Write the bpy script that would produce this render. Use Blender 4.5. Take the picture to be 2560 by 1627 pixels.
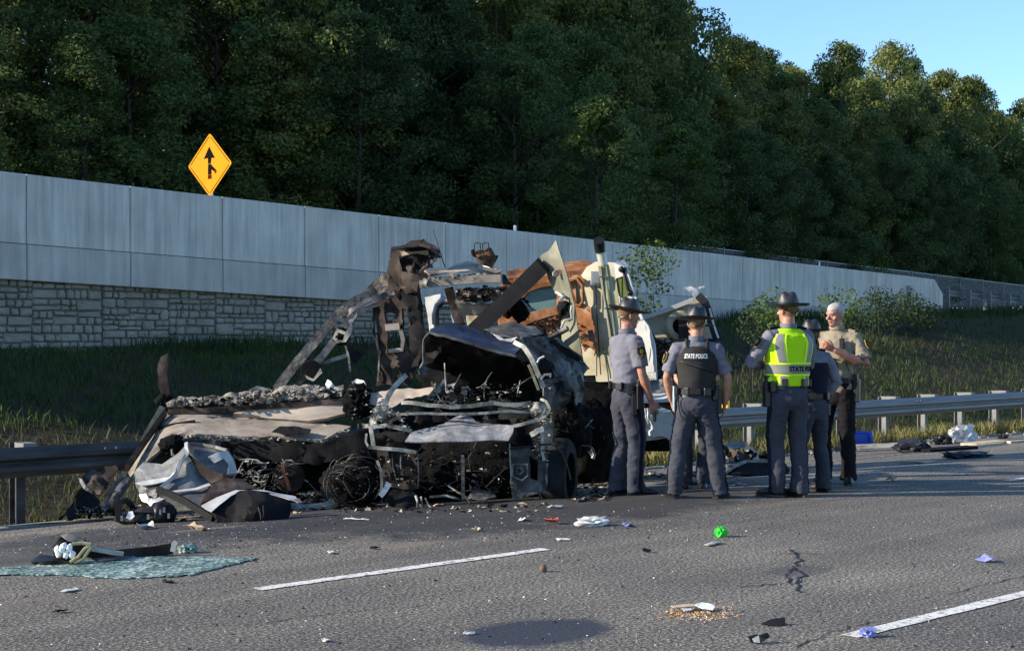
import bpy, bmesh, math, random
import numpy as np
from mathutils import Vector, Matrix, noise, geometry
R = math.radians
for o in list(bpy.data.objects): bpy.data.objects.remove(o)
SC = bpy.context.scene
COL = SC.collection
random.seed(11); np.random.seed(11)

# ---------------------------------------------------------------- camera, sky, sun, exposure
F, H, HY = 3820.0, 1.55, 830.0          # focal length in photo pixels, eye height, horizon row
cam = bpy.data.objects.new('camera', bpy.data.cameras.new('camera')); COL.objects.link(cam)
cam.location = (0, 0, H); cam.rotation_euler = (R(90), 0, 0)
cam.data.sensor_width = 36; cam.data.lens = 36 * F / 2560
cam.data.shift_y = (HY - 813.5) / 2560
cam.data.clip_end = 5000; cam.data.clip_start = .05
SC.camera = cam
SUN_E, SUN_PHI = R(22), R(8)
TO_SUN = Vector((-math.cos(SUN_PHI) * math.cos(SUN_E), -math.sin(SUN_PHI) * math.cos(SUN_E), math.sin(SUN_E)))
W = bpy.data.worlds.new('World'); SC.world = W; W.use_nodes = True
wn = W.node_tree.nodes; wl = W.node_tree.links
sky = wn.new('ShaderNodeTexSky'); sky.sky_type = 'NISHITA'; sky.sun_disc = False
sky.sun_elevation = SUN_E; sky.sun_rotation = math.atan2(TO_SUN.x, TO_SUN.y) % (2 * math.pi)
sky.air_density = 1.0; sky.dust_density = 0.05; sky.ozone_density = 5.0
bg = wn['Background']; bg.inputs['Strength'].default_value = 0.14
wl.new(sky.outputs['Color'], bg.inputs['Color'])
sl = bpy.data.lights.new('sun', 'SUN'); sl.energy = 4.8; sl.angle = R(.5); sl.color = (1, .89, .74)
sun = bpy.data.objects.new('sun', sl); COL.objects.link(sun)
sun.rotation_euler = TO_SUN.to_track_quat('Z', 'Y').to_euler()
SC.view_settings.view_transform = 'Standard'; SC.view_settings.look = 'None'
SC.view_settings.gamma = 1; SC.view_settings.use_curve_mapping = False
SC.view_settings.exposure = 0.95

# ---------------------------------------------------------------- material helpers
def new_mat(name):
    m = bpy.data.materials.new(name); m.use_nodes = True
    nt = m.node_tree; return m, nt.nodes, nt.links, nt.nodes['Principled BSDF']
def ramp(n, stops, interp='LINEAR'):
    r = n.new('ShaderNodeValToRGB'); cr = r.color_ramp; cr.interpolation = interp
    while len(cr.elements) > 1: cr.elements.remove(cr.elements[-1])
    cr.elements[0].position = stops[0][0]; cr.elements[0].color = (*stops[0][1], 1)
    for p, c in stops[1:]:
        e = cr.elements.new(p); e.color = (*c, 1)
    return r
def coords(n, l, scale=(1, 1, 1), rot=(0, 0, 0), kind='Object'):
    t = n.new('ShaderNodeTexCoord'); mp = n.new('ShaderNodeMapping')
    mp.inputs['Scale'].default_value = scale; mp.inputs['Rotation'].default_value = rot
    l.new(t.outputs[kind], mp.inputs['Vector']); return mp.outputs['Vector']
def noise_node(n, l, vec, scale, detail=6, rough=.6, dist=0):
    t = n.new('ShaderNodeTexNoise'); t.inputs['Scale'].default_value = scale
    t.inputs['Detail'].default_value = detail; t.inputs['Roughness'].default_value = rough
    t.inputs['Distortion'].default_value = dist
    l.new(vec, t.inputs['Vector']); return t
def mixc(n, l, fac, a, b, blend='MIX'):
    m = n.new('ShaderNodeMix'); m.data_type = 'RGBA'; m.blend_type = blend
    for v, s in ((fac, 0), (a, 6), (b, 7)):
        if isinstance(v, (int, float)): m.inputs[s].default_value = v
        elif isinstance(v, tuple): m.inputs[s].default_value = (*v, 1)
        else: l.new(v, m.inputs[s])
    return m.outputs[2]
def bump(n, l, p, h, strength=.4, dist=.01):
    b = n.new('ShaderNodeBump'); b.inputs['Strength'].default_value = strength; b.inputs['Distance'].default_value = dist
    l.new(h, b.inputs['Height']); l.new(b.outputs['Normal'], p.inputs['Normal'])
def patchy(name, stops, scale=4, rough=.7, metal=0, bs=.4, bd=.006, bscale=40, stretch=(1, 1, 1), detail=8, dist=.3, spec=.13, over=None):
    """colour patches from one noise; 'over' = (colour, scale, lo, hi) a second layer of stains"""
    m, n, l, p = new_mat(name)
    v = coords(n, l, stretch)
    t = noise_node(n, l, v, scale, detail, .62, dist)
    c = ramp(n, stops); l.new(t.outputs['Fac'], c.inputs['Fac']); col = c.outputs['Color']
    if over:
        t2 = noise_node(n, l, v, over[1], 9, .65, .5)
        r2 = ramp(n, [(over[2], (0, 0, 0)), (over[3], (1, 1, 1))]); l.new(t2.outputs['Fac'], r2.inputs['Fac'])
        col = mixc(n, l, r2.outputs['Color'], col, over[0])
    l.new(col, p.inputs['Base Color'])
    p.inputs['Roughness'].default_value = rough; p.inputs['Metallic'].default_value = metal
    p.inputs['Specular IOR Level'].default_value = spec
    t3 = noise_node(n, l, v, bscale, 6, .6)
    bump(n, l, p, t3.outputs['Fac'], bs, bd)
    return m
def plain(name, col, rough=.6, metal=0, spec=.25, var=.15, scale=9, bs=.1):
    a = tuple(c * (1 - var) for c in col); b = tuple(min(1, c * (1 + var)) for c in col)
    return patchy(name, [(.3, a), (.7, b)], scale, rough, metal, bs, .004, 60, spec=spec)

M = {}
# concrete of the ramp wall: vertical weather streaks, pores
m, n, l, p = new_mat('concrete')
v = coords(n, l); vs = coords(n, l, (3.2, 3.2, .22))
a = noise_node(n, l, vs, 2.2, 8, .6); b = noise_node(n, l, v, .9, 5, .55); f = noise_node(n, l, v, 55, 4, .7)
c1 = ramp(n, [(.30, (.47, .44, .385)), (.70, (.78, .735, .645))]); l.new(a.outputs['Fac'], c1.inputs['Fac'])
c2 = ramp(n, [(.3, (.74, .75, .76)), (.7, (1, 1, 1))]); l.new(b.outputs['Fac'], c2.inputs['Fac'])
c3 = ramp(n, [(.32, (.78, .78, .78)), (.5, (1, 1, 1))]); l.new(f.outputs['Fac'], c3.inputs['Fac'])
o1 = mixc(n, l, 1.0, c1.outputs['Color'], c2.outputs['Color'], 'MULTIPLY')
o2 = mixc(n, l, 1.0, o1, c3.outputs['Color'], 'MULTIPLY')
l.new(o2, p.inputs['Base Color']); p.inputs['Roughness'].default_value = .9
bump(n, l, p, f.outputs['Fac'], .35, .008); M['concrete'] = m
m2 = m.copy(); m2.name = 'concrete_lower'; M['concrete_low'] = m2
for nd in m2.node_tree.nodes:
    if nd.type == 'VALTORGB' and abs(nd.color_ramp.elements[0].color[0] - .47) < .001:
        nd.color_ramp.elements[0].color = (.42, .395, .345, 1); nd.color_ramp.elements[1].color = (.60, .57, .51, 1)
M['stone'] = patchy('formed_stone', [(.3, (.20, .185, .15)), (.7, (.34, .315, .265))], 2.2, .92, 0, .8, .02, 16, over=((.40, .375, .33), 30, .6, .75))
M['mortar'] = patchy('wall_joint', [(.3, (.14, .13, .108)), (.7, (.22, .205, .17))], 3, .95)
# asphalt: local x runs along the road
m, n, l, p = new_mat('asphalt')
v = coords(n, l); vl = coords(n, l, (.03, 1.3, 1))
g1 = noise_node(n, l, v, 48, 3, .85); g2 = noise_node(n, l, v, 120, 2, .7)
lane = noise_node(n, l, vl, 1.1, 6, .6); big = noise_node(n, l, v, .55, 6, .65, .4)
c1 = ramp(n, [(.38, (.025, .022, .019)), (.48, (.112, .100, .084)), (.55, (.215, .195, .165)), (.64, (.54, .50, .43))]); l.new(g1.outputs['Fac'], c1.inputs['Fac'])
c2 = ramp(n, [(.35, (.55, .55, .55)), (.62, (1.15, 1.15, 1.13)), (.72, (2.2, 2.15, 2.0))]); l.new(g2.outputs['Fac'], c2.inputs['Fac'])
c3 = ramp(n, [(.34, (.66, .66, .68)), (.66, (1.28, 1.26, 1.2))]); l.new(lane.outputs['Fac'], c3.inputs['Fac'])
c4 = ramp(n, [(.3, (.72, .72, .74)), (.68, (1.18, 1.16, 1.1))]); l.new(big.outputs['Fac'], c4.inputs['Fac'])
o1 = mixc(n, l, 1, c1.outputs['Color'], c2.outputs['Color'], 'MULTIPLY')
o1 = mixc(n, l, 1, o1, c3.outputs['Color'], 'MULTIPLY'); o1 = mixc(n, l, 1, o1, c4.outputs['Color'], 'MULTIPLY')
p.inputs['Roughness'].default_value = .82; p.inputs['Specular IOR Level'].default_value = .35
ASPH = (n, l, v, o1, p); bump(n, l, p, g1.outputs['Fac'], .7, .012); M['asphalt'] = m
def stain(cx, cy, sx, sy, col, amount, wob=.6, sc=3):
    """soot / fuel stain at a road position, ragged edge"""
    global ASPH
    n, l, v, o, p = ASPH
    mp = n.new('ShaderNodeMapping'); mp.vector_type = 'TEXTURE'; mp.inputs['Location'].default_value = (cx, cy, 0)
    mp.inputs['Scale'].default_value = (sx, sy, 1); l.new(v, mp.inputs['Vector'])
    ln = n.new('ShaderNodeVectorMath'); ln.operation = 'LENGTH'; l.new(mp.outputs['Vector'], ln.inputs[0])
    t = noise_node(n, l, v, sc, 7, .7, .4)
    ad = n.new('ShaderNodeMath'); ad.operation = 'MULTIPLY_ADD'; l.new(t.outputs['Fac'], ad.inputs[0]); ad.inputs[1].default_value = wob * 2
    l.new(ln.outputs['Value'], ad.inputs[2])
    r = ramp(n, [(.0, (amount,) * 3), (min(.98, (.75 + wob) / 2.4), (amount,) * 3), (min(1, (1.05 + wob) / 2.4), (0, 0, 0))])
    dv = n.new('ShaderNodeMath'); dv.operation = 'DIVIDE'; l.new(ad.outputs[0], dv.inputs[0]); dv.inputs[1].default_value = 2.4
    l.new(dv.outputs[0], r.inputs['Fac'])
    o = mixc(n, l, r.outputs['Color'], o, col)
    ASPH = (n, l, v, o, p)
M['road_paint'] = patchy('road_paint', [(.28, (.30, .29, .26)), (.45, (.66, .64, .58)), (.75, (.80, .79, .74))], 9, .75, 0, .6, .006, 62, over=((.085, .08, .072), 30, .53, .62))
M['edge_paint'] = patchy('worn_edge_paint', [(.3, (.10, .095, .08)), (.5, (.26, .235, .19)), (.75, (.50, .46, .38))], 7, .8, 0, .6, .006, 62, over=((.08, .08, .078), 20, .48, .60))
M['gravel'] = patchy('gravel_verge', [(.3, (.12, .11, .09)), (.55, (.30, .28, .24)), (.7, (.42, .40, .35))], 28, .95, 0, .8, .02, 50, over=((.07, .07, .045), 3, .45, .6))
M['soil'] = patchy('bank_soil', [(.3, (.018, .018, .010)), (.7, (.042, .038, .020))], 1.6, .95, 0, .8, .03, 14)
M['steel'] = patchy('galvanised_steel', [(.3, (.15, .15, .148)), (.7, (.25, .25, .245))], 5, .62, .25, .08, .003, 40, stretch=(.3, 3, 3), spec=.5, over=((.22, .22, .21), 2.2, .55, .75))
M['steel_shaded'] = patchy('shaded_rail_steel', [(.3, (.035, .034, .033)), (.6, (.085, .083, .08)), (.8, (.16, .155, .15))], 2.5, .7, .1, .08, .003, 40, stretch=(.4, 3, 3))  # darker steel that paints the shade on the left end of the rail
M['steel_post'] = plain('post_steel', (.19, .19, .185), .7, .1)
M['fence_steel'] = plain('fence_steel', (.34, .36, .36), .6, .3)
M['sign_yellow'] = plain('sign_yellow', (.66, .26, .002), .7, 0, .1, .03)
M['sign_black'] = plain('sign_black', (.008, .008, .008), .95, 0, .02)
M['sign_red'] = plain('sign_dark_red', (.10, .010, .008), .95, 0, .02)
M['white'] = plain('white_plastic', (.80, .80, .78), .5, 0, .4, .05)
M['reflector_yellow'] = plain('yellow_reflector', (.90, .55, .01), .4)
M['bark'] = patchy('bark', [(.3, (.035, .028, .022)), (.7, (.10, .085, .065))], 8, .95, 0, .9, .02, 24, stretch=(3, 3, .5))
def leaf_mat(name, c0, c1, trans=.36):
    m, n, l, p = new_mat(name)
    v = coords(n, l); t = noise_node(n, l, v, 1.3, 3, .6); t2 = noise_node(n, l, v, 9, 2, .6)
    oi = n.new('ShaderNodeObjectInfo')
    mx = n.new('ShaderNodeMath'); mx.operation = 'MULTIPLY_ADD'; l.new(oi.outputs['Random'], mx.inputs[0]); mx.inputs[1].default_value = .3
    ad = n.new('ShaderNodeMath'); ad.operation = 'MULTIPLY_ADD'; l.new(t2.outputs['Fac'], ad.inputs[0]); ad.inputs[1].default_value = .5
    l.new(t.outputs['Fac'], ad.inputs[2]); l.new(ad.outputs[0], mx.inputs[2])
    sc = n.new('ShaderNodeMath'); sc.operation = 'MULTIPLY'; l.new(mx.outputs[0], sc.inputs[0]); sc.inputs[1].default_value = .95
    c = ramp(n, [(.55, c0), (1.0, c1)]); l.new(sc.outputs[0], c.inputs['Fac'])
    l.new(c.outputs['Color'], p.inputs['Base Color']); p.inputs['Roughness'].default_value = .6; p.inputs['Specular IOR Level'].default_value = .25
    tr = n.new('ShaderNodeBsdfTranslucent'); l.new(c.outputs['Color'], tr.inputs['Color'])
    ms = n.new('ShaderNodeMixShader'); ms.inputs[0].default_value = trans
    l.new(p.outputs[0], ms.inputs[1]); l.new(tr.outputs[0], ms.inputs[2]); l.new(ms.outputs[0], n['Material Output'].inputs['Surface'])
    return m
M['leaf'] = leaf_mat('forest_leaves', (.022, .048, .016), (.090, .135, .036))
M['leaf_warm'] = leaf_mat('olive_leaves', (.048, .072, .020), (.20, .225, .055))  # brighter leaf colour, mostly on skyline trees, painting in their sunlit tops
M['leaf_bright'] = leaf_mat('sunlit_pale_leaves', (.045, .085, .016), (.13, .19, .03))  # pale leaf colour, also paints the sunlight on two tree tops
M['grass_brown'] = leaf_mat('dead_bank_stalks', (.045, .040, .020), (.12, .10, .045)); M['grass'] = leaf_mat('bank_grass', (.022, .040, .012), (.060, .090, .022))
M['grass_dry'] = leaf_mat('dry_verge_grass', (.10, .10, .03), (.30, .27, .10))
M['weed'] = leaf_mat('weed_leaves', (.018, .036, .012), (.05, .075, .025))
# burnt vehicle materials
M['char'] = patchy('charred_black', [(.35, (.006, .006, .006)), (.62, (.014, .0135, .013)), (.76, (.045, .042, .039)), (.88, (.14, .13, .12))], 7, .85, 0, 1, .02, 30)
M['soot'] = patchy('deep_soot', [(.35, (.002, .002, .0022)), (.65, (.007, .0066, .0062)), (.8, (.022, .021, .02))], 5, .95, 0, 1, .02, 24)
M['char_smooth'] = patchy('charred_panel', [(.3, (.003, .003, .004)), (.62, (.011, .0105, .0105)), (.8, (.045, .042, .04))], 3, .75, 0, .5, .01, 26)
M['soot_beam'] = patchy('sooty_beam', [(.3, (.012, .012, .015)), (.75, (.032, .030, .032))], 4, .7, 0, .4, .004, 40)
M['ash_metal'] = patchy('ash_covered_metal', [(.33, (.014, .014, .014)), (.46, (.08, .08, .074)), (.57, (.30, .295, .26)), (.70, (.56, .55, .48))], 6, .7, .25, .6, .008, 35)
M['ash_light'] = patchy('pale_ash_metal', [(.3, (.04, .04, .036)), (.46, (.22, .215, .185)), (.70, (.52, .50, .43))], 5, .7, .2, .6, .008, 35)
M['ash_grey'] = patchy('grey_burnt_sheet', [(.3, (.025, .026, .026)), (.5, (.085, .088, .086)), (.72, (.25, .25, .24))], 3, .62, .35, .5, .008, 22, over=((.02, .02, .02), 2.2, .52, .68))
M['grille_sheet'] = patchy('grey_softened_sheet', [(.3, (.13, .13, .13)), (.55, (.26, .26, .26)), (.75, (.44, .44, .43))], 8, .8, .1, .8, .01, 60, stretch=(1.5, 1.5, .35))
M['blue_hood'] = patchy('blue_black_paint', [(.32, (.012, .015, .022)), (.5, (.018, .029, .060)), (.62, (.032, .052, .105)), (.78, (.17, .19, .22))], 3.6, .5, .15, .5, .006, 26, stretch=(1, 1, 1.5), spec=.3)
M['beige'] = patchy('heat_bleached_beige', [(.28, (.085, .072, .060)), (.45, (.25, .212, .17)), (.7, (.40, .345, .285))], 2.4, .85, 0, .5, .006, 30, over=((.030, .026, .022), 1.9, .50, .64))
M['beige_clean'] = patchy('bleached_side_wall', [(.3, (.30, .245, .195)), (.7, (.45, .375, .305))], 3, .85, 0, .3, .004, 40, stretch=(1, 1, 5), over=((.03, .025, .02), 1.1, .62, .70))
M['bark_burnt'] = patchy('blistered_coating', [(.3, (.03, .026, .022)), (.5, (.20, .165, .13)), (.7, (.46, .38, .30))], 9, .95, 0, 1, .03, 26)
M['brown_burnt'] = patchy('burnt_brown_panel', [(.3, (.010, .007, .006)), (.52, (.036, .027, .023)), (.76, (.15, .12, .10))], 3, .85, 0, .6, .01, 24)
M['flakes'] = patchy('ash_flakes', [(.3, (.045, .040, .034)), (.5, (.22, .20, .165)), (.7, (.46, .44, .37))], 12, .95, 0, 1, .02, 40, over=((.02, .02, .018), 5, .5, .62))
M['rust'] = patchy('orange_rust', [(.28, (.04, .018, .010)), (.42, (.15, .06, .026)), (.55, (.29, .125, .052)), (.72, (.42, .31, .21))], 3.2, .85, .1, .5, .006, 40)
M['olive_panel'] = patchy('scorched_cream_panel', [(.3, (.06, .06, .042)), (.5, (.14, .138, .095)), (.75, (.32, .31, .235))], 2, .55, .2, .3, .005, 26, stretch=(1, 1, .5))
M['white_panel'] = patchy('white_paint', [(.3, (.40, .40, .375)), (.7, (.52, .52, .495))], 2, .5, 0, .1, .003, 30, over=((.40, .36, .27), 2.6, .58, .75))
M['cream_panel'] = patchy('smoke_stained_white', [(.28, (.19, .14, .075)), (.46, (.36, .32, .21)), (.72, (.50, .48, .38))], 1.8, .5, 0, .2, .004, 30)
M['grey_door'] = patchy('grey_white_door', [(.3, (.42, .44, .45)), (.7, (.60, .62, .63))], 3, .5, 0, .1, .003)
M['chrome'] = patchy('stained_chrome', [(.3, (.30, .28, .20)), (.5, (.46, .44, .34)), (.75, (.64, .62, .54))], 3, .35, .35, .1, .003, 30, stretch=(4, 4, .6))
M['olive_stack'] = patchy('heat_tinted_stack', [(.3, (.13, .12, .06)), (.5, (.25, .235, .13)), (.75, (.46, .43, .28))], 3, .45, .15, .1, .003, 30, stretch=(5, 5, .5))
M['alu'] = patchy('crumpled_aluminium', [(.3, (.05, .05, .05)), (.45, (.16, .16, .155)), (.62, (.30, .295, .28)), (.78, (.52, .51, .48))], 1.8, .55, .2, .4, .006, 30, over=((.030, .027, .025), 1.8, .52, .62))
M['alu_pale'] = patchy('pale_bare_metal', [(.3, (.28, .28, .26)), (.7, (.60, .59, .55))], 3, .5, .3, .3, .005, 30, over=((.06, .06, .06), 3.5, .60, .68))
M['alu_dark'] = patchy('smoked_aluminium', [(.3, (.025, .026, .028)), (.5, (.095, .098, .102)), (.72, (.27, .27, .27))], 1.8, .5, .2, .4, .006, 26)
M['rubber'] = patchy('burnt_rubber', [(.3, (.008, .008, .009)), (.7, (.028, .027, .027))], 8, .8, 0, .5, .01, 40)
M['black'] = plain('black_plastic', (.010, .010, .011), .45)
M['wire'] = plain('blackened_wire', (.035, .033, .030), .6, .4, .4, .5)
M['rust_dark'] = patchy('dark_rust', [(.3, (.03, .016, .010)), (.55, (.15, .07, .035)), (.75, (.34, .20, .12))], 6, .9)
# glass
def glassy(name, col, alpha_mix=.45, rough=.1):
    m, n, l, p = new_mat(name)
    p.inputs['Base Color'].default_value = (*col, 1); p.inputs['Roughness'].default_value = rough
    p.inputs['Transmission Weight'].default_value = alpha_mix; p.inputs['IOR'].default_value = 1.3
    return m
M['glass_teal'] = glassy('smoky_teal_glass', (.20, .34, .33), .35)
M['glass_green'] = glassy('greenish_windscreen', (.13, .16, .05), .3)
# ---------------------------------------------------------------- object helpers
ROOT = {}                                # root object name -> world matrix
def tag(o, label=None, cat=None, group=None, kind=None):
    for k, v in (('label', label), ('category', cat), ('group', group), ('kind', kind)):
        if v: o[k] = v
    return o
def thing(name, label, cat, loc=(0, 0, 0), rz=0, group=None):
    o = bpy.data.objects.new(name, None); COL.objects.link(o); o.empty_display_size = .2
    o.location = loc; o.rotation_euler = (0, 0, rz)
    ROOT[o.name] = Matrix.Translation(Vector(loc)) @ Matrix.Rotation(rz, 4, 'Z')
    return tag(o, label, cat, group)
def link(name, me, parent=None, loc=None, rz=0):
    o = bpy.data.objects.new(name, me); COL.objects.link(o)
    if parent: o.parent = parent; ROOT[o.name] = ROOT.get(parent.name, Matrix.Identity(4))
    if loc is not None: o.location = loc; o.rotation_euler = (0, 0, rz)
    if not parent: ROOT[o.name] = Matrix.Translation(Vector(loc or (0, 0, 0))) @ Matrix.Rotation(rz, 4, 'Z')
    return o
def mesh(name, verts, faces, mats, smooth=False, mi=None, sharp=None):
    me = bpy.data.meshes.new(name); me.from_pydata([tuple(v) for v in verts], [], faces)
    for m in (mats if isinstance(mats, (list, tuple)) else [mats]): me.materials.append(m)
    if mi is not None: me.polygons.foreach_set('material_index', mi)
    if smooth:
        me.polygons.foreach_set('use_smooth', [True] * len(me.polygons))
        if sharp: me.set_sharp_from_angle(angle=R(sharp))
    me.update(); return me
class MB:
    """collects shapes; build() links them as ONE mesh object"""
    def __init__(s): s.v = []; s.f = []; s.mi = []
    def add(s, v, f, mi=0):
        k = len(s.v); s.v += [Vector(p) for p in v]; s.f += [tuple(i + k for i in q) for q in f]; s.mi += [mi] * len(f); return s
    def box(s, c, d, mi=0, rot=None):
        c = Vector(c); x, y, z = d[0] / 2, d[1] / 2, d[2] / 2
        v = [Vector((i * x, j * y, k * z)) for i in (-1, 1) for j in (-1, 1) for k in (-1, 1)]
        if rot is not None: v = [rot @ q for q in v]
        return s.add([q + c for q in v], [(0, 1, 3, 2), (4, 6, 7, 5), (0, 4, 5, 1), (2, 3, 7, 6), (0, 2, 6, 4), (1, 5, 7, 3)], mi)
    def sweep(s, pts, prof, up=Vector((0, 1, 0)), cap=True, mi=0, closed=False):
        """sweep a closed 2D profile [(side, other)] or list of profiles along pts"""
        pts = [Vector(q) for q in pts]; n = len(pts); rings = []
        for i, q in enumerate(pts):
            if closed: t = pts[(i + 1) % n] - pts[i - 1]
            else: t = pts[min(i + 1, n - 1)] - pts[max(i - 1, 0)]
            t.normalize(); a = t.cross(up)
            if a.length < .05: a = t.cross(Vector((.3, .1, 1)))
            a.normalize(); b = a.cross(t)
            pr = prof[i] if isinstance(prof[0][0], (tuple, list)) else prof
            rings.append([q + a * u + b * w for u, w in pr])
        m = len(rings[0]); v = [q for r_ in rings for q in r_]; f = []
        for i in range(n if closed else n - 1):
            for j in range(m):
                f.append((i * m + j, i * m + (j + 1) % m, ((i + 1) % n) * m + (j + 1) % m, ((i + 1) % n) * m + j))
        if cap and not closed: f.append(tuple(range(m - 1, -1, -1))); f.append(tuple((n - 1) * m + j for j in range(m)))
        return s.add(v, f, mi)
    def tube(s, pts, r, seg=8, mi=0, closed=False, up=Vector((0, 1, 0))):
        pts = list(pts)
        rs = r if isinstance(r, (list, tuple)) else [r] * len(pts)
        prof = [[((q[0] if isinstance(q, tuple) else q) * math.cos(2 * math.pi * k / seg), (q[1] if isinstance(q, tuple) else q) * math.sin(2 * math.pi * k / seg)) for k in range(seg)] for q in rs]
        return s.sweep(pts, prof, up, True, mi, closed)
    def bar(s, pts, w, t, mi=0, up=Vector((0, 1, 0))):
        return s.sweep(pts, [(-w / 2, -t / 2), (w / 2, -t / 2), (w / 2, t / 2), (-w / 2, t / 2)], up, True, mi)
    def lathe(s, c, prof, seg=20, axis='Z', mi=0, mod=None):
        v = []; f = []; m = len(prof)
        for k in range(seg):
            a = 2 * math.pi * k / seg
            for r_, h in prof:
                if mod: r_, h = mod(a, r_, h)
                q = Vector((r_ * math.cos(a), r_ * math.sin(a), h))
                if axis == 'X': q = Vector((q.z, q.x, q.y))
                if axis == 'Y': q = Vector((q.x, q.z, q.y))
                v.append(q + Vector(c))
        for k in range(seg):
            k2 = (k + 1) % seg
            for j in range(m - 1): f.append((k * m + j, k2 * m + j, k2 * m + j + 1, k * m + j + 1))
        return s.add(v, f, mi)
    def lump(s, c, r, amp=.3, freq=2.0, sub=3, mi=0, seed=0):
        bm = bmesh.new(); bmesh.ops.create_icosphere(bm, subdivisions=sub, radius=1)
        bm.verts.index_update(); v = []
        for q in bm.verts:
            d = q.co.normalized(); o = Vector((seed * 7.3, seed * 3.1, seed))
            k = 1 + amp * (noise.noise(d * freq + o) + .6 * noise.noise(d * freq * 2.7 + o) + (.4 * noise.noise(d * freq * 6.1 + o) + .08 * noise.noise(d * freq * 13 + o) if sub > 3 else 0))
            v.append(Vector(c) + Vector((d.x * r[0] * k, d.y * r[1] * k, d.z * r[2] * k)))
        f = [tuple(x.index for x in q.verts) for q in bm.faces]; bm.free()
        return s.add(v, f, mi)
    def build(s, name, mats, parent=None, world=True, smooth=False, sharp=40, loc=None):
        """world: vertices are in world coordinates and get moved into the parent's frame"""
        v = s.v; L = None; rz = 0
        if parent and world: inv = ROOT[parent.name].inverted(); v = [inv @ q for q in v]
        elif not parent and world:
            xs = [q.x for q in v]; ys = [q.y for q in v]; zs = [q.z for q in v]
            L = Vector(((min(xs) + max(xs)) / 2, (min(ys) + max(ys)) / 2, min(zs))); v = [q - L for q in v]
        me = mesh(name, v, s.f, mats, smooth, s.mi, sharp)
        return link(name, me, parent, L if L is not None else loc)

# ---------------------------------------------------------------- road frame, wall frame, ground height
TH = R(46.1); DIR = Vector((math.sin(TH), math.cos(TH), 0)); NRM = Vector((-math.cos(TH), math.sin(TH), 0))
RZ = math.pi / 2 - TH                                     # turn of the road frame: local x along, local y away
TW = R(39.5); WD = Vector((math.sin(TW), math.cos(TW), 0)); WN = Vector((-math.cos(TW), math.sin(TW), 0))
WRZ = math.pi / 2 - TW; W0 = Vector((-9.38, 28, 0))
def road_z(d): return 0.0 if d < 9.4 else -(min(d, 14.6) - 9.4) * .0763
def td(x, y): return (x * DIR.x + y * DIR.y, x * NRM.x + y * NRM.y)
def rd(t, d, z=0): q = DIR * t + NRM * d; q.z = road_z(d) + z; return q
def wall_top(s): return 4.497 - .0221 * s
def wall_mid(s): return 3.20 - .0255 * s
def wall_bot(s): return 2.525 - .0285 * s
def wall_base(s):                                         # ground line along the foot of the wall
    return 1.13 if s < 9 else (1.13 + (s - 9) / 16 * .72 if s < 25 else 1.85 + (s - 25) * .02)
def smooth(a): a = max(0, min(1, a)); return a * a * (3 - 2 * a)
def bank(t, f):
    """ground between pavement edge (f=0) and the wall foot (f=1)"""
    e = DIR * t + NRM * 14.3; s = t * 1.03 - 10.0
    w = W0 + WD * s - WN * .02
    q = e.lerp(w, f); z0 = road_z(14.3) - .03; z1 = wall_base(s)
    wd = (w - e).length; dist = f * wd
    z = z0 - .22 * smooth(dist / 1.2) if dist < 2.2 else None
    r_ = smooth((dist - 2.2) / max(.5, wd - 3.2)) ** .9
    if z is None: z = (z0 - .22) * (1 - r_) + z1 * r_
    q.z = z + .06 * noise.noise(Vector((q.x * .6, q.y * .6, 0))) * min(1, f * 6)
    return q
def ground_px(x, y, it=8):
    """photo pixel -> point where that sight line meets the road or its shoulder"""
    z = 0.0
    for _ in range(it):
        Y = F * (H - z) / (y - HY); X = (x - 1280) * Y / F; z = road_z(td(X, Y)[1])
    return Vector((X, Y, z))
FR = {1: (150, 600, .5229), 2: (600, 560, .4836), 3: (1050, 580, .3398), 4: (1480, 700, .3791), 5: (0, 1200, .5316),
      6: (1280, 1200, .5316), 7: (0, 300, .4248), 8: (1700, 550, .4574), 'A': (900, 580, .2492), 'B': (900, 880, .268),
      'C': (180, 1050, .2492), 'D': (1500, 690, .1765), 'E': (1860, 690, .1765), 'G': (1780, 1040, .3239), 0: (0, 0, 1.0635), 9: (0, 0, 1)}
def px(fr, x, y): a = FR[fr]; return a[0] + x * a[2], a[1] + y * a[2]
def P(fr, x, y, Y): u, v = px(fr, x, y); return Vector(((u - 1280) * Y / F, Y, H - (v - HY) * Y / F))
def G(fr, x, y): return ground_px(*px(fr, x, y))
def PP(fr, pts): return [P(fr, *q) for q in pts]

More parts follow.
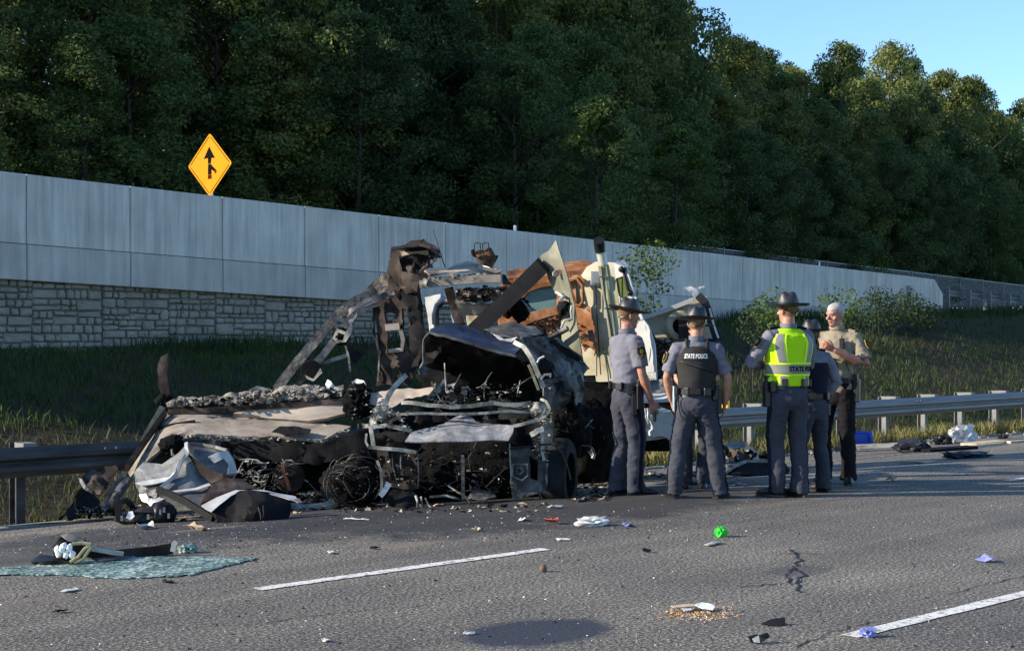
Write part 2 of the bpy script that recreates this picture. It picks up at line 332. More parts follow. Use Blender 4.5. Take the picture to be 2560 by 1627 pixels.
def inside(p, poly):
    c = False; j = len(poly) - 1
    for i in range(len(poly)):
        a, b = poly[i], poly[j]
        if (a[1] > p[1]) != (b[1] > p[1]) and p[0] < (b[0] - a[0]) * (p[1] - a[1]) / (b[1] - a[1]) + a[0]: c = not c
        j = i
    return c
def plate(name, mat, parent, fr, pts, holes=(), ctrl=(), step=None, crumple=.02, freq=5.0, thick=.006, ragged=0.0, smooth_=True, seed=None, sharp=48):
    """sheet of metal with its own depth: outline points (x, y, distance), bent and crumpled, with real thickness"""
    rng = random.Random(seed if seed is not None else len(bpy.data.objects))
    def rough(loop, amp):
        out = []; n_ = len(loop)
        for i in range(n_):
            a, b = loop[i], loop[(i + 1) % n_]; L = math.hypot(b[0] - a[0], b[1] - a[1])
            k = max(1, int(L / (step * .8)))
            for j in range(k):
                u = j / k; q = [a[c] * (1 - u) + b[c] * u for c in range(len(a))]
                if amp and j: q[0] += rng.uniform(-amp, amp); q[1] += rng.uniform(-amp, amp)
                out.append(tuple(q))
        return out
    xs = [q[0] for q in pts]; ys = [q[1] for q in pts]
    if step is None: step = max(10, math.sqrt((max(xs) - min(xs)) * (max(ys) - min(ys))) / 14)
    keys = list(pts) + list(ctrl)
    kp = np.array([(q[0], q[1]) for q in keys], float); kd = np.array([q[2] for q in keys]); sc0 = max(1.0, float(np.ptp(kp)))
    kp = kp / sc0; nk = len(kp)
    def U(d2): return np.where(d2 > 1e-12, d2 * np.log(np.maximum(d2, 1e-12)), 0)
    A = np.zeros((nk + 3, nk + 3)); A[:nk, :nk] = U(((kp[:, None] - kp[None]) ** 2).sum(2)) + np.eye(nk) * .02
    A[:nk, nk] = A[nk, :nk] = 1; A[:nk, nk + 1:] = kp; A[nk + 1:, :nk] = kp.T
    A += np.eye(nk + 3) * 1e-9
    sol = np.linalg.lstsq(A, np.concatenate([kd, np.zeros(3)]), rcond=None)[0]
    lo, hi = kd.min() - .12, kd.max() + .12
    def depth(x, y):
        q = np.array((x, y)) / sc0; d = float(sol[:nk] @ U(((kp - q) ** 2).sum(1)) + sol[nk] + sol[nk + 1:] @ q)
        return min(hi, max(lo, d))
    outer = rough([(q[0], q[1]) for q in pts], ragged); hl = [rough([(q[0], q[1]) for q in h_], ragged * .6) for h_ in holes]
    V2 = []; E = []
    for loop in [outer] + hl:
        k = len(V2); V2 += [Vector(q) for q in loop]; E += [(k + i, k + (i + 1) % len(loop)) for i in range(len(loop))]
    y = min(ys)
    while y < max(ys):
        x = min(xs)
        while x < max(xs):
            q = (x + rng.uniform(-.35, .35) * step, y + rng.uniform(-.35, .35) * step)
            if inside(q, outer) and not any(inside(q, h_) for h_ in hl): V2.append(Vector(q))
            x += step
        y += step
    res = geometry.delaunay_2d_cdt(V2, E, [], 0, 1e-4)
    rv = res[0]; rf = []
    for f_ in res[2]:
        c = (sum(rv[i].x for i in f_) / len(f_), sum(rv[i].y for i in f_) / len(f_))
        if inside(c, outer) and not any(inside(c, h_) for h_ in hl): rf.append(tuple(f_))
    off = Vector((rng.uniform(0, 50), rng.uniform(0, 50), rng.uniform(0, 50)))
    V = []
    for q in rv:
        w = P(fr, q.x, q.y, depth(q.x, q.y)); k = w * freq + off
        nn = noise.noise_vector(k); n2 = noise.noise_vector(k * 2.1 + Vector((9, 4, 1))); nn = Vector((nn.x, abs(nn.y) * 2.2 - .55, nn.z)) + .55 * Vector((n2.x, abs(n2.y) * 2.2 - .55, n2.z))
        V.append(w + Vector((nn.x * crumple * .35, nn.y * crumple, nn.z * crumple * .35)))
    nrm = [Vector((0, 0, 0)) for _ in V]
    for f_ in rf:
        a = (V[f_[1]] - V[f_[0]]).cross(V[f_[2]] - V[f_[0]])
        for i in f_: nrm[i] += a
    n0 = len(V); back = [V[i] + (nrm[i].normalized() * -thick if nrm[i].length > 0 else Vector((0, thick, 0))) for i in range(n0)]
    ec = {}
    for f_ in rf:
        for i in range(len(f_)):
            e = (f_[i], f_[(i + 1) % len(f_)]); ec[e] = 1
    faces = list(rf) + [tuple(i + n0 for i in reversed(f_)) for f_ in rf]
    for (a, b) in list(ec):
        if (b, a) not in ec: faces.append((b, a, a + n0, b + n0))
    mb = MB(); mb.add(V + back, faces)
    return mb.build(name, mat, parent, smooth=smooth_, sharp=sharp)
def bar(name, mat, parent, fr, pts, w, t=None, wob=.0):
    p_ = PP(fr, pts)
    if wob:
        q = [p_[0]]
        for a, b in zip(p_, p_[1:]):
            k = max(2, int((b - a).length / .08))
            for i in range(1, k + 1):
                r_ = a.lerp(b, i / k); q.append(r_ + noise.noise_vector(r_ * 9) * wob)
        p_ = q
    return MB().bar(p_, w, t or w).build(name, mat, parent)
def rod(name, mat, parent, fr, pts, r_, seg=8, wob=0):
    p_ = PP(fr, pts)
    if wob:
        q = [p_[0]]
        for a, b in zip(p_, p_[1:]):
            k = max(2, int((b - a).length / .05))
            for i in range(1, k + 1):
                w = a.lerp(b, i / k); q.append(w + noise.noise_vector(w * 9) * wob)
        p_ = q
    return MB().tube(p_, r_, seg).build(name, mat, parent, smooth=True, sharp=50)
def rubble(name, mats, parent, pts_fn, n_, size, seed=1, kind='stuff', flat=1.0, top=None):
    """many small irregular chips as one part"""
    rng = random.Random(seed); mb = MB()
    for i in range(n_):
        c = pts_fn(rng); s_ = rng.uniform(*size)
        v = []
        for k in range(6):
            d = Vector((rng.gauss(0, 1), rng.gauss(0, 1), rng.gauss(0, 1))).normalized() * s_ * rng.uniform(.5, 1)
            d.z *= flat; v.append(c + d)
        mb.add(v, [(0, 1, 2), (0, 2, 3), (0, 3, 4), (0, 4, 1), (5, 2, 1), (5, 3, 2), (5, 4, 3), (5, 1, 4)], rng.randrange(len(mats)))
    o = mb.build(name, mats, parent)
    if kind: o['kind'] = kind
    return o
def in_poly(fr, poly, Y0, Y1):
    xs = [q[0] for q in poly]; ys = [q[1] for q in poly]
    def fn(rng):
        for _ in range(60):
            x, y = rng.uniform(min(xs), max(xs)), rng.uniform(min(ys), max(ys))
            if inside((x, y), poly): break
        return P(fr, x, y, rng.uniform(Y0, Y1))
    return fn

# ---------------------------------------------------------------- setting
def grid(name, fn, us, vs, mat, kind='structure', parent=None, smooth_=True, loc=None, rz=0):
    v = [fn(a, b) for a in us for b in vs]; k = len(vs)
    f = [(i * k + j, (i + 1) * k + j, (i + 1) * k + j + 1, i * k + j + 1) for i in range(len(us) - 1) for j in range(k - 1)]
    o = link(name, mesh(name, v, f, mat, smooth_), parent, loc, rz)
    if kind: o['kind'] = kind
    return o
def lin(a, b, k): return [a + (b - a) * i / k for i in range(k + 1)]
# stains of the fire on the pavement (road coordinates)
def st(fr, x, y, sx, sy, col, am, wob=.6, sc=3): q = G(fr, x, y); t, d = td(q.x, q.y); stain(t, d, sx, sy, col, am, wob, sc)
st(0, 620, 1225, 3.0, 1.5, (.022, .022, .026), .75, .7, 2.2)
st(0, 250, 1290, 2.2, .9, (.030, .030, .034), .55, .7, 2.5)
st(0, 1250, 1190, 3.6, 1.7, (.018, .018, .020), .85, .6, 2.0)
st(0, 1265, 1485, .50, .34, (.022, .028, .042), .93, .35, 4)
st(0, 1880, 1340, .30, .20, (.028, .033, .042), .45, .85, 9)
st(0, 930, 1283, .45, .12, (.25, .19, .12), .4, .7, 9)
st(0, 480, 1243, .42, .13, (.26, .20, .13), .4, .7, 9)
st(0, 30, 1420, .5, .12, (.22, .17, .11), .3, .8, 9)
n, l, v, o_, p = ASPH; l.new(o_, p.inputs['Base Color'])
grid('highway_road', lambda t, d: (t, d, road_z(d)), lin(-40, 140, 90), [-60, -20, -6, 0, 4, 8.2, 9.4, 10, 12, 13, 14.3], M['asphalt'], rz=RZ, loc=(0, 0, 0))
def strip(name, d, t0, t1, w, z=.005, mat='road_paint'):
    k = max(2, int((t1 - t0) / .15)); rng = random.Random(int(t0 * 97))
    mb = MB(); v = []
    for i in range(k + 1):
        t = t0 + (t1 - t0) * i / k
        for s_ in (-1, 1): dd = d + s_ * w / 2 + rng.uniform(-.004, .004); v.append((t, dd, road_z(dd) + z))
    mb.add(v, [(2 * i, 2 * i + 2, 2 * i + 3, 2 * i + 1) for i in range(k)])
    o = mb.build(name, M[mat], None, world=False, loc=(0, 0, 0)); o.rotation_euler = (0, 0, RZ); o['kind'] = 'structure'; return o
for fr, a, b, w in ((9, (640, 1473), (1367, 1373), .105), (9, (2128, 1592), (2700, 1449), .105), (9, (2518, 1202), (2900, 1150), .105)):
    qa, qb = G(fr, *a), G(fr, *b); ta, da = td(qa.x, qa.y); tb, db = td(qb.x, qb.y)
    strip('lane_line', (da + db) / 2, ta, tb, w)
strip('edge_line', 11.75, 14, 90, .11, mat='edge_paint')
def crack(pts, w, seed):
    r_ = random.Random(seed); q = [G(0, *p_) for p_ in pts]; path = [q[0]]
    for a, b in zip(q, q[1:]):
        for i in range(1, 7): path.append(a.lerp(b, i / 6) + Vector((r_.uniform(-.02, .02), r_.uniform(-.03, .03), 0)))
    mb = MB(); V_ = []
    for i, c in enumerate(path):
        t_ = (path[min(i + 1, len(path) - 1)] - path[max(0, i - 1)]).normalized(); sd = Vector((-t_.y, t_.x, 0)) * w * r_.uniform(.3, 1)
        V_ += [c - sd + Vector((0, 0, .004)), c + sd + Vector((0, 0, .004))]
    mb.add(V_, [(2 * i, 2 * i + 2, 2 * i + 3, 2 * i + 1) for i in range(len(path) - 1)]); o = mb.build('road_crack', M['crack']); o['kind'] = 'structure'
M['crack'] = plain('crack_filler', (.018, .019, .022), .6)
crack([(1862, 1292), (1880, 1315), (1866, 1335), (1896, 1350), (1872, 1362), (1880, 1392)], .016, 1)
crack([(1866, 1335), (1845, 1352), (1860, 1372)], .010, 2)
crack([(1740, 1380), (1830, 1372)], .010, 3)
crack([(1790, 1300), (1930, 1302)], .008, 4)
crack([(1870, 1522), (1920, 1500), (1975, 1478), (2060, 1462)], .007, 5)
crack([(2240, 1395), (2330, 1372), (2420, 1350)], .006, 6)
crack([(560, 1470), (760, 1445), (1000, 1420)], .006, 7)
grid('gravel_verge', lambda t, d: (t, d, road_z(14.3) + .012 - .05 * (d > 14.6)), lin(-40, 140, 90), [13.75, 14.3, 14.75], M['gravel'], rz=RZ, loc=(0, 0, 0))
grid('grass_bank', lambda t, f: bank(t, f), lin(-14, 110, 150), lin(0, 1, 26), M['soil'])
# ramp behind the wall and the wooded slope beyond it (wall frame: x along, y away)
def ramp_z(s): return wall_top(s) - 1.05
grid('ramp_road', lambda s, w: (s, w, ramp_z(s)), lin(-40, 130, 40), [.35, 4, 8.2], M['asphalt'], rz=WRZ, loc=W0)
def hill_z(s, w): return ramp_z(s) - .1 + max(0, w - 8) * .10 + .5 * noise.noise(Vector((s * .1, w * .1, 3))) * min(1, (w - 8) / 6)
grid('wooded_hill', lambda s, w: (s, w, hill_z(s, w)), lin(-40, 160, 50), [8.2, 9.5, 12, 16, 20, 26, 34, 45, 60, 90], M['soil'], rz=WRZ, loc=W0)
grid('ground', lambda a, b: (a, b, -1.6), lin(-1500, 1500, 4), lin(-1500, 1500, 4), M['soil'])

# ---------------------------------------------------------------- ramp wall: parapet panels over formed stone
wall = thing('ramp_wall', 'long pale concrete parapet wall over formed stone facing, running down beside the ramp', 'wall', W0, WRZ)
def wall_prism(name, s0, s1, zb, zt, y0, y1, mat, cut=False, gap=.008):
    s0 += gap; s1 -= gap; v = []
    if cut:
        pr = [(s0, zb(s0)), (s1, zb(s1)), (s1, zt(s1) - .55), (s1 - .75, zt(s1) + .0), (s0, zt(s0))]
    else: pr = [(s0, zb(s0)), (s1, zb(s1)), (s1, zt(s1)), (s0, zt(s0))]
    k = len(pr); v = [(a, y0, z) for a, z in pr] + [(a, y1, z) for a, z in pr]
    f = [tuple(range(k)), tuple(range(2 * k - 1, k - 1, -1))] + [(i, i + k, (i + 1) % k + k, (i + 1) % k) for i in range(k)]
    o = MB().add(v, f).build(name, mat, wall, world=False)
    bv = o.modifiers.new('edge', 'BEVEL'); bv.width = .012; bv.segments = 1; return o
J = [.55 + 2.33 * k for k in range(-4, 18)]
J[-1] = 41.3
for a, b in zip(J, J[1:]):
    last = b == J[-1]
    wall_prism('parapet_panel', a, b, wall_mid, wall_top, 0, .30, M['concrete'], last)
    g0 = wall_bot if a < 24 else (lambda s: wall_base(s) - .35)
    wall_prism('lower_panel', a, b, g0, lambda s: wall_mid(s) - .012, -.022, .32, M['concrete_low'])
# backing wall behind the stones
o = MB().add([(-9, .20, -.2), (24, .20, -.2), (24, .20, wall_bot(24) + .02), (-9, .20, wall_bot(-9) + .02), (-9, .5, -.2), (24, .5, -.2), (24, .5, wall_bot(24) + .02), (-9, .5, wall_bot(-9) + .02)],
             [(0, 1, 2, 3), (7, 6, 5, 4), (0, 4, 5, 1), (1, 5, 6, 2), (3, 2, 6, 7), (0, 3, 7, 4)]).build('backing', M['mortar'], wall, world=False)
rng = random.Random(5)
def split(x0, z0, x1, z1, out):
    w, h_ = x1 - x0, z1 - z0
    if h_ > .27 or (h_ > .19 and rng.random() < .55 and w < .9):
        k = rng.uniform(.38, .62); split(x0, z0, x1, z0 + h_ * k, out); split(x0, z0 + h_ * k, x1, z1, out); return
    if w > .62 or (w > .30 and rng.random() < .72):
        k = rng.uniform(.32, .68); split(x0, z0, x0 + w * k, z1, out); split(x0 + w * k, z0, x1, z1, out); return
    out.append((x0, z0, x1, z1))
def stone_mesh(x0, z0, x1, z1, mb):
    g = .011; x0 += g; x1 -= g; z0 += g; z1 -= g; w, h_ = x1 - x0, z1 - z0
    c = min(w, h_) * .16; j = lambda: rng.uniform(-.012, .012)
    ring = [(x0 + c, z0), (x1 - c, z0), (x1, z0 + c), (x1, z1 - c), (x1 - c, z1), (x0 + c, z1), (x0, z1 - c), (x0, z0 + c)]
    ring = [(a + j(), b + j()) for a, b in ring]; cx, cz = (x0 + x1) / 2, (z0 + z1) / 2; d = rng.uniform(.115, .15)
    v = [(a, .205, b) for a, b in ring] + [(a, d + .03, b) for a, b in ring]
    v += [(cx + (a - cx) * .82, d + rng.uniform(-.012, .012), cz + (b - cz) * .80) for a, b in ring] + [(cx + j(), d - .012, cz + j())]
    f = []
    for r_ in (0, 8):
        f += [(r_ + i, r_ + (i + 1) % 8, r_ + 8 + (i + 1) % 8, r_ + 8 + i) for i in range(8)]
    f += [(16 + i, 16 + (i + 1) % 8, 24) for i in range(8)]
    mb.add(v, f)
seam = 2.33 - 2.82 * 3; far = MB(); cnt = 0
while seam < 23:
    zt = wall_bot(seam) + .03; zb = .98; cells = []
    xa, xb = seam + .012, seam + 2.82 - .012
    xm = rng.uniform(.4, .6) * (xb - xa) + xa
    split(xa, zb, xm, zt, cells); split(xm, zb, xb, zt, cells)
    for c in cells:
        if c[3] < wall_base(c[0]) - .08: continue
        if -3.4 < c[0] < 9.2 and cnt < 296:
            mb = MB(); stone_mesh(*c, mb); mb.build('stone', M['stone'], wall, world=False); cnt += 1
        else: stone_mesh(*c, far)
    seam += 2.82
o = far.build('stone_facing', M['stone'], wall, world=False); o['kind'] = 'stuff'
# small markers on the wall
def wall_pt(s, w, z): q = W0 + WD * s + WN * w; q.z = z; return q
for x, lab in ((1297, 'white reflector block on the wall top above the burnt truck cab'), (2056, 'white reflector block on the wall top above the yellow vested officer')):
    u = x - 1280; Z = 28 * 4424 / (3144 - u); s = (Z - 28) / WD.y
    q = wall_pt(s, .15, wall_top(s)); mb = MB(); mb.box((0, 0, .075), (.16, .05, .15)); mb.box((0, 0, .01), (.12, .09, .02), 1)
    o = mb.build('wall_reflector', [M['white'], M['steel_post']], world=False, loc=q); o.rotation_euler = (0, 0, WRZ + .5)
    tag(o, lab, 'reflector', 'reflectors along the wall top')
s = 38.2; q = wall_pt(s, -.04, 2.55)
mb = MB(); mb.box((0, -.05, .62), (.30, .12, .26)); mb.box((0, -.03, .25), (.06, .05, .9)); mb.box((.12, -.08, .46), (.34, .05, .05)); mb.box((-.05, -.115, .62), (.2, .01, .18))
o = mb.build('junction_box', M['fence_steel'], world=False, loc=q); o.rotation_euler = (0, 0, WRZ)
tag(o, 'small grey electrical box with a conduit on the end of the concrete wall', 'box')

# ---------------------------------------------------------------- guardrails
def w_profile(h_top, w=.31):
    pr = [(0, .0), (.030, .018), (.075, .075), (.115, .075), (.150, .015), (.165, .015), (.200, .075), (.240, .075), (.285, .018), (.31, 0)]
    return [(z * w / .31, y) for z, y in pr]
def guardrail(label, frame_loc, frame_rz, ts, base_fn, top_h, y, sgn=-1, hide=(), block=True, rail_w=.31):
    g = thing('guardrail', label, 'guardrail', frame_loc, frame_rz)
    inv = None
    def W_(t, yy, z): return Vector((t, yy, z))
    pr = w_profile(top_h, rail_w)
    a0, a1 = ts[0] - .8, ts[-1] + .8
    seg = []
    t = a0
    while t < a1 - .1: seg.append((t, min(a1, t + 4.02))); t += 4.02
    for (p0, p1) in seg:
        mb = MB(); v = []
        for t in (p0, p1 + .06):
            zt = base_fn(t) + top_h; lap = .004 if t == p1 + .06 else 0
            for z, yy in pr: v.append(W_(t, y + sgn * (yy + lap), zt - z))
            for z, yy in reversed(pr): v.append(W_(t, y + sgn * (yy + lap) - sgn * .004, zt - z))
        k = len(pr) * 2
        mb.add(v, [(i, (i + 1) % k, (i + 1) % k + k, i + k) for i in range(k)] + [tuple(range(k))[::-1], tuple(range(k, 2 * k))])
        rl = mb.build('rail_beam', M['steel_shaded' if sgn < 0 and p1 < 14.5 else 'steel'], g, world=False)  # left beams take the steel darkened for shade
        bolts = MB()
        for t in (p0 + .12, p0 + .25):
            for z in (.06, .25): bolts.lathe((t, y + sgn * .088, base_fn(t) + top_h - z * rail_w / .31), [(0, .006), (.016, .004), (.018, -.01)], 8, 'Y')
        bolts.build('bolt', M['steel_post'], rl, world=False)
    for t in ts:
        zb = base_fn(t); mb = MB(); yp = y - sgn * .30
        H_ = top_h + .03
        for dy in (-.075, .075): mb.box((t, yp + dy, zb + H_ / 2 - .3), (.10, .012, H_ + .6))
        mb.box((t, yp, zb + H_ / 2 - .3), (.010, .138, H_ + .6))
        mb.build('post', M['steel_shaded' if sgn < 0 and t < 13 else 'steel_post'], g, world=False)
        if block:
            b = MB(); b.box((t, y - sgn * .105, zb + top_h - .135), (.15, .20, .34)); b.build('blockout', M['steel_post'], g, world=False)
    return g
tb = [22.45 + 1.31 * k for k in range(-10, 24)]
ts = sorted([7.35 - 1.31 * k for k in range(0, 6)] + tb)
GR = guardrail('long galvanised guardrail along the pavement edge behind the wreck and the officers', (0, 0, 0), RZ, ts, lambda t: -.395, .765, 14.8)
s_far = [42.3 + 2.1 * k for k in range(0, 20)]
guardrail('far guardrail on the ramp edge beyond the end of the concrete wall', W0, WRZ, s_far, lambda s: ramp_z(s) + .02, .80, .55, sgn=1)
# yellow reflector on the rail top
q = rd(18.0, 14.83); q.z = -.395 + .772
u, v_ = px(0, 1737, 942); Yr = 23.7; q = Vector(((u - 1280) * Yr / F, Yr, H - (1003 - HY) * Yr / F - .0))
tt, dd = td(q.x, q.y); q = rd(tt, 14.9); q.z = -.395 + .765 + .0
mb = MB(); mb.box((0, 0, .055), (.10, .10, .11)); mb.box((0, 0, -.01), (.22, .18, .022), 1); mb.box((.0, -.052, .055), (.08, .006, .09))
o = mb.build('rail_reflector', [M['reflector_yellow'], M['steel_post']], world=False, loc=q); o.rotation_euler = (0, 0, RZ + .35)
tag(o, 'small yellow reflector block standing on the guardrail top between two officers', 'reflector')

# ---------------------------------------------------------------- wire fence on the far side of the ramp
fe = thing('wire_fence', 'grey wire mesh fence with steel posts along the far side of the ramp', 'fence', W0, WRZ)
def fz(s): return ramp_z(s) - .05
FW = 8.6; fs = [33 + 3.0 * k for k in range(0, 18)]
for s in fs:
    MB().box((s, FW, fz(s) + 1.22), (.10, .10, 2.6)).build('post', M['steel_post'], fe, world=False)
for a, b in zip(fs, fs[1:]):
    mb = MB()
    for z in (.12, 2.45): mb.bar([(a, FW, fz(a) + z), (b, FW, fz(b) + z)], .04, .04)
    k = 0
    while k < 26:
        k += 1; u = k / 26
        s = a + (b - a) * u; mb.bar([(s, FW, fz(s) + .12), (s, FW, fz(s) + 2.45)], .012, .006)
    for z in lin(.12, 2.45, 22)[1:-1]: mb.bar([(a, FW, fz(a) + z), (b, FW, fz(b) + z)], .012, .006)
    mb.build('mesh_panel', M['fence_steel'], fe, world=False)

# ---------------------------------------------------------------- merge sign
Ys = 36.0; sc_ = Ys / F
c = P(9, 529, 413, Ys)
srz = R(-36)
sg = thing('merge_sign', 'yellow diamond merge sign with a black arrow standing behind the concrete wall', 'sign', (c.x, c.y, ramp_z(8)), srz)
hz = c.z - ramp_z(8); Rr = 77 * sc_
def diamond(r_, y0, y1, rnd=.06):
    pts = []
    for k in range(4):
        a = math.pi / 2 * k; ca, sa = math.cos(a), math.sin(a); tx, tz = -sa, ca
        cc = r_ - rnd
        for da in (-40, -20, 0, 20, 40):
            b = a + R(da); pts.append((cc * ca * 1.0 + rnd * .98 * math.cos(b), cc * sa + rnd * .98 * math.sin(b)))
    k = len(pts); v = [(x, y0, hz + z) for x, z in pts] + [(x, y1, hz + z) for x, z in pts]
    return v, [tuple(range(k)), tuple(range(2 * k - 1, k - 1, -1))] + [(i, i + k, (i + 1) % k + k, (i + 1) % k) for i in range(k)]
v, f = diamond(Rr, -.06, -.056); MB().add(v, f).build('sign_panel', M['sign_yellow'], sg, world=False)
def flat(polys, y0, y1):
    mb = MB()
    for pl in polys:
        k = len(pl); v = [(x, y0, hz + z) for x, z in pl] + [(x, y1, hz + z) for x, z in pl]
        mb.add(v, [tuple(range(k)), tuple(range(2 * k - 1, k - 1, -1))] + [(i, i + k, (i + 1) % k + k, (i + 1) % k) for i in range(k)])
    return mb
fr_ = MB(); a_, b_ = Rr * .955, Rr * .925
for k in range(4):
    e0 = (math.cos(math.pi / 2 * k), math.sin(math.pi / 2 * k)); e1 = (math.cos(math.pi / 2 * (k + 1)), math.sin(math.pi / 2 * (k + 1)))
    m0 = tuple(e0[i] * .97 + e1[i] * .03 for i in (0, 1)); m1 = tuple(e1[i] * .97 + e0[i] * .03 for i in (0, 1))
    q_ = flat([[(a_ * m0[0], a_ * m0[1]), (a_ * m1[0], a_ * m1[1]), (b_ * m1[0], b_ * m1[1]), (b_ * m0[0], b_ * m0[1])]], -.064, -.0605); fr_.add(q_.v, q_.f)
fr_.build('border', M['sign_black'], sg, world=False)
k = Rr / 77 * .94; X = lambda x, y: ((x - 1246) * .4248 * k * 1.38, (262 - y) * .4248 * k)
A_ = [[X(1243, 148), X(1208, 222), X(1234, 219), X(1236, 255), X(1253, 255), X(1258, 219), X(1280, 222)],
      [X(1236, 258), X(1235, 322), X(1258, 322), X(1257, 258)],
      [X(1256, 262), X(1258, 292), X(1277, 306), X(1288, 297)]]
flat(A_, -.065, -.061).build('arrow', M['sign_black'], sg, world=False)
flat([[X(1235, 324), X(1234, 350), X(1259, 349), X(1258, 324)], [X(1278, 307), X(1281, 319), X(1291, 312), X(1289, 299)]], -.065, -.061).build('arrow_foot', M['sign_red'], sg, world=False)
MB().box((0, -.02, hz / 2 + .1), (.075, .06, hz + 1.1)).build('post', M['white'], sg, world=False)
MB().box((0, -.052, hz + .35), (.22, .006, .06)).box((0, -.052, hz - .35), (.22, .006, .06)).build('bracket', M['steel_post'], sg, world=False)
# ---------------------------------------------------------------- vegetation
def leaf_cloud(centers, radii, counts, size, seed, squash=.75, up=.35, spread=.8):
    g = np.random.RandomState(seed); C_, D_, S_ = [], [], []
    for c, r_, k in zip(centers, radii, counts):
        d = g.normal(size=(k, 3)); d /= np.linalg.norm(d, axis=1)[:, None]
        rr = r_ * g.uniform(.15, 1, (k, 1)) ** .45
        q = d * rr; q[:, 2] *= squash
        C_.append(q + np.array(c)); nn = d + g.normal(size=(k, 3)) * spread + np.array([0, 0, up]); D_.append(nn / np.linalg.norm(nn, axis=1)[:, None])
        S_.append(g.uniform(.6, 1.25, (k, 1)) * size)
    C_ = np.concatenate(C_); D_ = np.concatenate(D_); S_ = np.concatenate(S_)
    t = np.cross(D_, g.normal(size=D_.shape)); t /= np.linalg.norm(t, axis=1)[:, None]; b = np.cross(D_, t)
    v = np.stack([C_ - t * S_, C_ + b * S_ * .55 - D_ * S_ * .15, C_ + t * S_, C_ - b * S_ * .55 - D_ * S_ * .15], 1).reshape(-1, 3)
    return v
def quads_mesh(name, v, mat):
    k = len(v) // 4; me = bpy.data.meshes.new(name)
    me.vertices.add(len(v)); me.vertices.foreach_set('co', v.astype(np.float32).ravel())
    me.loops.add(len(v)); me.loops.foreach_set('vertex_index', np.arange(len(v), dtype=np.int32))
    me.polygons.add(k); me.polygons.foreach_set('loop_start', np.arange(0, len(v), 4, dtype=np.int32))
    me.polygons.foreach_set('loop_total', np.full(k, 4, dtype=np.int32))
    me.materials.append(mat); me.update(); me.validate(); return me
def make_tree_meshes(seed, Ht, Rc, shape, mat, leaf, n_cl, per):
    rng = random.Random(seed); cs, rs, ks = [], [], []; br = MB()
    lean = (rng.uniform(-.03, .03), rng.uniform(-.03, .03))
    tp = [(lean[0] * z * z / Ht, lean[1] * z * z / Ht, z) for z in lin(-.4, Ht * .88, 7)]
    br.tube(tp, [max(.02, .15 * (1 - i / 7.6) + .012) * Ht / 11 for i in range(8)], 7)
    for i in range(n_cl):
        u = rng.random() ** .85; z = Ht * (.13 + .85 * u)
        prof = {'round': math.sin(math.pi * min(1, .12 + .86 * u)) ** .7, 'cone': (1 - u) ** .8 * .95 + .06, 'tall': math.sin(math.pi * min(1, .15 + .84 * u)) ** .5 * .72}[shape]
        a = rng.uniform(0, 2 * math.pi); rad = Rc * prof * rng.uniform(.35, 1.05)
        r_ = rng.uniform(.40, .85) * (1.05 - .35 * u) * min(1.15, Rc / 2.5)
        c = (rad * math.cos(a) + lean[0] * z, rad * math.sin(a) + lean[1] * z, z)
        cs.append(c); rs.append(r_); ks.append(int(per * rng.uniform(.6, 1.3) * r_ * r_ / .4))
        if i % 3 == 0 and rad > .5:
            z0 = max(.1 * Ht, z - rad * .7); br.tube([(lean[0] * z0, lean[1] * z0, z0), (c[0] * .5, c[1] * .5, (z0 + z) / 2 + .1), c], [.045, .03, .012], 5)
    cs.append((lean[0] * Ht, lean[1] * Ht, Ht * .97)); rs.append(.45); ks.append(int(per * .7))
    crown = quads_mesh('crown', leaf_cloud(cs, rs, ks, leaf, seed), M[mat])
    trunk = mesh('trunk', br.v, br.f, M['bark'], True)
    return crown, trunk
KINDS = []
for i, (Ht, Rc, sh, mt, lf, nc, per) in enumerate([
        (11, 3.3, 'round', 'leaf', .086, 125, 165), (12, 3.1, 'tall', 'leaf_warm', .084, 125, 165), (10.5, 3.6, 'round', 'leaf_warm', .088, 130, 155),
        (12, 2.9, 'cone', 'leaf', .08, 115, 165), (11, 3.2, 'tall', 'leaf', .084, 115, 155), (11, 3.5, 'round', 'leaf_warm', .09, 115, 160), (11.5, 3.0, 'round', 'leaf', .084, 125, 165)]):
    KINDS.append((Ht, make_tree_meshes(100 + i, Ht, Rc, sh, mt, lf, nc, per)))
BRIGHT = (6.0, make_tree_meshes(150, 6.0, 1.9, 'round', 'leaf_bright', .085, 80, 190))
SKY = [(-600, -500), (900, -330), (1500, -320), (1650, -200), (1692, 0), (1750, 96), (1800, 112), (1880, 60), (1930, 108), (1996, 130), (2060, 108), (2150, 128), (2242, 104), (2315, 152), (2362, 164), (2414, 200), (2470, 226), (2490, 270), (2519, 253), (2600, 262), (3400, 420)]
def sky_y(x):
    for (a, ya), (b, yb) in zip(SKY, SKY[1:]):
        if a <= x <= b: return ya + (yb - ya) * (x - a) / (b - a)
    return 420
def plant_tree(kind, s, w, z, Ht, label, name='forest_tree', group='trees of the wood behind the ramp', wid=1.0, cat='tree'):
    h0, (cm, tm) = kind; q = W0 + WD * s + WN * w; k = Ht / h0
    o = thing(name, label, cat, (q.x, q.y, z), rng.uniform(0, 6.28), group)
    kx = min(1.45, max(.75, k ** .5)) * wid; o.scale = (kx, kx, k)
    c = link('crown', cm, o); t = link('trunk', tm, o); return o
rng = random.Random(77)
rows = [(11.0, 3.3, .66), (14.2, 3.1, .84), (18.2, 3.5, 1.0), (23, 4.4, 1.0), (30, 5.5, .98)]
ntree = 0
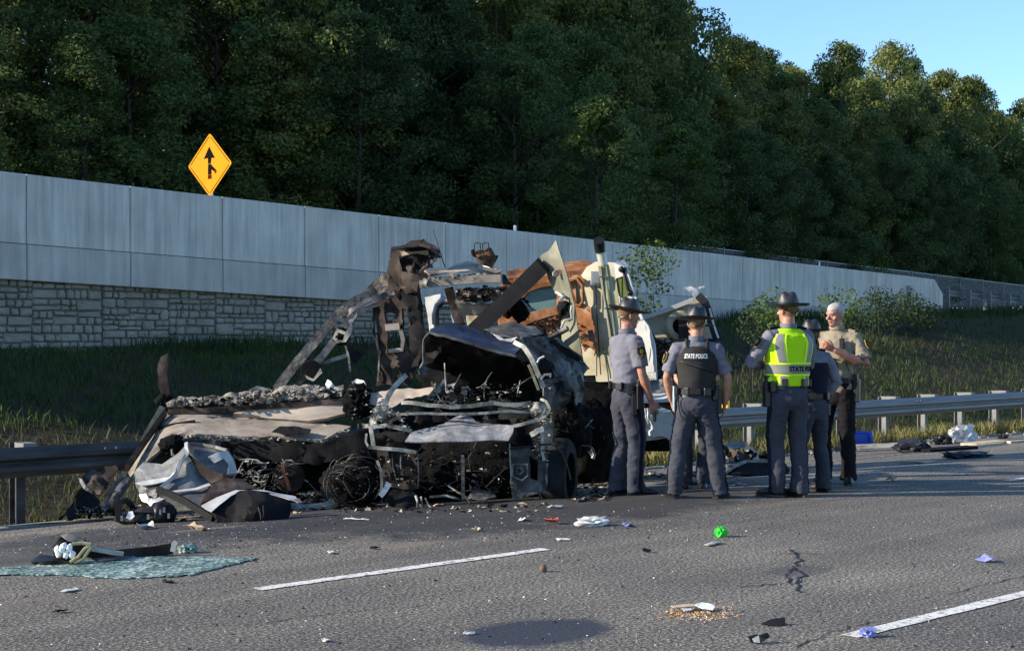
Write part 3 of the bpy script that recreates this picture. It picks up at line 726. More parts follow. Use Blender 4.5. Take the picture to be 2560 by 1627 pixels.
for ri, (w, sp, frac) in enumerate(rows):
    s = .62 * w - (17 if ri < 3 else 6)  # rows run on left of view: unseen trees added to shade the bank
    while s < 52 + 2.6 * w:
        ww = w + rng.uniform(-1.6, 1.6); ss = s + rng.uniform(-1.3, 1.3); s += sp
        q = W0 + WD * ss + WN * ww; xpx = 1280 + q.x * F / q.y; zb = hill_z(ss, ww)
        y = max(sky_y(xpx), -360)
        zt = H + (HY - y) * q.y / F; full = zt - zb
        Ht = full * frac * rng.uniform(.88, 1.0) if ri < 2 else full * rng.uniform(.86, 1.03)
        Ht = max(5, min(Ht, 19)); Ht = min(Ht, 7.5) if ss < -1.5 else Ht  # unseen trees at the left kept low so the rail stays sunlit
        if q.x / q.y < -.37 and abs(q.y - 36 - (q.x + 7.08) * math.tan(SUN_PHI)) < 3.6: Ht = min(Ht, 4.5)  # unseen trees cut short to let the sun reach the sign
        lab = ['leafy forest tree in the front row of the wood just behind the wire fence', 'leafy forest tree standing in the middle of the dark wood behind the wall',  # the added unseen trees left of view share these labels
               'tall leafy tree of the sunlit treetops along the skyline behind the wall', 'tall leafy tree of the sunlit treetops along the skyline behind the wall', 'tree deep in the back of the wood, filling gaps between nearer crowns'][ri]
        plant_tree(rng.choice([KINDS[1], KINDS[2], KINDS[5], KINDS[1], KINDS[2], KINDS[0], KINDS[3]]) if ri in (2, 3) else rng.choice(KINDS if ri == 1 else [KINDS[0], KINDS[3], KINDS[4], KINDS[6], KINDS[1]]), ss, ww, zb, Ht, lab, group=['front row of the wood', 'middle rows of the wood', 'skyline trees', 'skyline trees', 'back row of the wood'][ri]); ntree += 1
# understorey bushes along the fence line
under = (2.6, make_tree_meshes(170, 2.6, 1.25, 'round', 'leaf', .075, 26, 150))
s = -2
while s < 82:
    ss = s + rng.uniform(-.5, .5); w = 9.6 + rng.uniform(0, 1.0)
    plant_tree(under, ss, w, hill_z(ss, w) - .2, rng.uniform(1.6, 3.2), 'dark green bush at the foot of the wood behind the wire fence', 'forest_bush', 'bushes at the foot of the wood', 1.15, 'bush'); s += 2.1
# two trees with sunlit tops painted in as brighter leaf clusters
tip = quads_mesh('sunlit_pale_leaves', leaf_cloud([(0, 0, -.4), (.4, .1, -.8), (-.4, -.1, -.9), (.1, -.3, -.5), (-.6, .2, -1.4), (.65, -.2, -1.3)], [.32, .34, .36, .3, .36, .36], [330, 330, 330, 260, 300, 300], .075, 71), M['leaf_bright'])
for x, y, Yd, Ht, lab in ((1492, 232, 50, 7.5, 'young tree with a sunlit yellow green top before the dark wood above the truck cab'), (1685, 304, 54, 6.2, 'smaller young tree with a pale sunlit top right of the taller bright one')):  # pale tops are painted sunlight, not young growth
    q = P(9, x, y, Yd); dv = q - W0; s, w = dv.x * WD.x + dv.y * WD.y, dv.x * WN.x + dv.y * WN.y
    o = plant_tree(KINDS[4], s, w, q.z - Ht, Ht, lab, 'sunlit_top_tree', None); c = link('sunlit_pale_leaves', tip, o); c.location = (0, 0, KINDS[4][0] + .1); c.scale = (1.2 / o.scale.x, 1.2 / o.scale.x, 1.2 / o.scale.z)

# bushes and weeds at the foot of the wall
def bush(name, label, base, Ht, Rr_, mat, leaf, n_cl, per, seed, cat='bush', group=None, shape='round', wid=1.0):
    cm, tm = make_tree_meshes(seed, Ht, Rr_, shape, mat, leaf, n_cl, per)
    o = thing(name, label, cat, base, 0, group); link('foliage', cm, o); link('stem', tm, o); return o
q = P(0, 1500, 760, 24.5); bush('leafy_shrub', 'green shrub with loose sprays of leaves growing behind the white truck cab', (q.x, q.y, q.z), .95, .52, 'leaf', .04, 60, 260, 301)
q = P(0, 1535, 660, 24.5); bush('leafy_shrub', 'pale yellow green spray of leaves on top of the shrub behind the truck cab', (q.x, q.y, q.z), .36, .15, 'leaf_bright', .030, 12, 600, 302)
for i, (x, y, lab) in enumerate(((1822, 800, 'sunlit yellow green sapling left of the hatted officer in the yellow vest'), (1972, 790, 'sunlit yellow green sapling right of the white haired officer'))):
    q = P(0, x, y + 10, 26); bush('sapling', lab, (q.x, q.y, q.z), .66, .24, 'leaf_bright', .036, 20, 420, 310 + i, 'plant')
wk = [make_tree_meshes(330 + i, 1.0, .20, 'cone', 'weed', .038, 50, 420) for i in range(3)]
wpos = [(1790, 745, 36), (1812, 735, 36.5), (1835, 750, 35), (2035, 735, 44), (2052, 712, 45), (2066, 700, 45.5), (2080, 708, 46), (2098, 740, 45), (2118, 718, 47), (2132, 702, 48), (2150, 716, 48), (2165, 735, 47), (1990, 760, 42), (2010, 750, 43), (2185, 740, 49), (1770, 768, 34)]
for i, (x, ytop, Yd) in enumerate(wpos):
    top = P(0, x, ytop, Yd); dv = top - W0
    zg = top.z - rng.uniform(1.0, 1.5)
    o = thing('tall_weed', 'dark spiky weed growing high against the foot of the concrete wall near its end', 'weed', (top.x, top.y, zg), rng.uniform(0, 6), 'weeds along the wall foot')
    k = top.z - zg; o.scale = (k, k, k); cm, tm = wk[i % 3]; link('foliage', cm, o); link('stem', tm, o)

# grass of the bank and dry grass under the rail: blades, uncountable
def blades(name, pts, h0, h1, wd, mat, seed, bend=.35):
    g = np.random.RandomState(seed); k = len(pts); p0 = np.array(pts); a = g.uniform(0, 6.283, k); hh = g.uniform(h0, h1, k)
    dx, dy = np.cos(a), np.sin(a); b = g.uniform(0, 6.283, k); be = g.uniform(.1, bend, k) * hh
    w = wd * g.uniform(.6, 1.3, k)
    side = np.stack([dx * w, dy * w, 0 * w], 1); tip = np.stack([np.cos(b) * be, np.sin(b) * be, hh], 1); mid = tip * .55; mid[:, 0] *= .6; mid[:, 1] *= .6
    v = np.stack([p0 - side, p0 + side, p0 + mid + side * .7, p0 + tip, p0 + mid - side * .7], 1).reshape(-1, 3)
    me = bpy.data.meshes.new(name); me.vertices.add(len(v)); me.vertices.foreach_set('co', v.astype(np.float32).ravel())
    me.loops.add(len(v)); me.loops.foreach_set('vertex_index', np.arange(len(v), dtype=np.int32))
    me.polygons.add(k); me.polygons.foreach_set('loop_start', np.arange(0, len(v), 5, dtype=np.int32)); me.polygons.foreach_set('loop_total', np.full(k, 5, dtype=np.int32))
    me.materials.append(mat); me.update(); o = link(name, me); o['kind'] = 'stuff'; return o
g = random.Random(9); pts = []; pts2 = []; pts3 = []; pts4 = []
while len(pts) < 60000:
    t = g.uniform(3, 62) ; f = g.uniform(.04, 1)
    if g.random() > min(1, 18 / (t + 6)) : continue
    q = bank(t, f); nz = noise.noise(Vector((q.x * .45, q.y * .45, 7))) + .5 * noise.noise(Vector((q.x * 1.3, q.y * 1.3, 2)))
    low = f < .5 and t < 13  # low left bank: sparse dead stalks, also darkened to stand for shade
    if (nz < -.12 or low) and g.random() < (.9 if low else .72): 
        if g.random() < (.35 if low else .5): pts4.append(tuple(q))
        continue
    pts.append(tuple(q))
blades('bank_grass', pts, .05, .22, .010, M['grass'], 1, .8)
blades('dead_bank_stalks', pts4, .05, .20, .008, M['grass_brown'], 4, 1.0)
while len(pts2) < 11000:
    t = g.uniform(2, 34); f = g.uniform(.018, .06)
    q = bank(t, f)
    if t < 12: continue
    pts2.append(tuple(q))
blades('dry_verge_grass', pts2, .12, .40, .008, M['grass_dry'], 2, .5)
while len(pts3) < 9000:
    t = g.uniform(4, 60); f = g.uniform(.86, 1.0); q = bank(t, f)
    if noise.noise(Vector((q.x * .4, q.y * .4, 17))) < .0: continue
    pts3.append(tuple(q))
blades('tall_wall_grass', pts3, .18, .48, .011, M['grass'], 3, .45)
# ================================================================ the burnt pickup, front towards the camera
def chips(name, mats, root, fr, poly, Y0, Y1, n_, size, seed, flat_=.6): return rubble(name, [M[k] for k in mats], root, in_poly(fr, poly, Y0, Y1), n_, size, seed, 'stuff', flat_)
def lumps(name, mat, root, fr, items, seed=3, amp=.34):
    """charred masses: (x, y, Y, rx, ry_depth, rz) in metres"""
    mb = MB()
    for i, (x, y, Y, a, b, c) in enumerate(items): mb.lump(P(fr, x, y, Y), (a, b, c), amp, 2.6, 4, 0, seed + i)
    o = mb.build(name, M[mat], root, smooth=True, sharp=None)
    return o
def one_lump(name, mat, root, fr, x, y, Y, a, b, c, seed=3, amp=.34):
    return lumps(name, 'soot' if mat.startswith('char') else mat, root, fr, [(x, y, Y, a, b, c)], seed, amp * .75)
def wires(name, mat, root, fr, poly, Y0, Y1, n_, r_, seed, length=.4, sag=.3):
    rng = random.Random(seed); fn = in_poly(fr, poly, Y0, Y1); mb = MB()
    for i in range(n_):
        a = fn(rng); d = Vector((rng.gauss(0, 1), rng.gauss(0, .3), rng.gauss(0, .7))).normalized() * rng.uniform(.3, 1) * length
        k = Vector((rng.gauss(0, 1), rng.gauss(0, .4), rng.gauss(0, 1))) * sag * length * .5
        mb.tube([a, a + d * .33 + k, a + d * .7 + k * .8, a + d], rng.uniform(.5, 1) * r_, 5)
    o = mb.build(name, M[mat], root, smooth=True); o['kind'] = 'stuff'; return o

g0 = G('B', 1000, 1440)
pk = thing('burnt_pickup', 'burnt out black pickup with a blue crumpled hood, its bare front facing the camera', 'pickup', g0)
YF = 15.05
# dark body behind the frame members
one_lump('engine', 'char', pk, 'B', 980, 1050, 16.0, .62, .5, .36, 5)
one_lump('firewall', 'char_smooth', pk, 'B', 1150, 250, 16.5, .66, .4, .30, 8, .2)
one_lump('gearbox', 'char', pk, 'B', 700, 1150, 15.75, .34, .35, .24, 9)
one_lump('radiator_remains', 'char_smooth', pk, 'B', 1250, 1100, 15.6, .40, .16, .30, 10, .25)
plate('floor_pan', M['char_smooth'], pk, 'B', [(150, 640, 15.9), (1760, 620, 15.9), (1760, 1380, 15.7), (200, 1400, 15.7)], crumple=.08, step=90)
plate('bulkhead', M['char_smooth'], pk, 'B', [(420, 560, 15.9), (620, 480, 16.0), (760, 400, 16.2), (1200, 330, 16.3), (1700, 380, 16.1), (1760, 660, 15.9), (140, 660, 15.9)], crumple=.08, step=60)
# hood
plate('hood', M['blue_hood'], pk, 'A', [(705, 985, 15.55), (880, 918, 15.95), (985, 925, 16.05), (1150, 985, 15.95), (1400, 1075, 15.7), (1560, 1105, 15.5), (1610, 1180, 15.2), (1560, 1235, 15.1), (1330, 1185, 15.15), (1020, 1085, 15.2), (830, 1035, 15.25), (690, 1010, 15.35)], crumple=.035, freq=3, step=42, thick=.01)
plate('hood_underside', M['char_smooth'], pk, 'A', [(640, 1080, 15.55), (690, 1020, 15.4), (830, 1045, 15.32), (1020, 1098, 15.28), (1330, 1198, 15.22), (1560, 1248, 15.18), (1640, 1300, 15.6), (1690, 1500, 16.1), (1500, 1510, 16.3), (1200, 1480, 16.3), (900, 1400, 16.2), (720, 1370, 16.0), (640, 1330, 15.8)], crumple=.10, freq=4, step=45, thick=.008)
rod('hood_rim', M['ash_grey'], pk, 'A', [(1565, 1245, 15.1), (1330, 1192, 15.13), (1020, 1092, 15.18), (830, 1040, 15.22), (700, 1012, 15.33), (640, 1085, 15.45), (636, 1300, 15.5), (600, 1385, 15.45)], .016, 7, .01)
plate('hood_corner', M['alu_dark'], pk, 'A', [(575, 1385, 15.3), (640, 1330, 15.4), (690, 1365, 15.4), (760, 1380, 15.5), (640, 1455, 15.35), (600, 1430, 15.3)], crumple=.04, step=22)
# windscreen pillar and crushed cowl on the right
bar('windscreen_pillar', M['ash_light'], pk, 'A', [(1560, 1110, 15.35), (1650, 1160, 15.2), (1720, 1270, 15.1), (1800, 1460, 15.05), (1840, 1560, 15.05)], .046, .05, .004)
bar('pillar_trim', M['olive_stack'], pk, 'A', [(1690, 1330, 15.0), (1740, 1450, 15.0), (1790, 1580, 15.0)], .028, .03, .006)
plate('cowl', M['ash_grey'], pk, 'A', [(1240, 985, 16.1), (1400, 925, 16.35), (1560, 915, 16.4), (1760, 955, 16.3), (1830, 1020, 16.1), (1600, 1075, 15.6), (1450, 1060, 15.7), (1320, 1020, 15.9)], crumple=.06, step=34)
plate('cowl_tear', M['alu_pale'], pk, 'A', [(1370, 1035, 15.6), (1440, 1075, 15.5), (1580, 1060, 15.5), (1520, 1105, 15.45), (1400, 1085, 15.5), (1330, 1020, 15.65)], crumple=.03, step=18)
plate('crushed_fender', M['ash_grey'], pk, 'A', [(1570, 1100, 15.35), (1680, 1050, 15.7), (1850, 1030, 16.0), (2010, 1110, 16.2), (2170, 1260, 16.3), (2290, 1360, 16.3), (2250, 1430, 16.2), (2260, 1560, 16.1), (2210, 1680, 16.0), (2080, 1760, 15.8), (1930, 1760, 15.5), (1830, 1700, 15.3), (1840, 1560, 15.2), (1780, 1380, 15.2), (1690, 1220, 15.2)],
      ctrl=[(1980, 1300, 15.5), (2080, 1560, 15.4), (1900, 1480, 15.7), (1820, 1250, 15.8)], crumple=.13, freq=3.6, step=36, thick=.012)
plate('fender_edge', M['char_smooth'], pk, 'A', [(1800, 960, 16.2), (1900, 1030, 16.1), (2060, 1150, 15.9), (2210, 1260, 15.9), (2200, 1310, 15.85), (2090, 1260, 15.8), (1950, 1150, 15.9), (1840, 1050, 16)], crumple=.05, step=28)
plate('mirror_remains', M['char'], pk, 'A', [(1790, 1290, 15.15), (1840, 1240, 15.15), (1910, 1300, 15.2), (1960, 1450, 15.2), (1840, 1490, 15.1), (1790, 1400, 15.1)], crumple=.05, step=24)
rod('mirror_rim', M['alu_pale'], pk, 'A', [(1780, 1310, 15.05), (1800, 1270, 15.05), (1850, 1248, 15.05)], .012)
bar('bracket', M['ash_light'], pk, 'A', [(1810, 1475, 15.0), (1850, 1430, 15.0), (1915, 1425, 15.0), (1905, 1455, 15.0)], .022)
# front frame
for pts, w, mt, nm in (
        ([(390, 470, 15.0), (520, 475, 14.95), (640, 500, 14.93), (850, 510, 14.93), (1050, 500, 14.93), (1250, 478, 14.95), (1450, 490, 14.97), (1600, 478, 15.0)], .055, 'ash_light', 'upper_rail'),
        ([(180, 585, 14.95), (480, 575, 14.9), (900, 578, 14.9), (1100, 570, 14.9), (1400, 550, 14.93), (1740, 570, 15.0)], .036, 'ash_light', 'cross_rail'),
        ([(110, 690, 14.9), (250, 685, 14.87), (400, 710, 14.87), (480, 730, 14.9)], .055, 'ash_light', 'lower_rail'),
        ([(1430, 690, 14.9), (1540, 668, 14.88), (1640, 640, 14.9), (1790, 625, 14.95)], .045, 'ash_light', 'lower_rail'),
        ([(75, 885, 14.8), (300, 905, 14.78), (520, 935, 14.8)], .05, 'ash_light', 'bumper_bracket'),
        ([(430, 215, 15.3), (360, 275, 15.25), (290, 360, 15.15), (240, 470, 15.05), (220, 530, 15.0)], .075, 'ash_light', 'fender_rail'),
        ([(790, 270, 15.3), (740, 330, 15.25), (680, 390, 15.15), (600, 480, 15.05)], .075, 'ash_metal', 'hood_stay'),
        ([(100, 690, 14.9), (110, 760, 14.88), (130, 880, 14.86)], .06, 'ash_light', 'radiator_post'),
        ([(160, 1010, 14.8), (190, 1110, 14.8), (205, 1290, 14.85)], .04, 'ash_light', 'radiator_post'),
        ([(955, 960, 14.95), (960, 1120, 14.93), (965, 1380, 14.95)], .050, 'ash_grey', 'center_post'),
        ([(1395, 850, 14.9), (1400, 1010, 14.9), (1405, 1190, 14.9)], .022, 'ash_light', 'headlight_post'),
        ([(1690, 700, 14.85), (1695, 800, 14.85), (1700, 930, 14.85), (1720, 1010, 14.85)], .045, 'ash_light', 'side_post'),
        ([(1400, 900, 14.85), (1600, 880, 14.83), (1780, 855, 14.85)], .028, 'soot_beam', 'brace'),
        ([(1595, 770, 14.83), (1650, 735, 14.82), (1710, 715, 14.82)], .07, 'ash_light', 'lamp_bracket'),
        ([(60, 760, 14.9), (45, 830, 14.88), (80, 890, 14.86)], .03, 'ash_light', 'left_bracket'),
        ([(230, 640, 14.95), (200, 600, 14.95), (170, 560, 14.95), (120, 560, 14.95)], .04, 'ash_light', 'left_hinge'),
        ([(1660, 640, 14.9), (1740, 600, 14.9), (1770, 530, 14.92), (1740, 470, 14.95), (1690, 440, 15)], .04, 'ash_light', 'right_hinge'),
        ([(1170, 1260, 15.0), (1300, 1130, 15.0), (1385, 1060, 15.0)], .018, 'rust_dark', 'thin_strut'),
        ([(1560, 1330, 14.9), (1740, 1300, 14.92)], .03, 'ash_metal', 'lower_lip'),
        ([(1745, 1035, 14.95), (1735, 1300, 14.95)], .035, 'ash_metal', 'outer_post'),
        ([(240, 960, 14.9), (250, 1060, 14.9), (280, 1180, 14.9)], .018, 'ash_metal', 'lamp_rib'),
        ([(300, 950, 14.9), (310, 1080, 14.9), (335, 1190, 14.9)], .018, 'ash_metal', 'lamp_rib'),
        ([(380, 960, 14.9), (385, 1100, 14.9)], .018, 'ash_light', 'lamp_rib'),
        ([(540, 950, 14.9), (545, 1270, 14.9)], .02, 'ash_grey', 'lamp_rib'),
        ([(820, 1240, 14.9), (950, 1330, 14.88)], .025, 'ash_metal', 'lower_strut'),
        ([(650, 1350, 14.85), (800, 1335, 14.85), (960, 1380, 14.85), (1250, 1340, 14.9)], .03, 'ash_metal', 'lower_strut'),
        ([(190, 1340, 14.7), (240, 1280, 14.72), (275, 1225, 14.75)], .08, 'alu_pale', 'broken_bracket')):
    bar(nm, M[mt], pk, 'B', pts, w * .66, w * .55, .012)
plate('corner_plate', M['ash_light'], pk, 'B', [(1690, 690, 14.9), (1785, 620, 14.95), (1800, 760, 15), (1780, 900, 15), (1700, 860, 14.9)], crumple=.03, step=22)
plate('hinge_plate', M['ash_metal'], pk, 'B', [(1560, 500, 15.0), (1720, 440, 15.0), (1770, 540, 15.0), (1800, 620, 14.95), (1660, 640, 14.93), (1600, 560, 14.95)], crumple=.05, step=22, ragged=8)
plate('left_hinge_plate', M['ash_metal'], pk, 'B', [(150, 500, 14.95), (260, 520, 15), (300, 560, 14.95), (200, 640, 14.9), (80, 700, 14.9), (100, 600, 14.95)], crumple=.05, step=22, ragged=8)
plate('grille_cover', M['grille_sheet'], pk, 'B', [(420, 840, 14.75), (480, 755, 14.85), (640, 715, 14.95), (780, 680, 15.05), (900, 610, 15.2), (965, 592, 15.2), (1040, 615, 15.2), (1090, 665, 15.05), (1250, 680, 14.95), (1440, 690, 14.85), (1430, 760, 14.75), (1385, 830, 14.7), (1240, 825, 14.7), (1100, 835, 14.68), (900, 842, 14.66), (700, 838, 14.66), (560, 850, 14.7)],
      ctrl=[(960, 720, 14.8), (760, 760, 14.72), (1180, 760, 14.74)], crumple=.010, freq=4, step=34, thick=.012)
plate('headlight_panel', M['ash_grey'], pk, 'B', [(1395, 880, 14.95), (1560, 870, 14.93), (1690, 1000, 14.95), (1745, 1030, 15), (1735, 1300, 15), (1620, 1330, 14.95), (1420, 1370, 14.92), (1400, 1200, 14.92)], holes=[[(1580, 960), (1660, 1010), (1650, 1200), (1590, 1180)]], crumple=.03, step=32)
rod('headlight_ring', M['ash_metal'], pk, 'B', [(1420, 1050, 14.85), (1560, 1045, 14.85), (1565, 1150, 14.85), (1510, 1195, 14.85), (1425, 1160, 14.85), (1420, 1050, 14.85)], .010, 6)
rod('lamp_socket', M['ash_metal'], pk, 'B', [(1470, 1080, 14.84), (1500, 1075, 14.84), (1520, 1110, 14.84), (1490, 1140, 14.84), (1465, 1110, 14.84), (1470, 1080, 14.84)], .012, 6)
plate('left_lamp_panel', M['brown_burnt'], pk, 'B', [(130, 760, 15.0), (200, 740, 15), (540, 960, 14.95), (545, 1270, 14.95), (470, 1290, 14.95), (230, 1240, 15), (180, 1010, 14.95)], holes=[[(415, 1060), (480, 1060), (480, 1150), (415, 1150)]], crumple=.06, step=34)
chips('front_ash', ['ash_light', 'ash_metal', 'char'], pk, 'B', [(180, 940), (540, 960), (540, 1250), (200, 1250)], 14.75, 14.95, 60, (.010, .035), 4)
chips('hinge_ash', ['ash_light', 'ash_metal'], pk, 'B', [(80, 520), (300, 480), (480, 720), (120, 720)], 14.8, 15.0, 110, (.010, .032), 41)
chips('corner_ash', ['ash_light', 'ash_metal'], pk, 'B', [(1560, 480), (1760, 450), (1800, 640), (1760, 1040), (1600, 960), (1700, 700)], 14.75, 15.0, 110, (.010, .032), 42)
chips('engine_debris', ['char', 'char', 'soot', 'char_smooth', 'ash_metal', 'soot'], pk, 'B', [(560, 880), (1390, 860), (1390, 1330), (560, 1330)], 15.0, 15.5, 170, (.012, .05), 5)
chips('bay_debris', ['ash_light', 'char', 'ash_metal', 'char', 'soot', 'soot', 'char_smooth'], pk, 'B', [(720, 300), (1450, 300), (1560, 470), (620, 480)], 15.0, 15.6, 170, (.012, .055), 6)
wires('wiring', 'wire', pk, 'B', [(560, 880), (1390, 860), (1390, 1330), (560, 1330)], 14.85, 15.2, 26, .006, 7, .35)
wires('bay_wiring', 'ash_metal', pk, 'B', [(720, 300), (1500, 330), (1560, 470), (620, 480)], 14.95, 15.3, 16, .007, 8, .3)
plate('battery_tray', M['alu_pale'], pk, 'B', [(780, 320, 15.2), (890, 295, 15.25), (870, 370, 15.15), (810, 390, 15.1)], holes=[[(815, 330), (865, 318), (855, 355), (825, 365)]], crumple=.02, step=14)
plate('skid_plate', M['ash_grey'], pk, 'B', [(990, 1370, 14.8), (1060, 1260, 15.1), (1270, 1310, 15.0), (1270, 1350, 14.85), (1130, 1375, 14.75)], crumple=.05, step=22)
plate('valance', M['char_smooth'], pk, 'B', [(230, 1380, 14.7), (300, 1260, 14.9), (480, 1290, 14.9), (560, 1350, 14.8), (530, 1460, 14.7), (300, 1440, 14.65)], crumple=.05, step=26)
rod('hose', M['wire'], pk, 'B', [(980, 1340, 14.8), (1025, 1400, 14.75), (1000, 1450, 14.75), (940, 1465, 14.75)], .010, 6)
for pts in ([(520, 1340, 14.7), (540, 1400, 14.65), (530, 1480, 14.62)], [(570, 1350, 14.7), (580, 1420, 14.65), (575, 1475, 14.62)], [(610, 1360, 14.7), (640, 1430, 14.65), (690, 1475, 14.6)]): rod('cable', M['ash_metal'], pk, 'B', pts, .012, 6)
# wheel on the right
def wheel(root, c, r_, w, rot, mat_t='rubber', rim_mat='rust_dark', squash=1.0):
    mb = MB(); mb.lathe((0, 0, 0), [(r_ * .62, -w / 2), (r_ * .9, -w / 2), (r_, -w * .32), (r_ * 1.0, w * .32), (r_ * .9, w / 2), (r_ * .62, w / 2), (r_ * .62, -w / 2)], 28, 'X')
    q = Matrix.Translation(c) @ rot; mb.v = [q @ v for v in mb.v]; t = mb.build('tyre', M[mat_t], root, smooth=True, sharp=40)
    mb = MB(); mb.lathe((0, 0, 0), [(.02, w * .2), (r_ * .25, w * .25), (r_ * .55, w * .1), (r_ * .63, w * .46), (r_ * .63, -w * .46), (r_ * .3, -w * .3), (.02, -w * .3)], 24, 'X'); mb.v = [q @ v for v in mb.v]
    mb.build('rim', M[rim_mat], root, smooth=True, sharp=40); return t
wheel(pk, P('B', 1850, 1150, 15.35) , .38, .26, Matrix.Rotation(R(-14), 4, 'Z'), rim_mat='soot')
rod('brake_hose', M['wire'], pk, 'B', [(1820, 870, 15.0), (1880, 930, 14.98), (1940, 1080, 14.98), (1965, 1190, 15.0)], .010, 6)
one_lump('wheel_arch_remains', 'char', pk, 'B', 1920, 720, 16.0, .26, .4, .34, 21)
wires('cab_wires', 'ash_metal', pk, 'B', [(1820, 600), (2040, 560), (2060, 860), (1850, 880)], 15.6, 15.9, 14, .008, 23, .3)
# charred front left tyre with its steel wires bare
rootw = pk
mb = MB(); rr = random.Random(4); cw = P(2, 590, 1330, 15.15)
for i in range(22):
    r_ = rr.uniform(.10, .33); off = Vector((rr.uniform(-.16, .16), rr.uniform(-.10, .10), rr.uniform(-.04, .05))); a0 = rr.uniform(0, 6.28); ln = rr.uniform(.9, 3.2); pts = []
    for k in range(13):
        a = a0 + ln * k / 12; pts.append(cw + off + Vector((r_ * math.cos(a) * .95, -.1 * math.sin(a * 2), r_ * math.sin(a) * .8)) + noise.noise_vector(Vector((a, i, 0))) * .09)
    mb.tube(pts, rr.uniform(.003, .006), 4)
o = mb.build('tyre_wires', M['wire'], pk, smooth=True); o['kind'] = 'stuff'
one_lump('burnt_tyre', 'char', pk, 2, 600, 1330, 15.35, .34, .2, .22, 31)
chips('wheel_ash', ['ash_metal', 'char', 'soot', 'brown_burnt'], pk, 2, [(480, 1200), (640, 1160), (720, 1220), (720, 1400), (470, 1390)], 14.9, 15.15, 80, (.010, .035), 33)

# ================================================================ burnt cab shell standing behind it
cs_ = thing('burnt_cab_shell', 'burnt open cab shell with a sloping arch and charred posts', 'truck wreck', (P(2, 800, 900, 17.2).x, 17.3, -.35))
bar('arch_outer', M['bark_burnt'], cs_, 2, [(190, 855, 16.9), (300, 710, 17.0), (400, 595, 17.1), (500, 475, 17.2), (600, 395, 17.25), (700, 350, 17.3), (790, 338, 17.3), (900, 345, 17.3)], .105, .06, .012)
bar('arch_inner', M['beige'], cs_, 2, [(245, 862, 16.8), (330, 790, 16.85), (420, 690, 16.95), (520, 560, 17.05), (590, 470, 17.1), (650, 430, 17.15), (720, 405, 17.2)], .080, .05, .010)
plate('arch_web', M['alu_dark'], cs_, 2, [(560, 440, 17.15), (640, 390, 17.2), (740, 352, 17.25), (840, 350, 17.3), (870, 400, 17.3), (840, 375, 17.25), (720, 400, 17.15), (620, 440, 17.1), (560, 540, 17.05), (540, 590, 17.0)], crumple=.03, step=22, ragged=6)
bar('strut', M['beige'], cs_, 2, [(400, 735, 16.95), (480, 700, 16.97), (555, 678, 17)], .042, .04, .004)
bar('strut', M['brown_burnt'], cs_, 2, [(620, 665, 17.05), (710, 660, 17.1)], .04, .03)
mb = MB(); q = P(2, 368, 758, 16.85); mb.lathe(q, [(.0, -.05), (.11, -.05), (.12, 0), (.11, .04), (.06, .03), (0, .03)], 16, 'Y'); mb.build('joint_disc', M['char_smooth'], cs_, smooth=True, sharp=40)
one_lump('upper_joint', 'char_smooth', cs_, 2, 525, 578, 17.0, .10, .08, .09, 41)
plate('joint_tear', M['ash_light'], cs_, 2, [(335, 780, 16.8), (380, 800, 16.78), (415, 745, 16.78), (425, 770, 16.78), (380, 812, 16.76), (345, 800, 16.78)], crumple=.02, step=10)
plate('joint_tear', M['ash_light'], cs_, 2, [(500, 540, 16.95), (545, 555, 16.9), (580, 510, 16.95), (575, 560, 16.9), (550, 610, 16.92), (500, 615, 16.95), (480, 590, 16.95)], holes=[[(505, 560), (540, 570), (535, 600), (505, 600)]], crumple=.02, step=12)
bar('hanging_strip', M['ash_light'], cs_, 2, [(545, 628, 16.98), (560, 680, 16.97), (572, 765, 16.97)], .022, .01, .012)
plate('hanging_mesh', M['soot_beam'], cs_, 2, [(555, 622, 17.05), (640, 675, 17.1), (625, 700, 17.1), (590, 725, 17.08), (572, 690, 17.05)], crumple=.03, step=14)
# rear wall of the shell, two torn openings
plate('rear_wall', M['brown_burnt'], cs_, 2, [(690, 415, 17.35), (740, 385, 17.3), (860, 345, 17.2), (900, 345, 17.15), (905, 500, 17.1), (915, 720, 17.1), (880, 830, 17.15), (705, 835, 17.35), (722, 760, 17.3), (712, 640, 17.3), (690, 560, 17.3)],
      holes=[[(757, 525), (826, 520), (848, 590), (835, 655), (770, 655), (765, 560)], [(758, 460), (785, 452), (805, 470), (800, 500), (765, 502)], [(790, 745), (815, 735), (832, 760), (815, 790), (795, 785)], [(848, 435), (868, 440), (890, 600), (905, 720), (870, 660), (852, 560)]], crumple=.035, step=20, ragged=4, thick=.03)
bar('window_sill', M['beige_clean'], cs_, 2, [(752, 535, 17.12), (826, 528, 17.1)], .075, .05)
bar('window_jamb', M['beige_clean'], cs_, 2, [(830, 545, 17.1), (843, 600, 17.1), (838, 650, 17.1), (770, 656, 17.15)], .045, .04)
for pts in ([(700, 500, 17.25), (706, 600, 17.25), (718, 700, 17.25), (712, 810, 17.25)],): bar('torn_edge', M['ash_light'], cs_, 2, pts, .018, .02, .012)
plate('charred_post', M['char_smooth'], cs_, 2, [(800, 330, 17.1), (930, 335, 17.0), (945, 420, 17.0), (965, 640, 16.95), (950, 735, 16.9), (905, 740, 16.95), (895, 560, 17), (880, 430, 17.05)], crumple=.03, step=22, thick=.09)
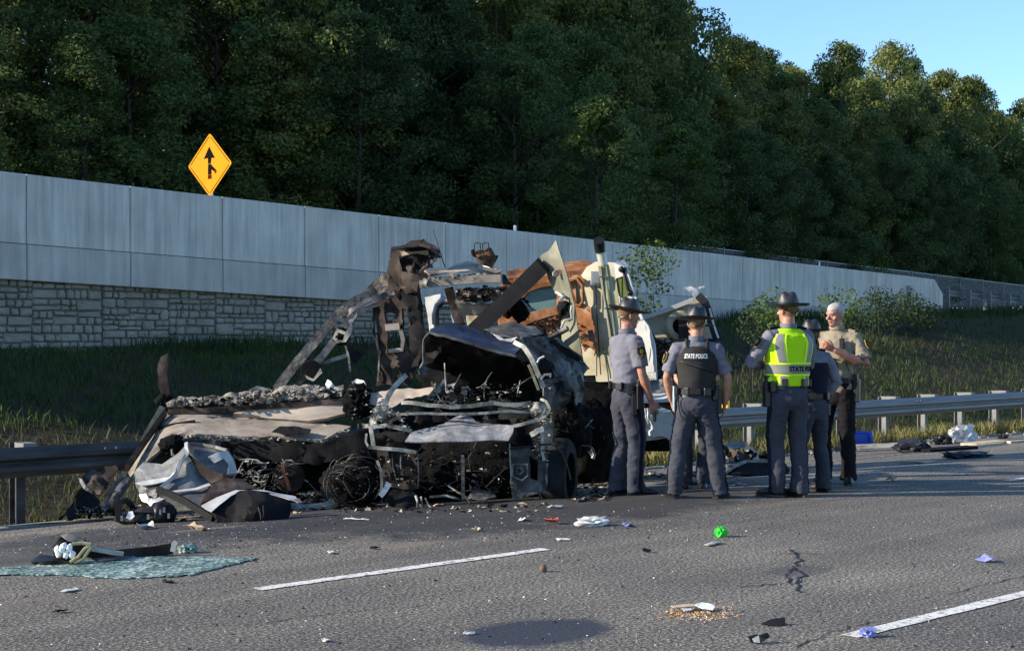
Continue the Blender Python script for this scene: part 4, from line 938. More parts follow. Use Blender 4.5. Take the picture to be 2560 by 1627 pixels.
# box on top of the post
bx = plate('roof_box', M['brown_burnt'], cs_, 2, [(800, 190, 17.2), (812, 135, 17.2), (960, 112, 17.15), (1028, 162, 16.95), (995, 195, 16.9), (1000, 222, 16.85), (960, 262, 16.85), (935, 335, 17.0), (803, 335, 17.15)], ctrl=[(880, 240, 16.9)], crumple=.05, step=22, ragged=5, thick=.10)
plate('box_lining', M['beige_clean'], cs_, 'A', [(400, 195, 16.95), (525, 198, 16.93), (690, 180, 16.88), (692, 235, 16.86), (560, 215, 16.9), (420, 245, 16.95)], crumple=.02, step=22)
bar('box_lid', M['soot_beam'], cs_, 'A', [(372, 165, 16.85), (520, 148, 16.8), (650, 145, 16.75), (740, 185, 16.7), (795, 245, 16.7)], .03, .3, .008)
plate('box_cavity', M['char'], cs_, 'A', [(400, 250, 16.84), (560, 262, 16.82), (720, 255, 16.8), (690, 350, 16.8), (560, 400, 16.8), (420, 400, 16.84)], crumple=.05, step=26)
rubble('box_ash', [M['ash_light']], cs_, in_poly('A', [(700, 250), (780, 255), (760, 310), (700, 330)], 16.7, 16.8), 18, (.012, .035), 51)
bar('charred_strip', M['bark_burnt'], cs_, 2, [(660, 372, 17.45), (730, 300, 17.45), (790, 268, 17.45)], .13, .06, .015)
# roof pieces over the middle
plate('roof_skin', M['beige'], cs_, 'A', [(650, 395, 16.75), (690, 375, 16.8), (880, 385, 16.9), (950, 340, 17.0), (1070, 315, 17.1), (1200, 330, 17.1), (1330, 365, 17.0), (1420, 395, 16.95), (1410, 425, 16.7), (1100, 405, 16.65), (900, 420, 16.62), (700, 445, 16.6)], crumple=.03, step=30, thick=.02)
bar('roof_edge', M['alu_pale'], cs_, 'A', [(652, 395, 16.7), (700, 374, 16.75), (880, 383, 16.85), (950, 338, 16.95), (1070, 314, 17.05), (1200, 328, 17.05), (1380, 385, 16.9)], .022, .03, .006)
bar('roof_beam', M['beige'], cs_, 'A', [(610, 525, 16.6), (830, 500, 16.55), (1100, 480, 16.5), (1420, 465, 16.45)], .085, .12, .004)
chips('roof_ash', ['flakes', 'bark_burnt'], cs_, 'A', [(640, 470), (900, 440), (1420, 405), (1420, 440), (700, 480)], 16.45, 16.75, 120, (.015, .05), 52)
plate('beam_end', M['ash_light'], cs_, 'A', [(600, 500, 16.55), (640, 470, 16.55), (680, 490, 16.5), (660, 560, 16.5), (620, 545, 16.5)], crumple=.04, step=16)
plate('roof_corner', M['char_smooth'], cs_, 'A', [(1410, 420, 16.7), (1450, 430, 16.75), (1500, 500, 16.7), (1560, 545, 16.7), (1430, 530, 16.5)], crumple=.04, step=20)
# strobe bracket on the roof
mb = MB(); c0 = P('A', 1265, 270, 16.95)
sb = plate('strobe_base', M['brown_burnt'], cs_, 'A', [(1165, 300, 16.95), (1215, 270, 17), (1380, 270, 17.05), (1330, 355, 16.95), (1240, 335, 16.9)], crumple=.02, step=18, thick=.08)
plate('strobe_tray', M['rust_dark'], cs_, 'A', [(1150, 255, 16.95), (1215, 185, 17), (1300, 180, 17), (1345, 240, 16.95), (1360, 275, 16.9), (1180, 275, 16.9)], crumple=.03, step=18, thick=.05)
plate('strobe_fin', M['char'], cs_, 'A', [(1300, 160, 16.9), (1325, 175, 16.9), (1372, 262, 16.88), (1345, 300, 16.88), (1300, 200, 16.9)], crumple=.01, step=16, thick=.03)
plate('strobe_fin', M['char'], cs_, 'A', [(1125, 185, 16.9), (1145, 172, 16.9), (1150, 230, 16.88), (1165, 255, 16.88), (1135, 245, 16.9)], crumple=.01, step=14, thick=.03)
for x in (1150, 1232): rod('strobe_wire', M['wire'], cs_, 'A', [(x, 215, 16.92), (x - 2, 118, 16.92), (x + 12, 112, 16.92), (x + 55, 108, 16.92), (x + 58, 195, 16.92)], .007, 5)
rod('antenna', M['wire'], cs_, 'A', [(735, -20, 17.2), (790, 160, 17.15), (855, 360, 17.1)], .006, 5)
# inside: pan of ash, pillar, yellow insulation
plate('ash_pan', M['bark_burnt'], cs_, 'A', [(955, 595, 16.75), (1480, 545, 16.75), (1440, 640, 16.6), (1330, 710, 16.5), (960, 710, 16.55)], crumple=.05, step=30)
plate('pan_side', M['beige'], cs_, 'A', [(955, 700, 16.5), (1350, 712, 16.45), (1300, 760, 16.5), (1220, 830, 16.55), (1010, 830, 16.6)], crumple=.02, step=26)
bar('pan_rim', M['ash_light'], cs_, 'A', [(955, 700, 16.47), (1150, 715, 16.44), (1350, 705, 16.44)], .022, .04, .006)
chips('pan_ash', ['char', 'char_smooth', 'flakes', 'rust_dark'], cs_, 'A', [(965, 600), (1100, 560), (1480, 550), (1440, 640), (1330, 700), (970, 690)], 16.4, 16.65, 240, (.018, .06), 53)
bar('inner_pillar', M['brown_burnt'], cs_, 'A', [(890, 560, 16.85), (915, 660, 16.85), (950, 780, 16.85), (1010, 930, 16.8)], .10, .06, .010)
plate('insulation', M['cream_panel'], cs_, 'A', [(1070, 840, 16.75), (1210, 840, 16.7), (1200, 880, 16.7), (1110, 950, 16.7), (1075, 940, 16.7)], crumple=.03, step=18)
# the pale door standing open behind
dr = plate('door', M['grey_door'], cs_, 'A', [(665, 650, 17.7), (850, 625, 17.6), (880, 660, 17.58), (960, 920, 17.55), (960, 1160, 17.5), (740, 1150, 17.6)], holes=[[(775, 790), (800, 735), (850, 712), (905, 715), (945, 900), (950, 1010), (785, 1010)]], crumple=.006, step=30, thick=.05)
rod('door_seal', M['alu_pale'], dr, 'A', [(750, 1000, 17.55), (742, 830, 17.55), (770, 730, 17.54), (830, 690, 17.53), (890, 690, 17.52)], .028, 8)
rod('window_frame', M['soot_beam'], dr, 'A', [(785, 1000, 17.53), (778, 800, 17.53), (802, 738, 17.52), (852, 714, 17.51), (905, 716, 17.5)], .016, 7)
# the long dark beam and the torn cream panel
b_ = MB().bar(PP('A', [(1150, 985, 16.55), (1500, 660, 16.35), (1835, 330, 16.1)]), .175, .10); b_.build('fallen_beam', M['soot_beam'], cs_)
plate('torn_panel', M['olive_panel'], cs_, 'A', [(1815, 235, 16.15), (1900, 185, 16.1), (1972, 82, 16.05), (2005, 190, 16.0), (2060, 350, 15.95), (2110, 520, 15.92), (2160, 740, 15.9), (2215, 1130, 15.88), (2245, 1300, 15.87), (2150, 1240, 15.92), (2030, 1080, 16.0), (2025, 900, 16.08), (2060, 830, 16.05), (2045, 640, 16.1), (1960, 600, 16.15), (1900, 480, 16.2), (1870, 380, 16.2), (1830, 300, 16.2)],
      holes=[[(1938, 420), (1955, 395), (2010, 370), (2038, 385), (2032, 415), (1985, 445), (1950, 448)]], crumple=.012, freq=2.5, step=34, thick=.012)
rod('hole_rim', M['ash_light'], cs_, 'A', [(1945, 440, 16.0), (1942, 412, 16.0), (1962, 392, 16.0), (1985, 392, 16.0), (1975, 430, 16.0), (1958, 448, 16.0)], .014, 6)
plate('torn_flap', M['char'], cs_, 'A', [(2000, 690, 16.0), (2050, 680, 15.98), (2120, 720, 15.95), (2120, 870, 15.95), (2030, 880, 16.0), (1990, 800, 16.05)], crumple=.06, step=26, ragged=8)
rod('torn_rim', M['alu_pale'], cs_, 'A', [(1960, 605, 16.05), (2000, 640, 16.0), (2055, 655, 15.95), (2000, 690, 15.95)], .016, 6, .02)
rod('torn_rim', M['alu_pale'], cs_, 'A', [(2125, 735, 15.9), (2110, 790, 15.9), (2118, 870, 15.9), (2050, 890, 15.92), (2030, 960, 15.95)], .012, 6, .02)
rod('loose_pipe', M['ash_metal'], cs_, 'A', [(1900, 1050, 15.95), (2000, 1010, 15.9), (2085, 965, 15.85)], .030, 8)
one_lump('melted_seat', 'char', cs_, 'A', 1610, 780, 16.8, .105, .12, .125, 61, .4)
one_lump('melted_mass', 'char', cs_, 'A', 1480, 810, 16.9, .055, .08, .06, 62, .4)
plate('seat_rim', M['alu_pale'], cs_, 'A', [(1620, 680, 16.65), (1680, 720, 16.6), (1715, 790, 16.6), (1700, 800, 16.6), (1665, 730, 16.62)], crumple=.03, step=14)
# ================================================================ white truck cab
tk = thing('white_truck', 'wrecked white truck with a rusted cab, tall exhaust stack and its hood tipped open', 'truck', (P(3, 1300, 900, 18.4).x, 18.5, -.35))
plate('cab_roof', M['rust'], tk, 3, [(640, 300, 18.9), (700, 285, 19.1), (900, 265, 19.2), (1075, 232, 19.2), (1210, 218, 19.1), (1262, 236, 18.9), (1195, 320, 18.45), (1090, 318, 18.5), (900, 340, 18.55), (650, 352, 18.6)], crumple=0.01, step=32, thick=.02)
plate('cab_rear_wall', M['rust'], tk, 3, [(590, 420, 18.9), (650, 350, 18.75), (900, 338, 18.62), (1090, 318, 18.5), (1150, 345, 18.45), (1160, 560, 18.4), (1160, 740, 18.4), (960, 760, 18.5), (830, 700, 18.6), (590, 690, 18.9)], holes=[[(745, 505), (800, 445), (880, 415), (975, 398), (1015, 470), (1015, 545), (820, 592)]], crumple=0.008, step=30, thick=.04)
plate('rear_window', M['glass_teal'], tk, 3, [(740, 500, 18.72), (800, 440, 18.7), (880, 410, 18.68), (980, 392, 18.66), (1020, 470, 18.64), (1020, 550, 18.64), (815, 598, 18.7)], crumple=.004, step=30, thick=.008)
bar('rear_sill', M['rust'], tk, 3, [(590, 650, 18.55), (800, 625, 18.45), (1030, 570, 18.35)], .10, .08, .006)
bar('roof_rail', M['rust'], tk, 3, [(690, 360, 18.5), (850, 345, 18.42), (1000, 330, 18.38), (1110, 318, 18.35)], .05, .05, .004)
rod('steering_wheel', M['black'], tk, 3, [(900, 425, 18.9), (910, 500, 18.85), (940, 558, 18.85), (975, 545, 18.85), (1000, 470, 18.85)], .014, 7)
chips('cab_ash', ['char', 'char_smooth', 'rust_dark'], tk, 3, [(840, 660), (1060, 600), (1080, 700), (960, 750)], 18.0, 18.3, 110, (.02, .05), 63)
side = plate('cab_side', M['cream_panel'], tk, 3, [(1195, 325, 18.450), (1235, 262, 18.410), (1300, 222, 18.345), (1440, 225, 18.205), (1450, 350, 18.195), (1470, 520, 18.175), (1480, 700, 18.165), (1480, 1095, 18.165), (1305, 1100, 18.340), (1300, 1050, 18.345), (1218, 1052, 18.427), (1205, 880, 18.440), (1160, 640, 18.485), (1105, 360, 18.540)], ctrl=[(1255, 380, 18.33), (1255, 620, 18.33), (1255, 900, 18.33)], crumple=.004, step=36, thick=.03)
plate('rusted_door_edge', M['rust'], tk, 3, [(1090, 320, 18.375), (1185, 318, 18.280), (1215, 360, 18.250), (1200, 520, 18.265), (1262, 560, 18.235), (1275, 740, 18.190), (1285, 800, 18.180), (1215, 880, 18.250), (1190, 820, 18.275), (1150, 600, 18.315)], holes=[[(1105, 360), (1150, 350), (1192, 400), (1196, 500), (1175, 535), (1150, 525)]], crumple=0.002, step=26, thick=.02)
rod('window_seal', M['rust'], tk, 3, [(1100, 345, 18.325), (1155, 340, 18.270), (1196, 395, 18.229), (1200, 505, 18.225), (1178, 545, 18.247), (1150, 535, 18.275)], .020, 7)
plate('door_window_remains', M['char'], tk, 3, [(1100, 350, 18.55), (1200, 350, 18.5), (1200, 540, 18.45), (1140, 540, 18.5)], crumple=.05, step=24)
plate('nose_side', M['white_panel'], tk, 3, [(1480, 640, 18.167), (1650, 640, 17.997), (1690, 690, 17.957), (1735, 830, 17.912), (1748, 1085, 17.899), (1480, 1110, 18.167)], crumple=.008, step=36, thick=.03)
for x0_, x1_ in ((1300, 1330), (1400, 1425)): rod('seam_shadow', M['soot_beam'], tk, 3, [(x0_ - 10, 300, 18.45 - .001 * (x0_ - 1195) - .13), (x0_, 600, 18.45 - .001 * (x0_ - 1195) - .13), (x1_, 1050, 18.45 - .001 * (x1_ - 1195) - .13)], .007, 5)  # dark rods painting the shadow lines along the side panel seams
plate('rust_streak', M['rust'], tk, 3, [(1215, 560, 18.230), (1262, 590, 18.183), (1290, 760, 18.155), (1300, 900, 18.145), (1270, 860, 18.175), (1240, 760, 18.205), (1225, 660, 18.220)], crumple=.004, step=20, ragged=6)
rod('panel_seam', M['soot_beam'], tk, 3, [(1660, 690, 17.96), (1700, 850, 17.92), (1685, 960, 17.93)], .006, 5)
plate('front_pillar', M['white_panel'], tk, 3, [(1440, 225, 18.203), (1530, 270, 18.113), (1590, 470, 18.053), (1650, 640, 17.993), (1480, 700, 18.163), (1462, 500, 18.181)], holes=[[(1442, 345), (1500, 325), (1530, 350), (1572, 465), (1500, 490), (1472, 470)]], crumple=.008, step=28, thick=.03)
plate('side_glass', M['glass_green'], tk, 3, [(1436, 340, 18.199), (1502, 318, 18.133), (1538, 350, 18.097), (1580, 470, 18.055), (1500, 498, 18.135), (1466, 476, 18.169)], crumple=.003, step=28, thick=.008)
rod('mirror_arm', M['black'], tk, 3, [(1470, 265, 18.15), (1500, 300, 18.1), (1530, 420, 18.05), (1545, 450, 18.05)], .020, 7)
one_lump('mirror_mount', 'black', tk, 3, 1490, 275, 18.1, .05, .05, .04, 64, .1)
one_lump('mirror_foot', 'black', tk, 3, 1545, 450, 18.05, .035, .03, .035, 65, .1)
plate('torn_visor', M['white_panel'], tk, 3, [(1430, 228, 18.1), (1490, 208, 18.2), (1545, 262, 18.1), (1500, 262, 18.0), (1470, 240, 18.0)], crumple=.02, step=18)
st_ = thing  # (stack parts follow)
rod('exhaust_stack', M['olive_stack'], tk, 3, [(1350, 250, 17.85), (1390, 480, 17.8), (1425, 720, 17.78), (1445, 900, 17.76)], .066, 18)
rod('stack_pipe', M['chrome'], tk, 3, [(1325, 120, 17.85), (1350, 255, 17.84)], .056, 16)
ex = P(3, 1320, 95, 17.83); mb = MB(); mb.tube([ex + Vector((.01, .0, -.09)), ex + Vector((0, -.01, .0)), ex + Vector((-.01, -.06, .05))], [.060, .066, .063], 18); mb.build('stack_cap', M['black'], tk, smooth=True, sharp=40)
for x0, y0, x1, y1 in ((1345, 250, 1440, 860), (1395, 250, 1470, 860)): bar('stack_guard_edge', M['chrome'], tk, 3, [(x0 - 25, y0, 17.78), (x1 - 25, y1, 17.70)], .012, .02)
for y in (330, 560, 780): bar('stack_clamp', M['alu_dark'], tk, 3, [(1310 + (y - 250) * .15, y, 17.74), (1400 + (y - 250) * .15, y + 6, 17.74)], .014, .03)
lm = MB(); q = P(3, 1290, 340, 18.2); lm.box(q, (.11, .10, .16)); lm.box(q + Vector((0, -.055, 0)), (.09, .02, .12)); lm.build('work_lamp', M['alu_pale'], tk)
hd = plate('door_handle', M['black'], tk, 3, [(1238, 725, 18.05), (1270, 718, 18.04), (1290, 770, 18.02), (1288, 805, 18.02), (1245, 795, 18.05)], crumple=.01, step=14, thick=.04)
rod('latch_cable', M['wire'], tk, 3, [(1285, 800, 18.0), (1275, 840, 18.0), (1300, 850, 18.0), (1280, 910, 18.0)], .008, 5, .01)
rod('door_seam', M['soot_beam'], tk, 3, [(1215, 640, 18.26), (1300, 900, 18.2), (1300, 1060, 18.2)], .006, 5)
# hood tipped forward, with its round lamp opening
hd = plate('hood', M['cream_panel'], tk, 3, [(1640, 640, 18.9), (1800, 585, 18.85), (1950, 530, 18.8), (2010, 500, 18.8), (2060, 480, 18.8), (2110, 560, 18.75), (2150, 680, 18.7), (2190, 780, 18.65), (2100, 800, 18.65), (2000, 790, 18.68), (1900, 800, 18.7), (1820, 815, 18.75), (1740, 780, 18.8), (1690, 700, 18.85)],
     holes=[[(1915 + 78 * math.cos(a), 690 + 82 * math.sin(a)) for a in [2 * math.pi * k / 20 for k in range(20)]]], crumple=.02, freq=2, step=34, thick=.03)
mb = MB(); pts = [P(3, 1915 + 82 * math.cos(a), 690 + 86 * math.sin(a), 18.66) for a in [2 * math.pi * k / 24 for k in range(24)]]
mb.tube(pts, .045, 7, closed=True); mb.build('lamp_rim', M['cream_panel'], hd, smooth=True)
plate('lamp_cavity', M['char_smooth'], hd, 3, [(1915 + 90 * math.cos(a), 690 + 95 * math.sin(a), 19.0) for a in [2 * math.pi * k / 14 for k in range(14)]], crumple=.03, step=30)
plate('lamp_flap', M['brown_burnt'], hd, 3, [(1900, 640, 18.6), (1960, 630, 18.58), (2000, 700, 18.55), (1990, 790, 18.55), (1905, 790, 18.6)], crumple=.02, step=24)
bar('hood_lip', M['white_panel'], hd, 3, [(1640, 632, 18.8), (1800, 578, 18.76), (1950, 522, 18.72), (2015, 495, 18.7)], .05, .06, .004)
plate('hood_tear', M['white_panel'], hd, 3, [(1940, 408, 18.7), (1990, 400, 18.7), (2020, 412, 18.68), (2092, 398, 18.72), (2100, 450, 18.7), (2115, 530, 18.65), (2130, 600, 18.62), (2090, 560, 18.6), (2050, 480, 18.6), (2020, 500, 18.62), (2000, 450, 18.66)], crumple=.03, step=20)
bar('hood_edge', M['soot_beam'], hd, 3, [(2050, 470, 18.55), (2100, 520, 18.5), (2130, 620, 18.5), (2185, 790, 18.5)], .09, .08, .01)
bar('hood_strip', M['alu_pale'], hd, 3, [(2130, 560, 18.45), (2160, 680, 18.45), (2195, 780, 18.45)], .025, .03)
one_lump('front_engine', 'char', tk, 3, 1790, 890, 18.9, .14, .2, .15, 66, .4)
chips('engine_bits', ['char', 'alu_dark', 'ash_metal', 'char'], tk, 3, [(1725, 790), (1850, 790), (1870, 950), (1730, 950)], 18.1, 18.4, 90, (.02, .06), 67)
wires('engine_hoses', 'black', tk, 3, [(1725, 790), (1870, 800), (1890, 980), (1740, 980)], 18.1, 18.4, 14, .016, 68, .35)
# under the cab: dark chassis, step, tank
ch = MB(); ch.box(P(4, 170, 850, 18.7), (1.25, .8, .70)); ch.box(P(4, 420, 900, 18.9), (.62, .5, .62)); ch.box(P(4, 200, 1080, 18.9), (1.5, .3, .16)); ch.build('chassis', M['char_smooth'], tk)
one_lump('burnt_axle', 'char', tk, 3, 1300, 1380, 18.6, .5, .5, .5, 70, .3)
one_lump('rear_axle', 'char', tk, 'B', 2120, 900, 18.2, .35, .5, .6, 71, .3)
plate('step_ledge', M['white_panel'], tk, 4, [(320, 790, 17.6), (360, 752, 17.9), (460, 752, 17.9), (530, 780, 17.6), (535, 802, 17.55), (330, 812, 17.55)], crumple=.006, step=18, thick=.03)
plate('fuel_tank', M['white_panel'], tk, 4, [(335, 845, 17.6), (455, 835, 17.62), (475, 870, 17.64), (482, 1000, 17.66), (345, 1012, 17.6)], crumple=.006, step=18, thick=.35)
for y in (880, 915, 950, 985): bar('tank_rib', M['cream_panel'], tk, 4, [(345, y, 17.56), (475, y - 8, 17.6)], .012, .012)
bar('bumper', M['white_panel'], tk, 4, [(335, 1035, 17.55), (430, 1022, 17.5), (535, 1002, 17.5)], .09, .10, .004)
plate('front_skirt', M['alu_dark'], tk, 4, [(430, 660, 17.9), (530, 640, 17.8), (535, 770, 17.8), (330, 790, 17.8), (340, 670, 18)], crumple=.02, step=24)
for x, y, Yd in ((1700, 900, 18.9),):
    wheel(tk, Vector((P(4, 150, 1000, 18.9).x, 19.0, .10)), .36, .30, Matrix.Rotation(R(65), 4, 'Z'), rim_mat='soot')
rod('air_hose', M['ash_metal'], tk, 'B', [(2010, 915, 17.2), (2080, 880, 17.1), (2160, 900, 17.1), (2185, 950, 17.1), (2170, 990, 17.1)], .022, 7)
rod('air_hose', M['ash_metal'], tk, 'B', [(2000, 925, 17.2), (2060, 900, 17.1), (2130, 920, 17.1), (2170, 965, 17.1)], .016, 7)
# faint number on the nose panel
def text_mesh(body, size, ext=.002, bold=False):
    cu = bpy.data.curves.new('lettering', 'FONT'); cu.body = body; cu.size = size; cu.extrude = ext; cu.align_x = 'CENTER'; cu.align_y = 'CENTER'
    if bold: cu.offset = size * .028
    cu.resolution_u = 3
    o = bpy.data.objects.new('lettering', cu); COL.objects.link(o); dg = bpy.context.evaluated_depsgraph_get()
    me = bpy.data.meshes.new_from_object(o.evaluated_get(dg)); bpy.data.objects.remove(o); return me
me = text_mesh('18570', .15, .001); qa, qb = P(3, 1655, 1068, 17.84), P(3, 1745, 1060, 17.80)
ex_ = (qb - qa); sx = ex_.length / .42; ex_.normalize(); upv = Vector((0, 0, 1)); nv = ex_.cross(upv)
inv = ROOT[tk.name].inverted(); cc = (qa + qb) / 2
for v in me.vertices: v.co = inv @ (cc + ex_ * v.co.x * sx + upv * v.co.y * 1.0 + nv * (v.co.z + .02))
me.materials.clear(); me.materials.append(plain('faded_grey_number', (.34, .34, .32))); link('number', me, tk)
# ================================================================ collapsed trailer / flatbed
tr = thing('burnt_trailer', 'collapsed burnt trailer with bleached beige side and charred top edge, left of the pickup', 'trailer', G(1, 700, 1300))
plate('deck', M['beige'], tr, 1, [(500, 838, 16.5), (700, 818, 16.5), (850, 845, 16.4), (1000, 862, 16.3), (1200, 882, 16.2), (1390, 902, 16.1), (1300, 945, 15.8), (1240, 968, 15.75), (1060, 950, 15.8), (900, 952, 15.85), (700, 942, 15.9), (600, 942, 15.9), (540, 955, 15.9), (480, 1020, 15.85), (420, 1070, 15.8), (345, 1142, 15.75), (320, 1100, 15.9), (400, 980, 16.2), (450, 905, 16.35)], crumple=.010, step=34, ragged=5, thick=.03)
bar('deck_slot', M['char'], tr, 1, [(470, 902, 16.2), (560, 885, 16.18), (645, 872, 16.15)], .06, .03)
plate('deck_hole', M['char'], tr, 'C', [(2000, 120, 15.8), (2080, 68, 15.85), (2280, 70, 15.85), (2400, 100, 15.8), (2380, 140, 15.75), (2150, 150, 15.72)], crumple=.03, step=30)
plate('side_wall', M['beige_clean'], tr, 1, [(830, 840, 16.32), (945, 812, 16.35), (1150, 795, 16.3), (1352, 780, 16.25), (1366, 838, 16.2), (1280, 862, 16.15), (1190, 876, 16.15), (1000, 862, 16.25)], crumple=.006, step=26, thick=.05)
bar('side_rail', M['brown_burnt'], tr, 1, [(520, 822, 16.4), (800, 806, 16.33), (1100, 786, 16.25), (1352, 768, 16.2)], .055, .06, .004)
bar('side_rail_char_band', M['char'], tr, 1, [(510, 808, 16.42), (800, 793, 16.36), (1100, 774, 16.28), (1350, 756, 16.22)], .045, .06, .01)  # band of black char along the side rail
plate('charred_top', M['flakes'], tr, 1, [(520, 800, 16.5), (560, 765, 16.6), (720, 768, 16.6), (900, 745, 16.55), (1000, 735, 16.5), (1100, 712, 16.5), (1250, 715, 16.45), (1350, 712, 16.4), (1352, 752, 16.2), (1100, 772, 16.25), (800, 792, 16.35)], crumple=.07, freq=9, step=16, ragged=6, thick=.05)
chips('top_flakes', ['flakes', 'ash_light', 'bark_burnt', 'char'], tr, 1, [(530, 795), (560, 765), (720, 765), (1000, 732), (1350, 708), (1350, 755), (800, 790)], 16.2, 16.55, 420, (.02, .075), 81)
one_lump('charred_corner', 'char', tr, 1, 1425, 770, 16.2, .16, .2, .17, 82, .4)
chips('corner_flakes', ['char', 'ash_metal', 'char'], tr, 1, [(1360, 710), (1480, 710), (1490, 880), (1380, 860)], 15.95, 16.1, 90, (.02, .05), 83)
plate('corner_wall', M['beige_clean'], tr, 'B', [(75, 390, 16.2), (350, 350, 16.1), (700, 330, 16.0), (640, 400, 15.95), (420, 440, 16.0), (300, 520, 15.9), (80, 480, 16.1)], crumple=.03, step=40, ragged=8)
plate('stake_post', M['brown_burnt'], tr, 1, [(483, 590, 16.7), (498, 560, 16.7), (522, 545, 16.7), (524, 640, 16.68), (540, 745, 16.65), (500, 765, 16.65), (482, 690, 16.68)], crumple=.006, step=14, thick=.09)
one_lump('post_foot', 'char', tr, 1, 500, 770, 16.6, .10, .1, .08, 84)
plate('top_scrap', M['alu_dark'], tr, 1, [(905, 715, 16.5), (940, 698, 16.55), (1005, 712, 16.5), (985, 730, 16.45), (920, 735, 16.45)], crumple=.03, step=12)
plate('top_scrap', M['alu_pale'], tr, 2, [(440, 832, 16.4), (452, 806, 16.4), (470, 812, 16.4), (490, 845, 16.38), (455, 850, 16.38)], crumple=.03, step=10)
plate('top_scrap', M['alu_pale'], tr, 2, [(575, 812, 16.4), (600, 798, 16.4), (640, 810, 16.38), (655, 832, 16.38), (590, 838, 16.38)], crumple=.03, step=10)
bar('pale_strip', M['olive_panel'], tr, 1, [(490, 798, 16.4), (455, 860, 16.3), (415, 930, 16.2), (395, 965, 16.15)], .065, .03)
bar('edge_beam', M['brown_burnt'], tr, 1, [(502, 828, 16.35), (430, 930, 16.1), (370, 1015, 15.9), (318, 1092, 15.7)], .05, .08, .006)
# ragged edge and what hangs below the deck
chips('deck_edge_flakes', ['ash_light', 'flakes', 'beige'], tr, 1, [(560, 935), (700, 935), (900, 945), (1060, 940), (1240, 955), (1380, 895), (1390, 915), (1240, 978), (1050, 962), (700, 955)], 15.7, 15.85, 150, (.012, .045), 85)
plate('frame_rail', M['char_smooth'], tr, 1, [(700, 950, 15.95), (1060, 958, 15.85), (1240, 975, 15.8), (1490, 890, 15.75), (1490, 1030, 15.75), (1200, 1060, 15.8), (830, 1040, 15.95)], crumple=.03, step=34, thick=.12)
one_lump('burnt_underside', 'char', tr, 1, 1050, 1120, 16.5, .75, .4, .30, 86, .3)
one_lump('burnt_load', 'char', tr, 1, 1330, 1100, 16.3, .42, .4, .38, 87, .3)
one_lump('burnt_mass', 'char', tr, 1, 760, 1130, 16.9, .5, .3, .32, 88, .3)
mb = MB(); q = P(1, 1095, 1130, 15.75); mb.lathe(q, [(.0, -.04), (.10, -.06), (.16, -.03), (.17, .02), (.12, .06), (0, .06)], 18, 'Y'); mb.build('brake_drum', M['brown_burnt'], tr, smooth=True, sharp=40)
bar('brake_shoe', M['rust_dark'], tr, 'C', [(2110, 425, 15.65), (2130, 520, 15.63), (2160, 610, 15.63), (2190, 700, 15.63)], .035, .05, .01)
wires('hanging_cables', 'ash_metal', tr, 1, [(860, 1040), (1080, 1060), (1080, 1180), (860, 1170)], 15.6, 15.8, 26, .010, 89, .28)
chips('underside_bits', ['char', 'ash_metal', 'ash_light', 'char'], tr, 1, [(860, 1050), (1080, 1060), (1120, 1190), (870, 1180)], 15.6, 15.9, 130, (.014, .05), 90)
chips('ash_heap', ['char', 'ash_metal', 'ash_light', 'rust_dark'], tr, 1, [(1120, 1200), (1300, 1200), (1340, 1250), (1130, 1260)], 15.5, 15.75, 150, (.02, .06), 91)
bar('bent_bumper', M['ash_light'], tr, 1, [(1100, 1268, 15.55), (1160, 1275, 15.5), (1250, 1268, 15.45), (1310, 1250, 15.45), (1360, 1232, 15.5)], .05, .06, .004)
bar('bent_bumper_lower', M['ash_light'], tr, 1, [(1100, 1292, 15.5), (1180, 1302, 15.45), (1280, 1285, 15.42), (1330, 1262, 15.45)], .035, .05, .004)
plate('deck_drop', M['alu_dark'], tr, 'C', [(1100, 195, 15.7), (1300, 180, 15.7), (1500, 190, 15.7), (1490, 300, 15.75), (1300, 250, 15.75), (1150, 240, 15.7)], crumple=.03, step=34)
one_lump('burnt_gear', 'char', tr, 'C', 1010, 250, 15.85, .13, .10, .10, 92, .4)
rod('hook', M['ash_metal'], tr, 'C', [(1000, 290, 15.55), (1005, 350, 15.55), (1018, 355, 15.55), (1015, 330, 15.55)], .010, 6)

# ================================================================ crumpled sheets on the road in front
fe_ = thing('crumpled_fender', 'large crumpled grey and black metal body panel lying under the beige trailer edge', 'wreckage', G('C', 850, 860))
def cp(nm, mt, pts, cr=.04, **k): k.setdefault('step', 26); k['step'] = max(k['step'], 30); return plate(nm, M[mt], k.pop('root', fe_), 'C', pts, crumple=cr * .55, freq=3.2, sharp=14, **k)
cp('left_fold', 'alu', [(620, 540, 15.5), (720, 430, 15.6), (900, 460, 15.5), (1060, 350, 15.45), (1160, 250, 15.4), (1165, 360, 15.2), (1080, 480, 15.15), (1040, 560, 15.1), (870, 690, 15.0), (850, 780, 15.0), (720, 830, 15.0), (680, 740, 15.15), (640, 630, 15.3)], .07, step=34, thick=.012)
cp('left_lip', 'alu_pale', [(640, 635, 15.2), (800, 600, 15.15), (980, 570, 15.05), (1050, 500, 15.05), (1000, 600, 15.0), (850, 640, 15.0), (700, 660, 15.1)], .03, step=24)
cp('corner_curl', 'alu_pale', [(680, 745, 15.05), (750, 735, 15.0), (770, 780, 14.95), (840, 790, 14.95), (930, 755, 14.95), (960, 775, 14.92), (850, 830, 14.9), (800, 875, 14.9), (760, 830, 14.95), (710, 810, 15)], .035, step=20)
cp('middle_fold', 'alu_dark', [(1165, 360, 15.2), (1210, 420, 15.1), (1300, 540, 15.15), (1400, 640, 15.1), (1280, 680, 15.0), (1000, 715, 14.95), (870, 690, 15.0), (1040, 560, 15.1), (1090, 480, 15.12)], .035, step=34, thick=.012)
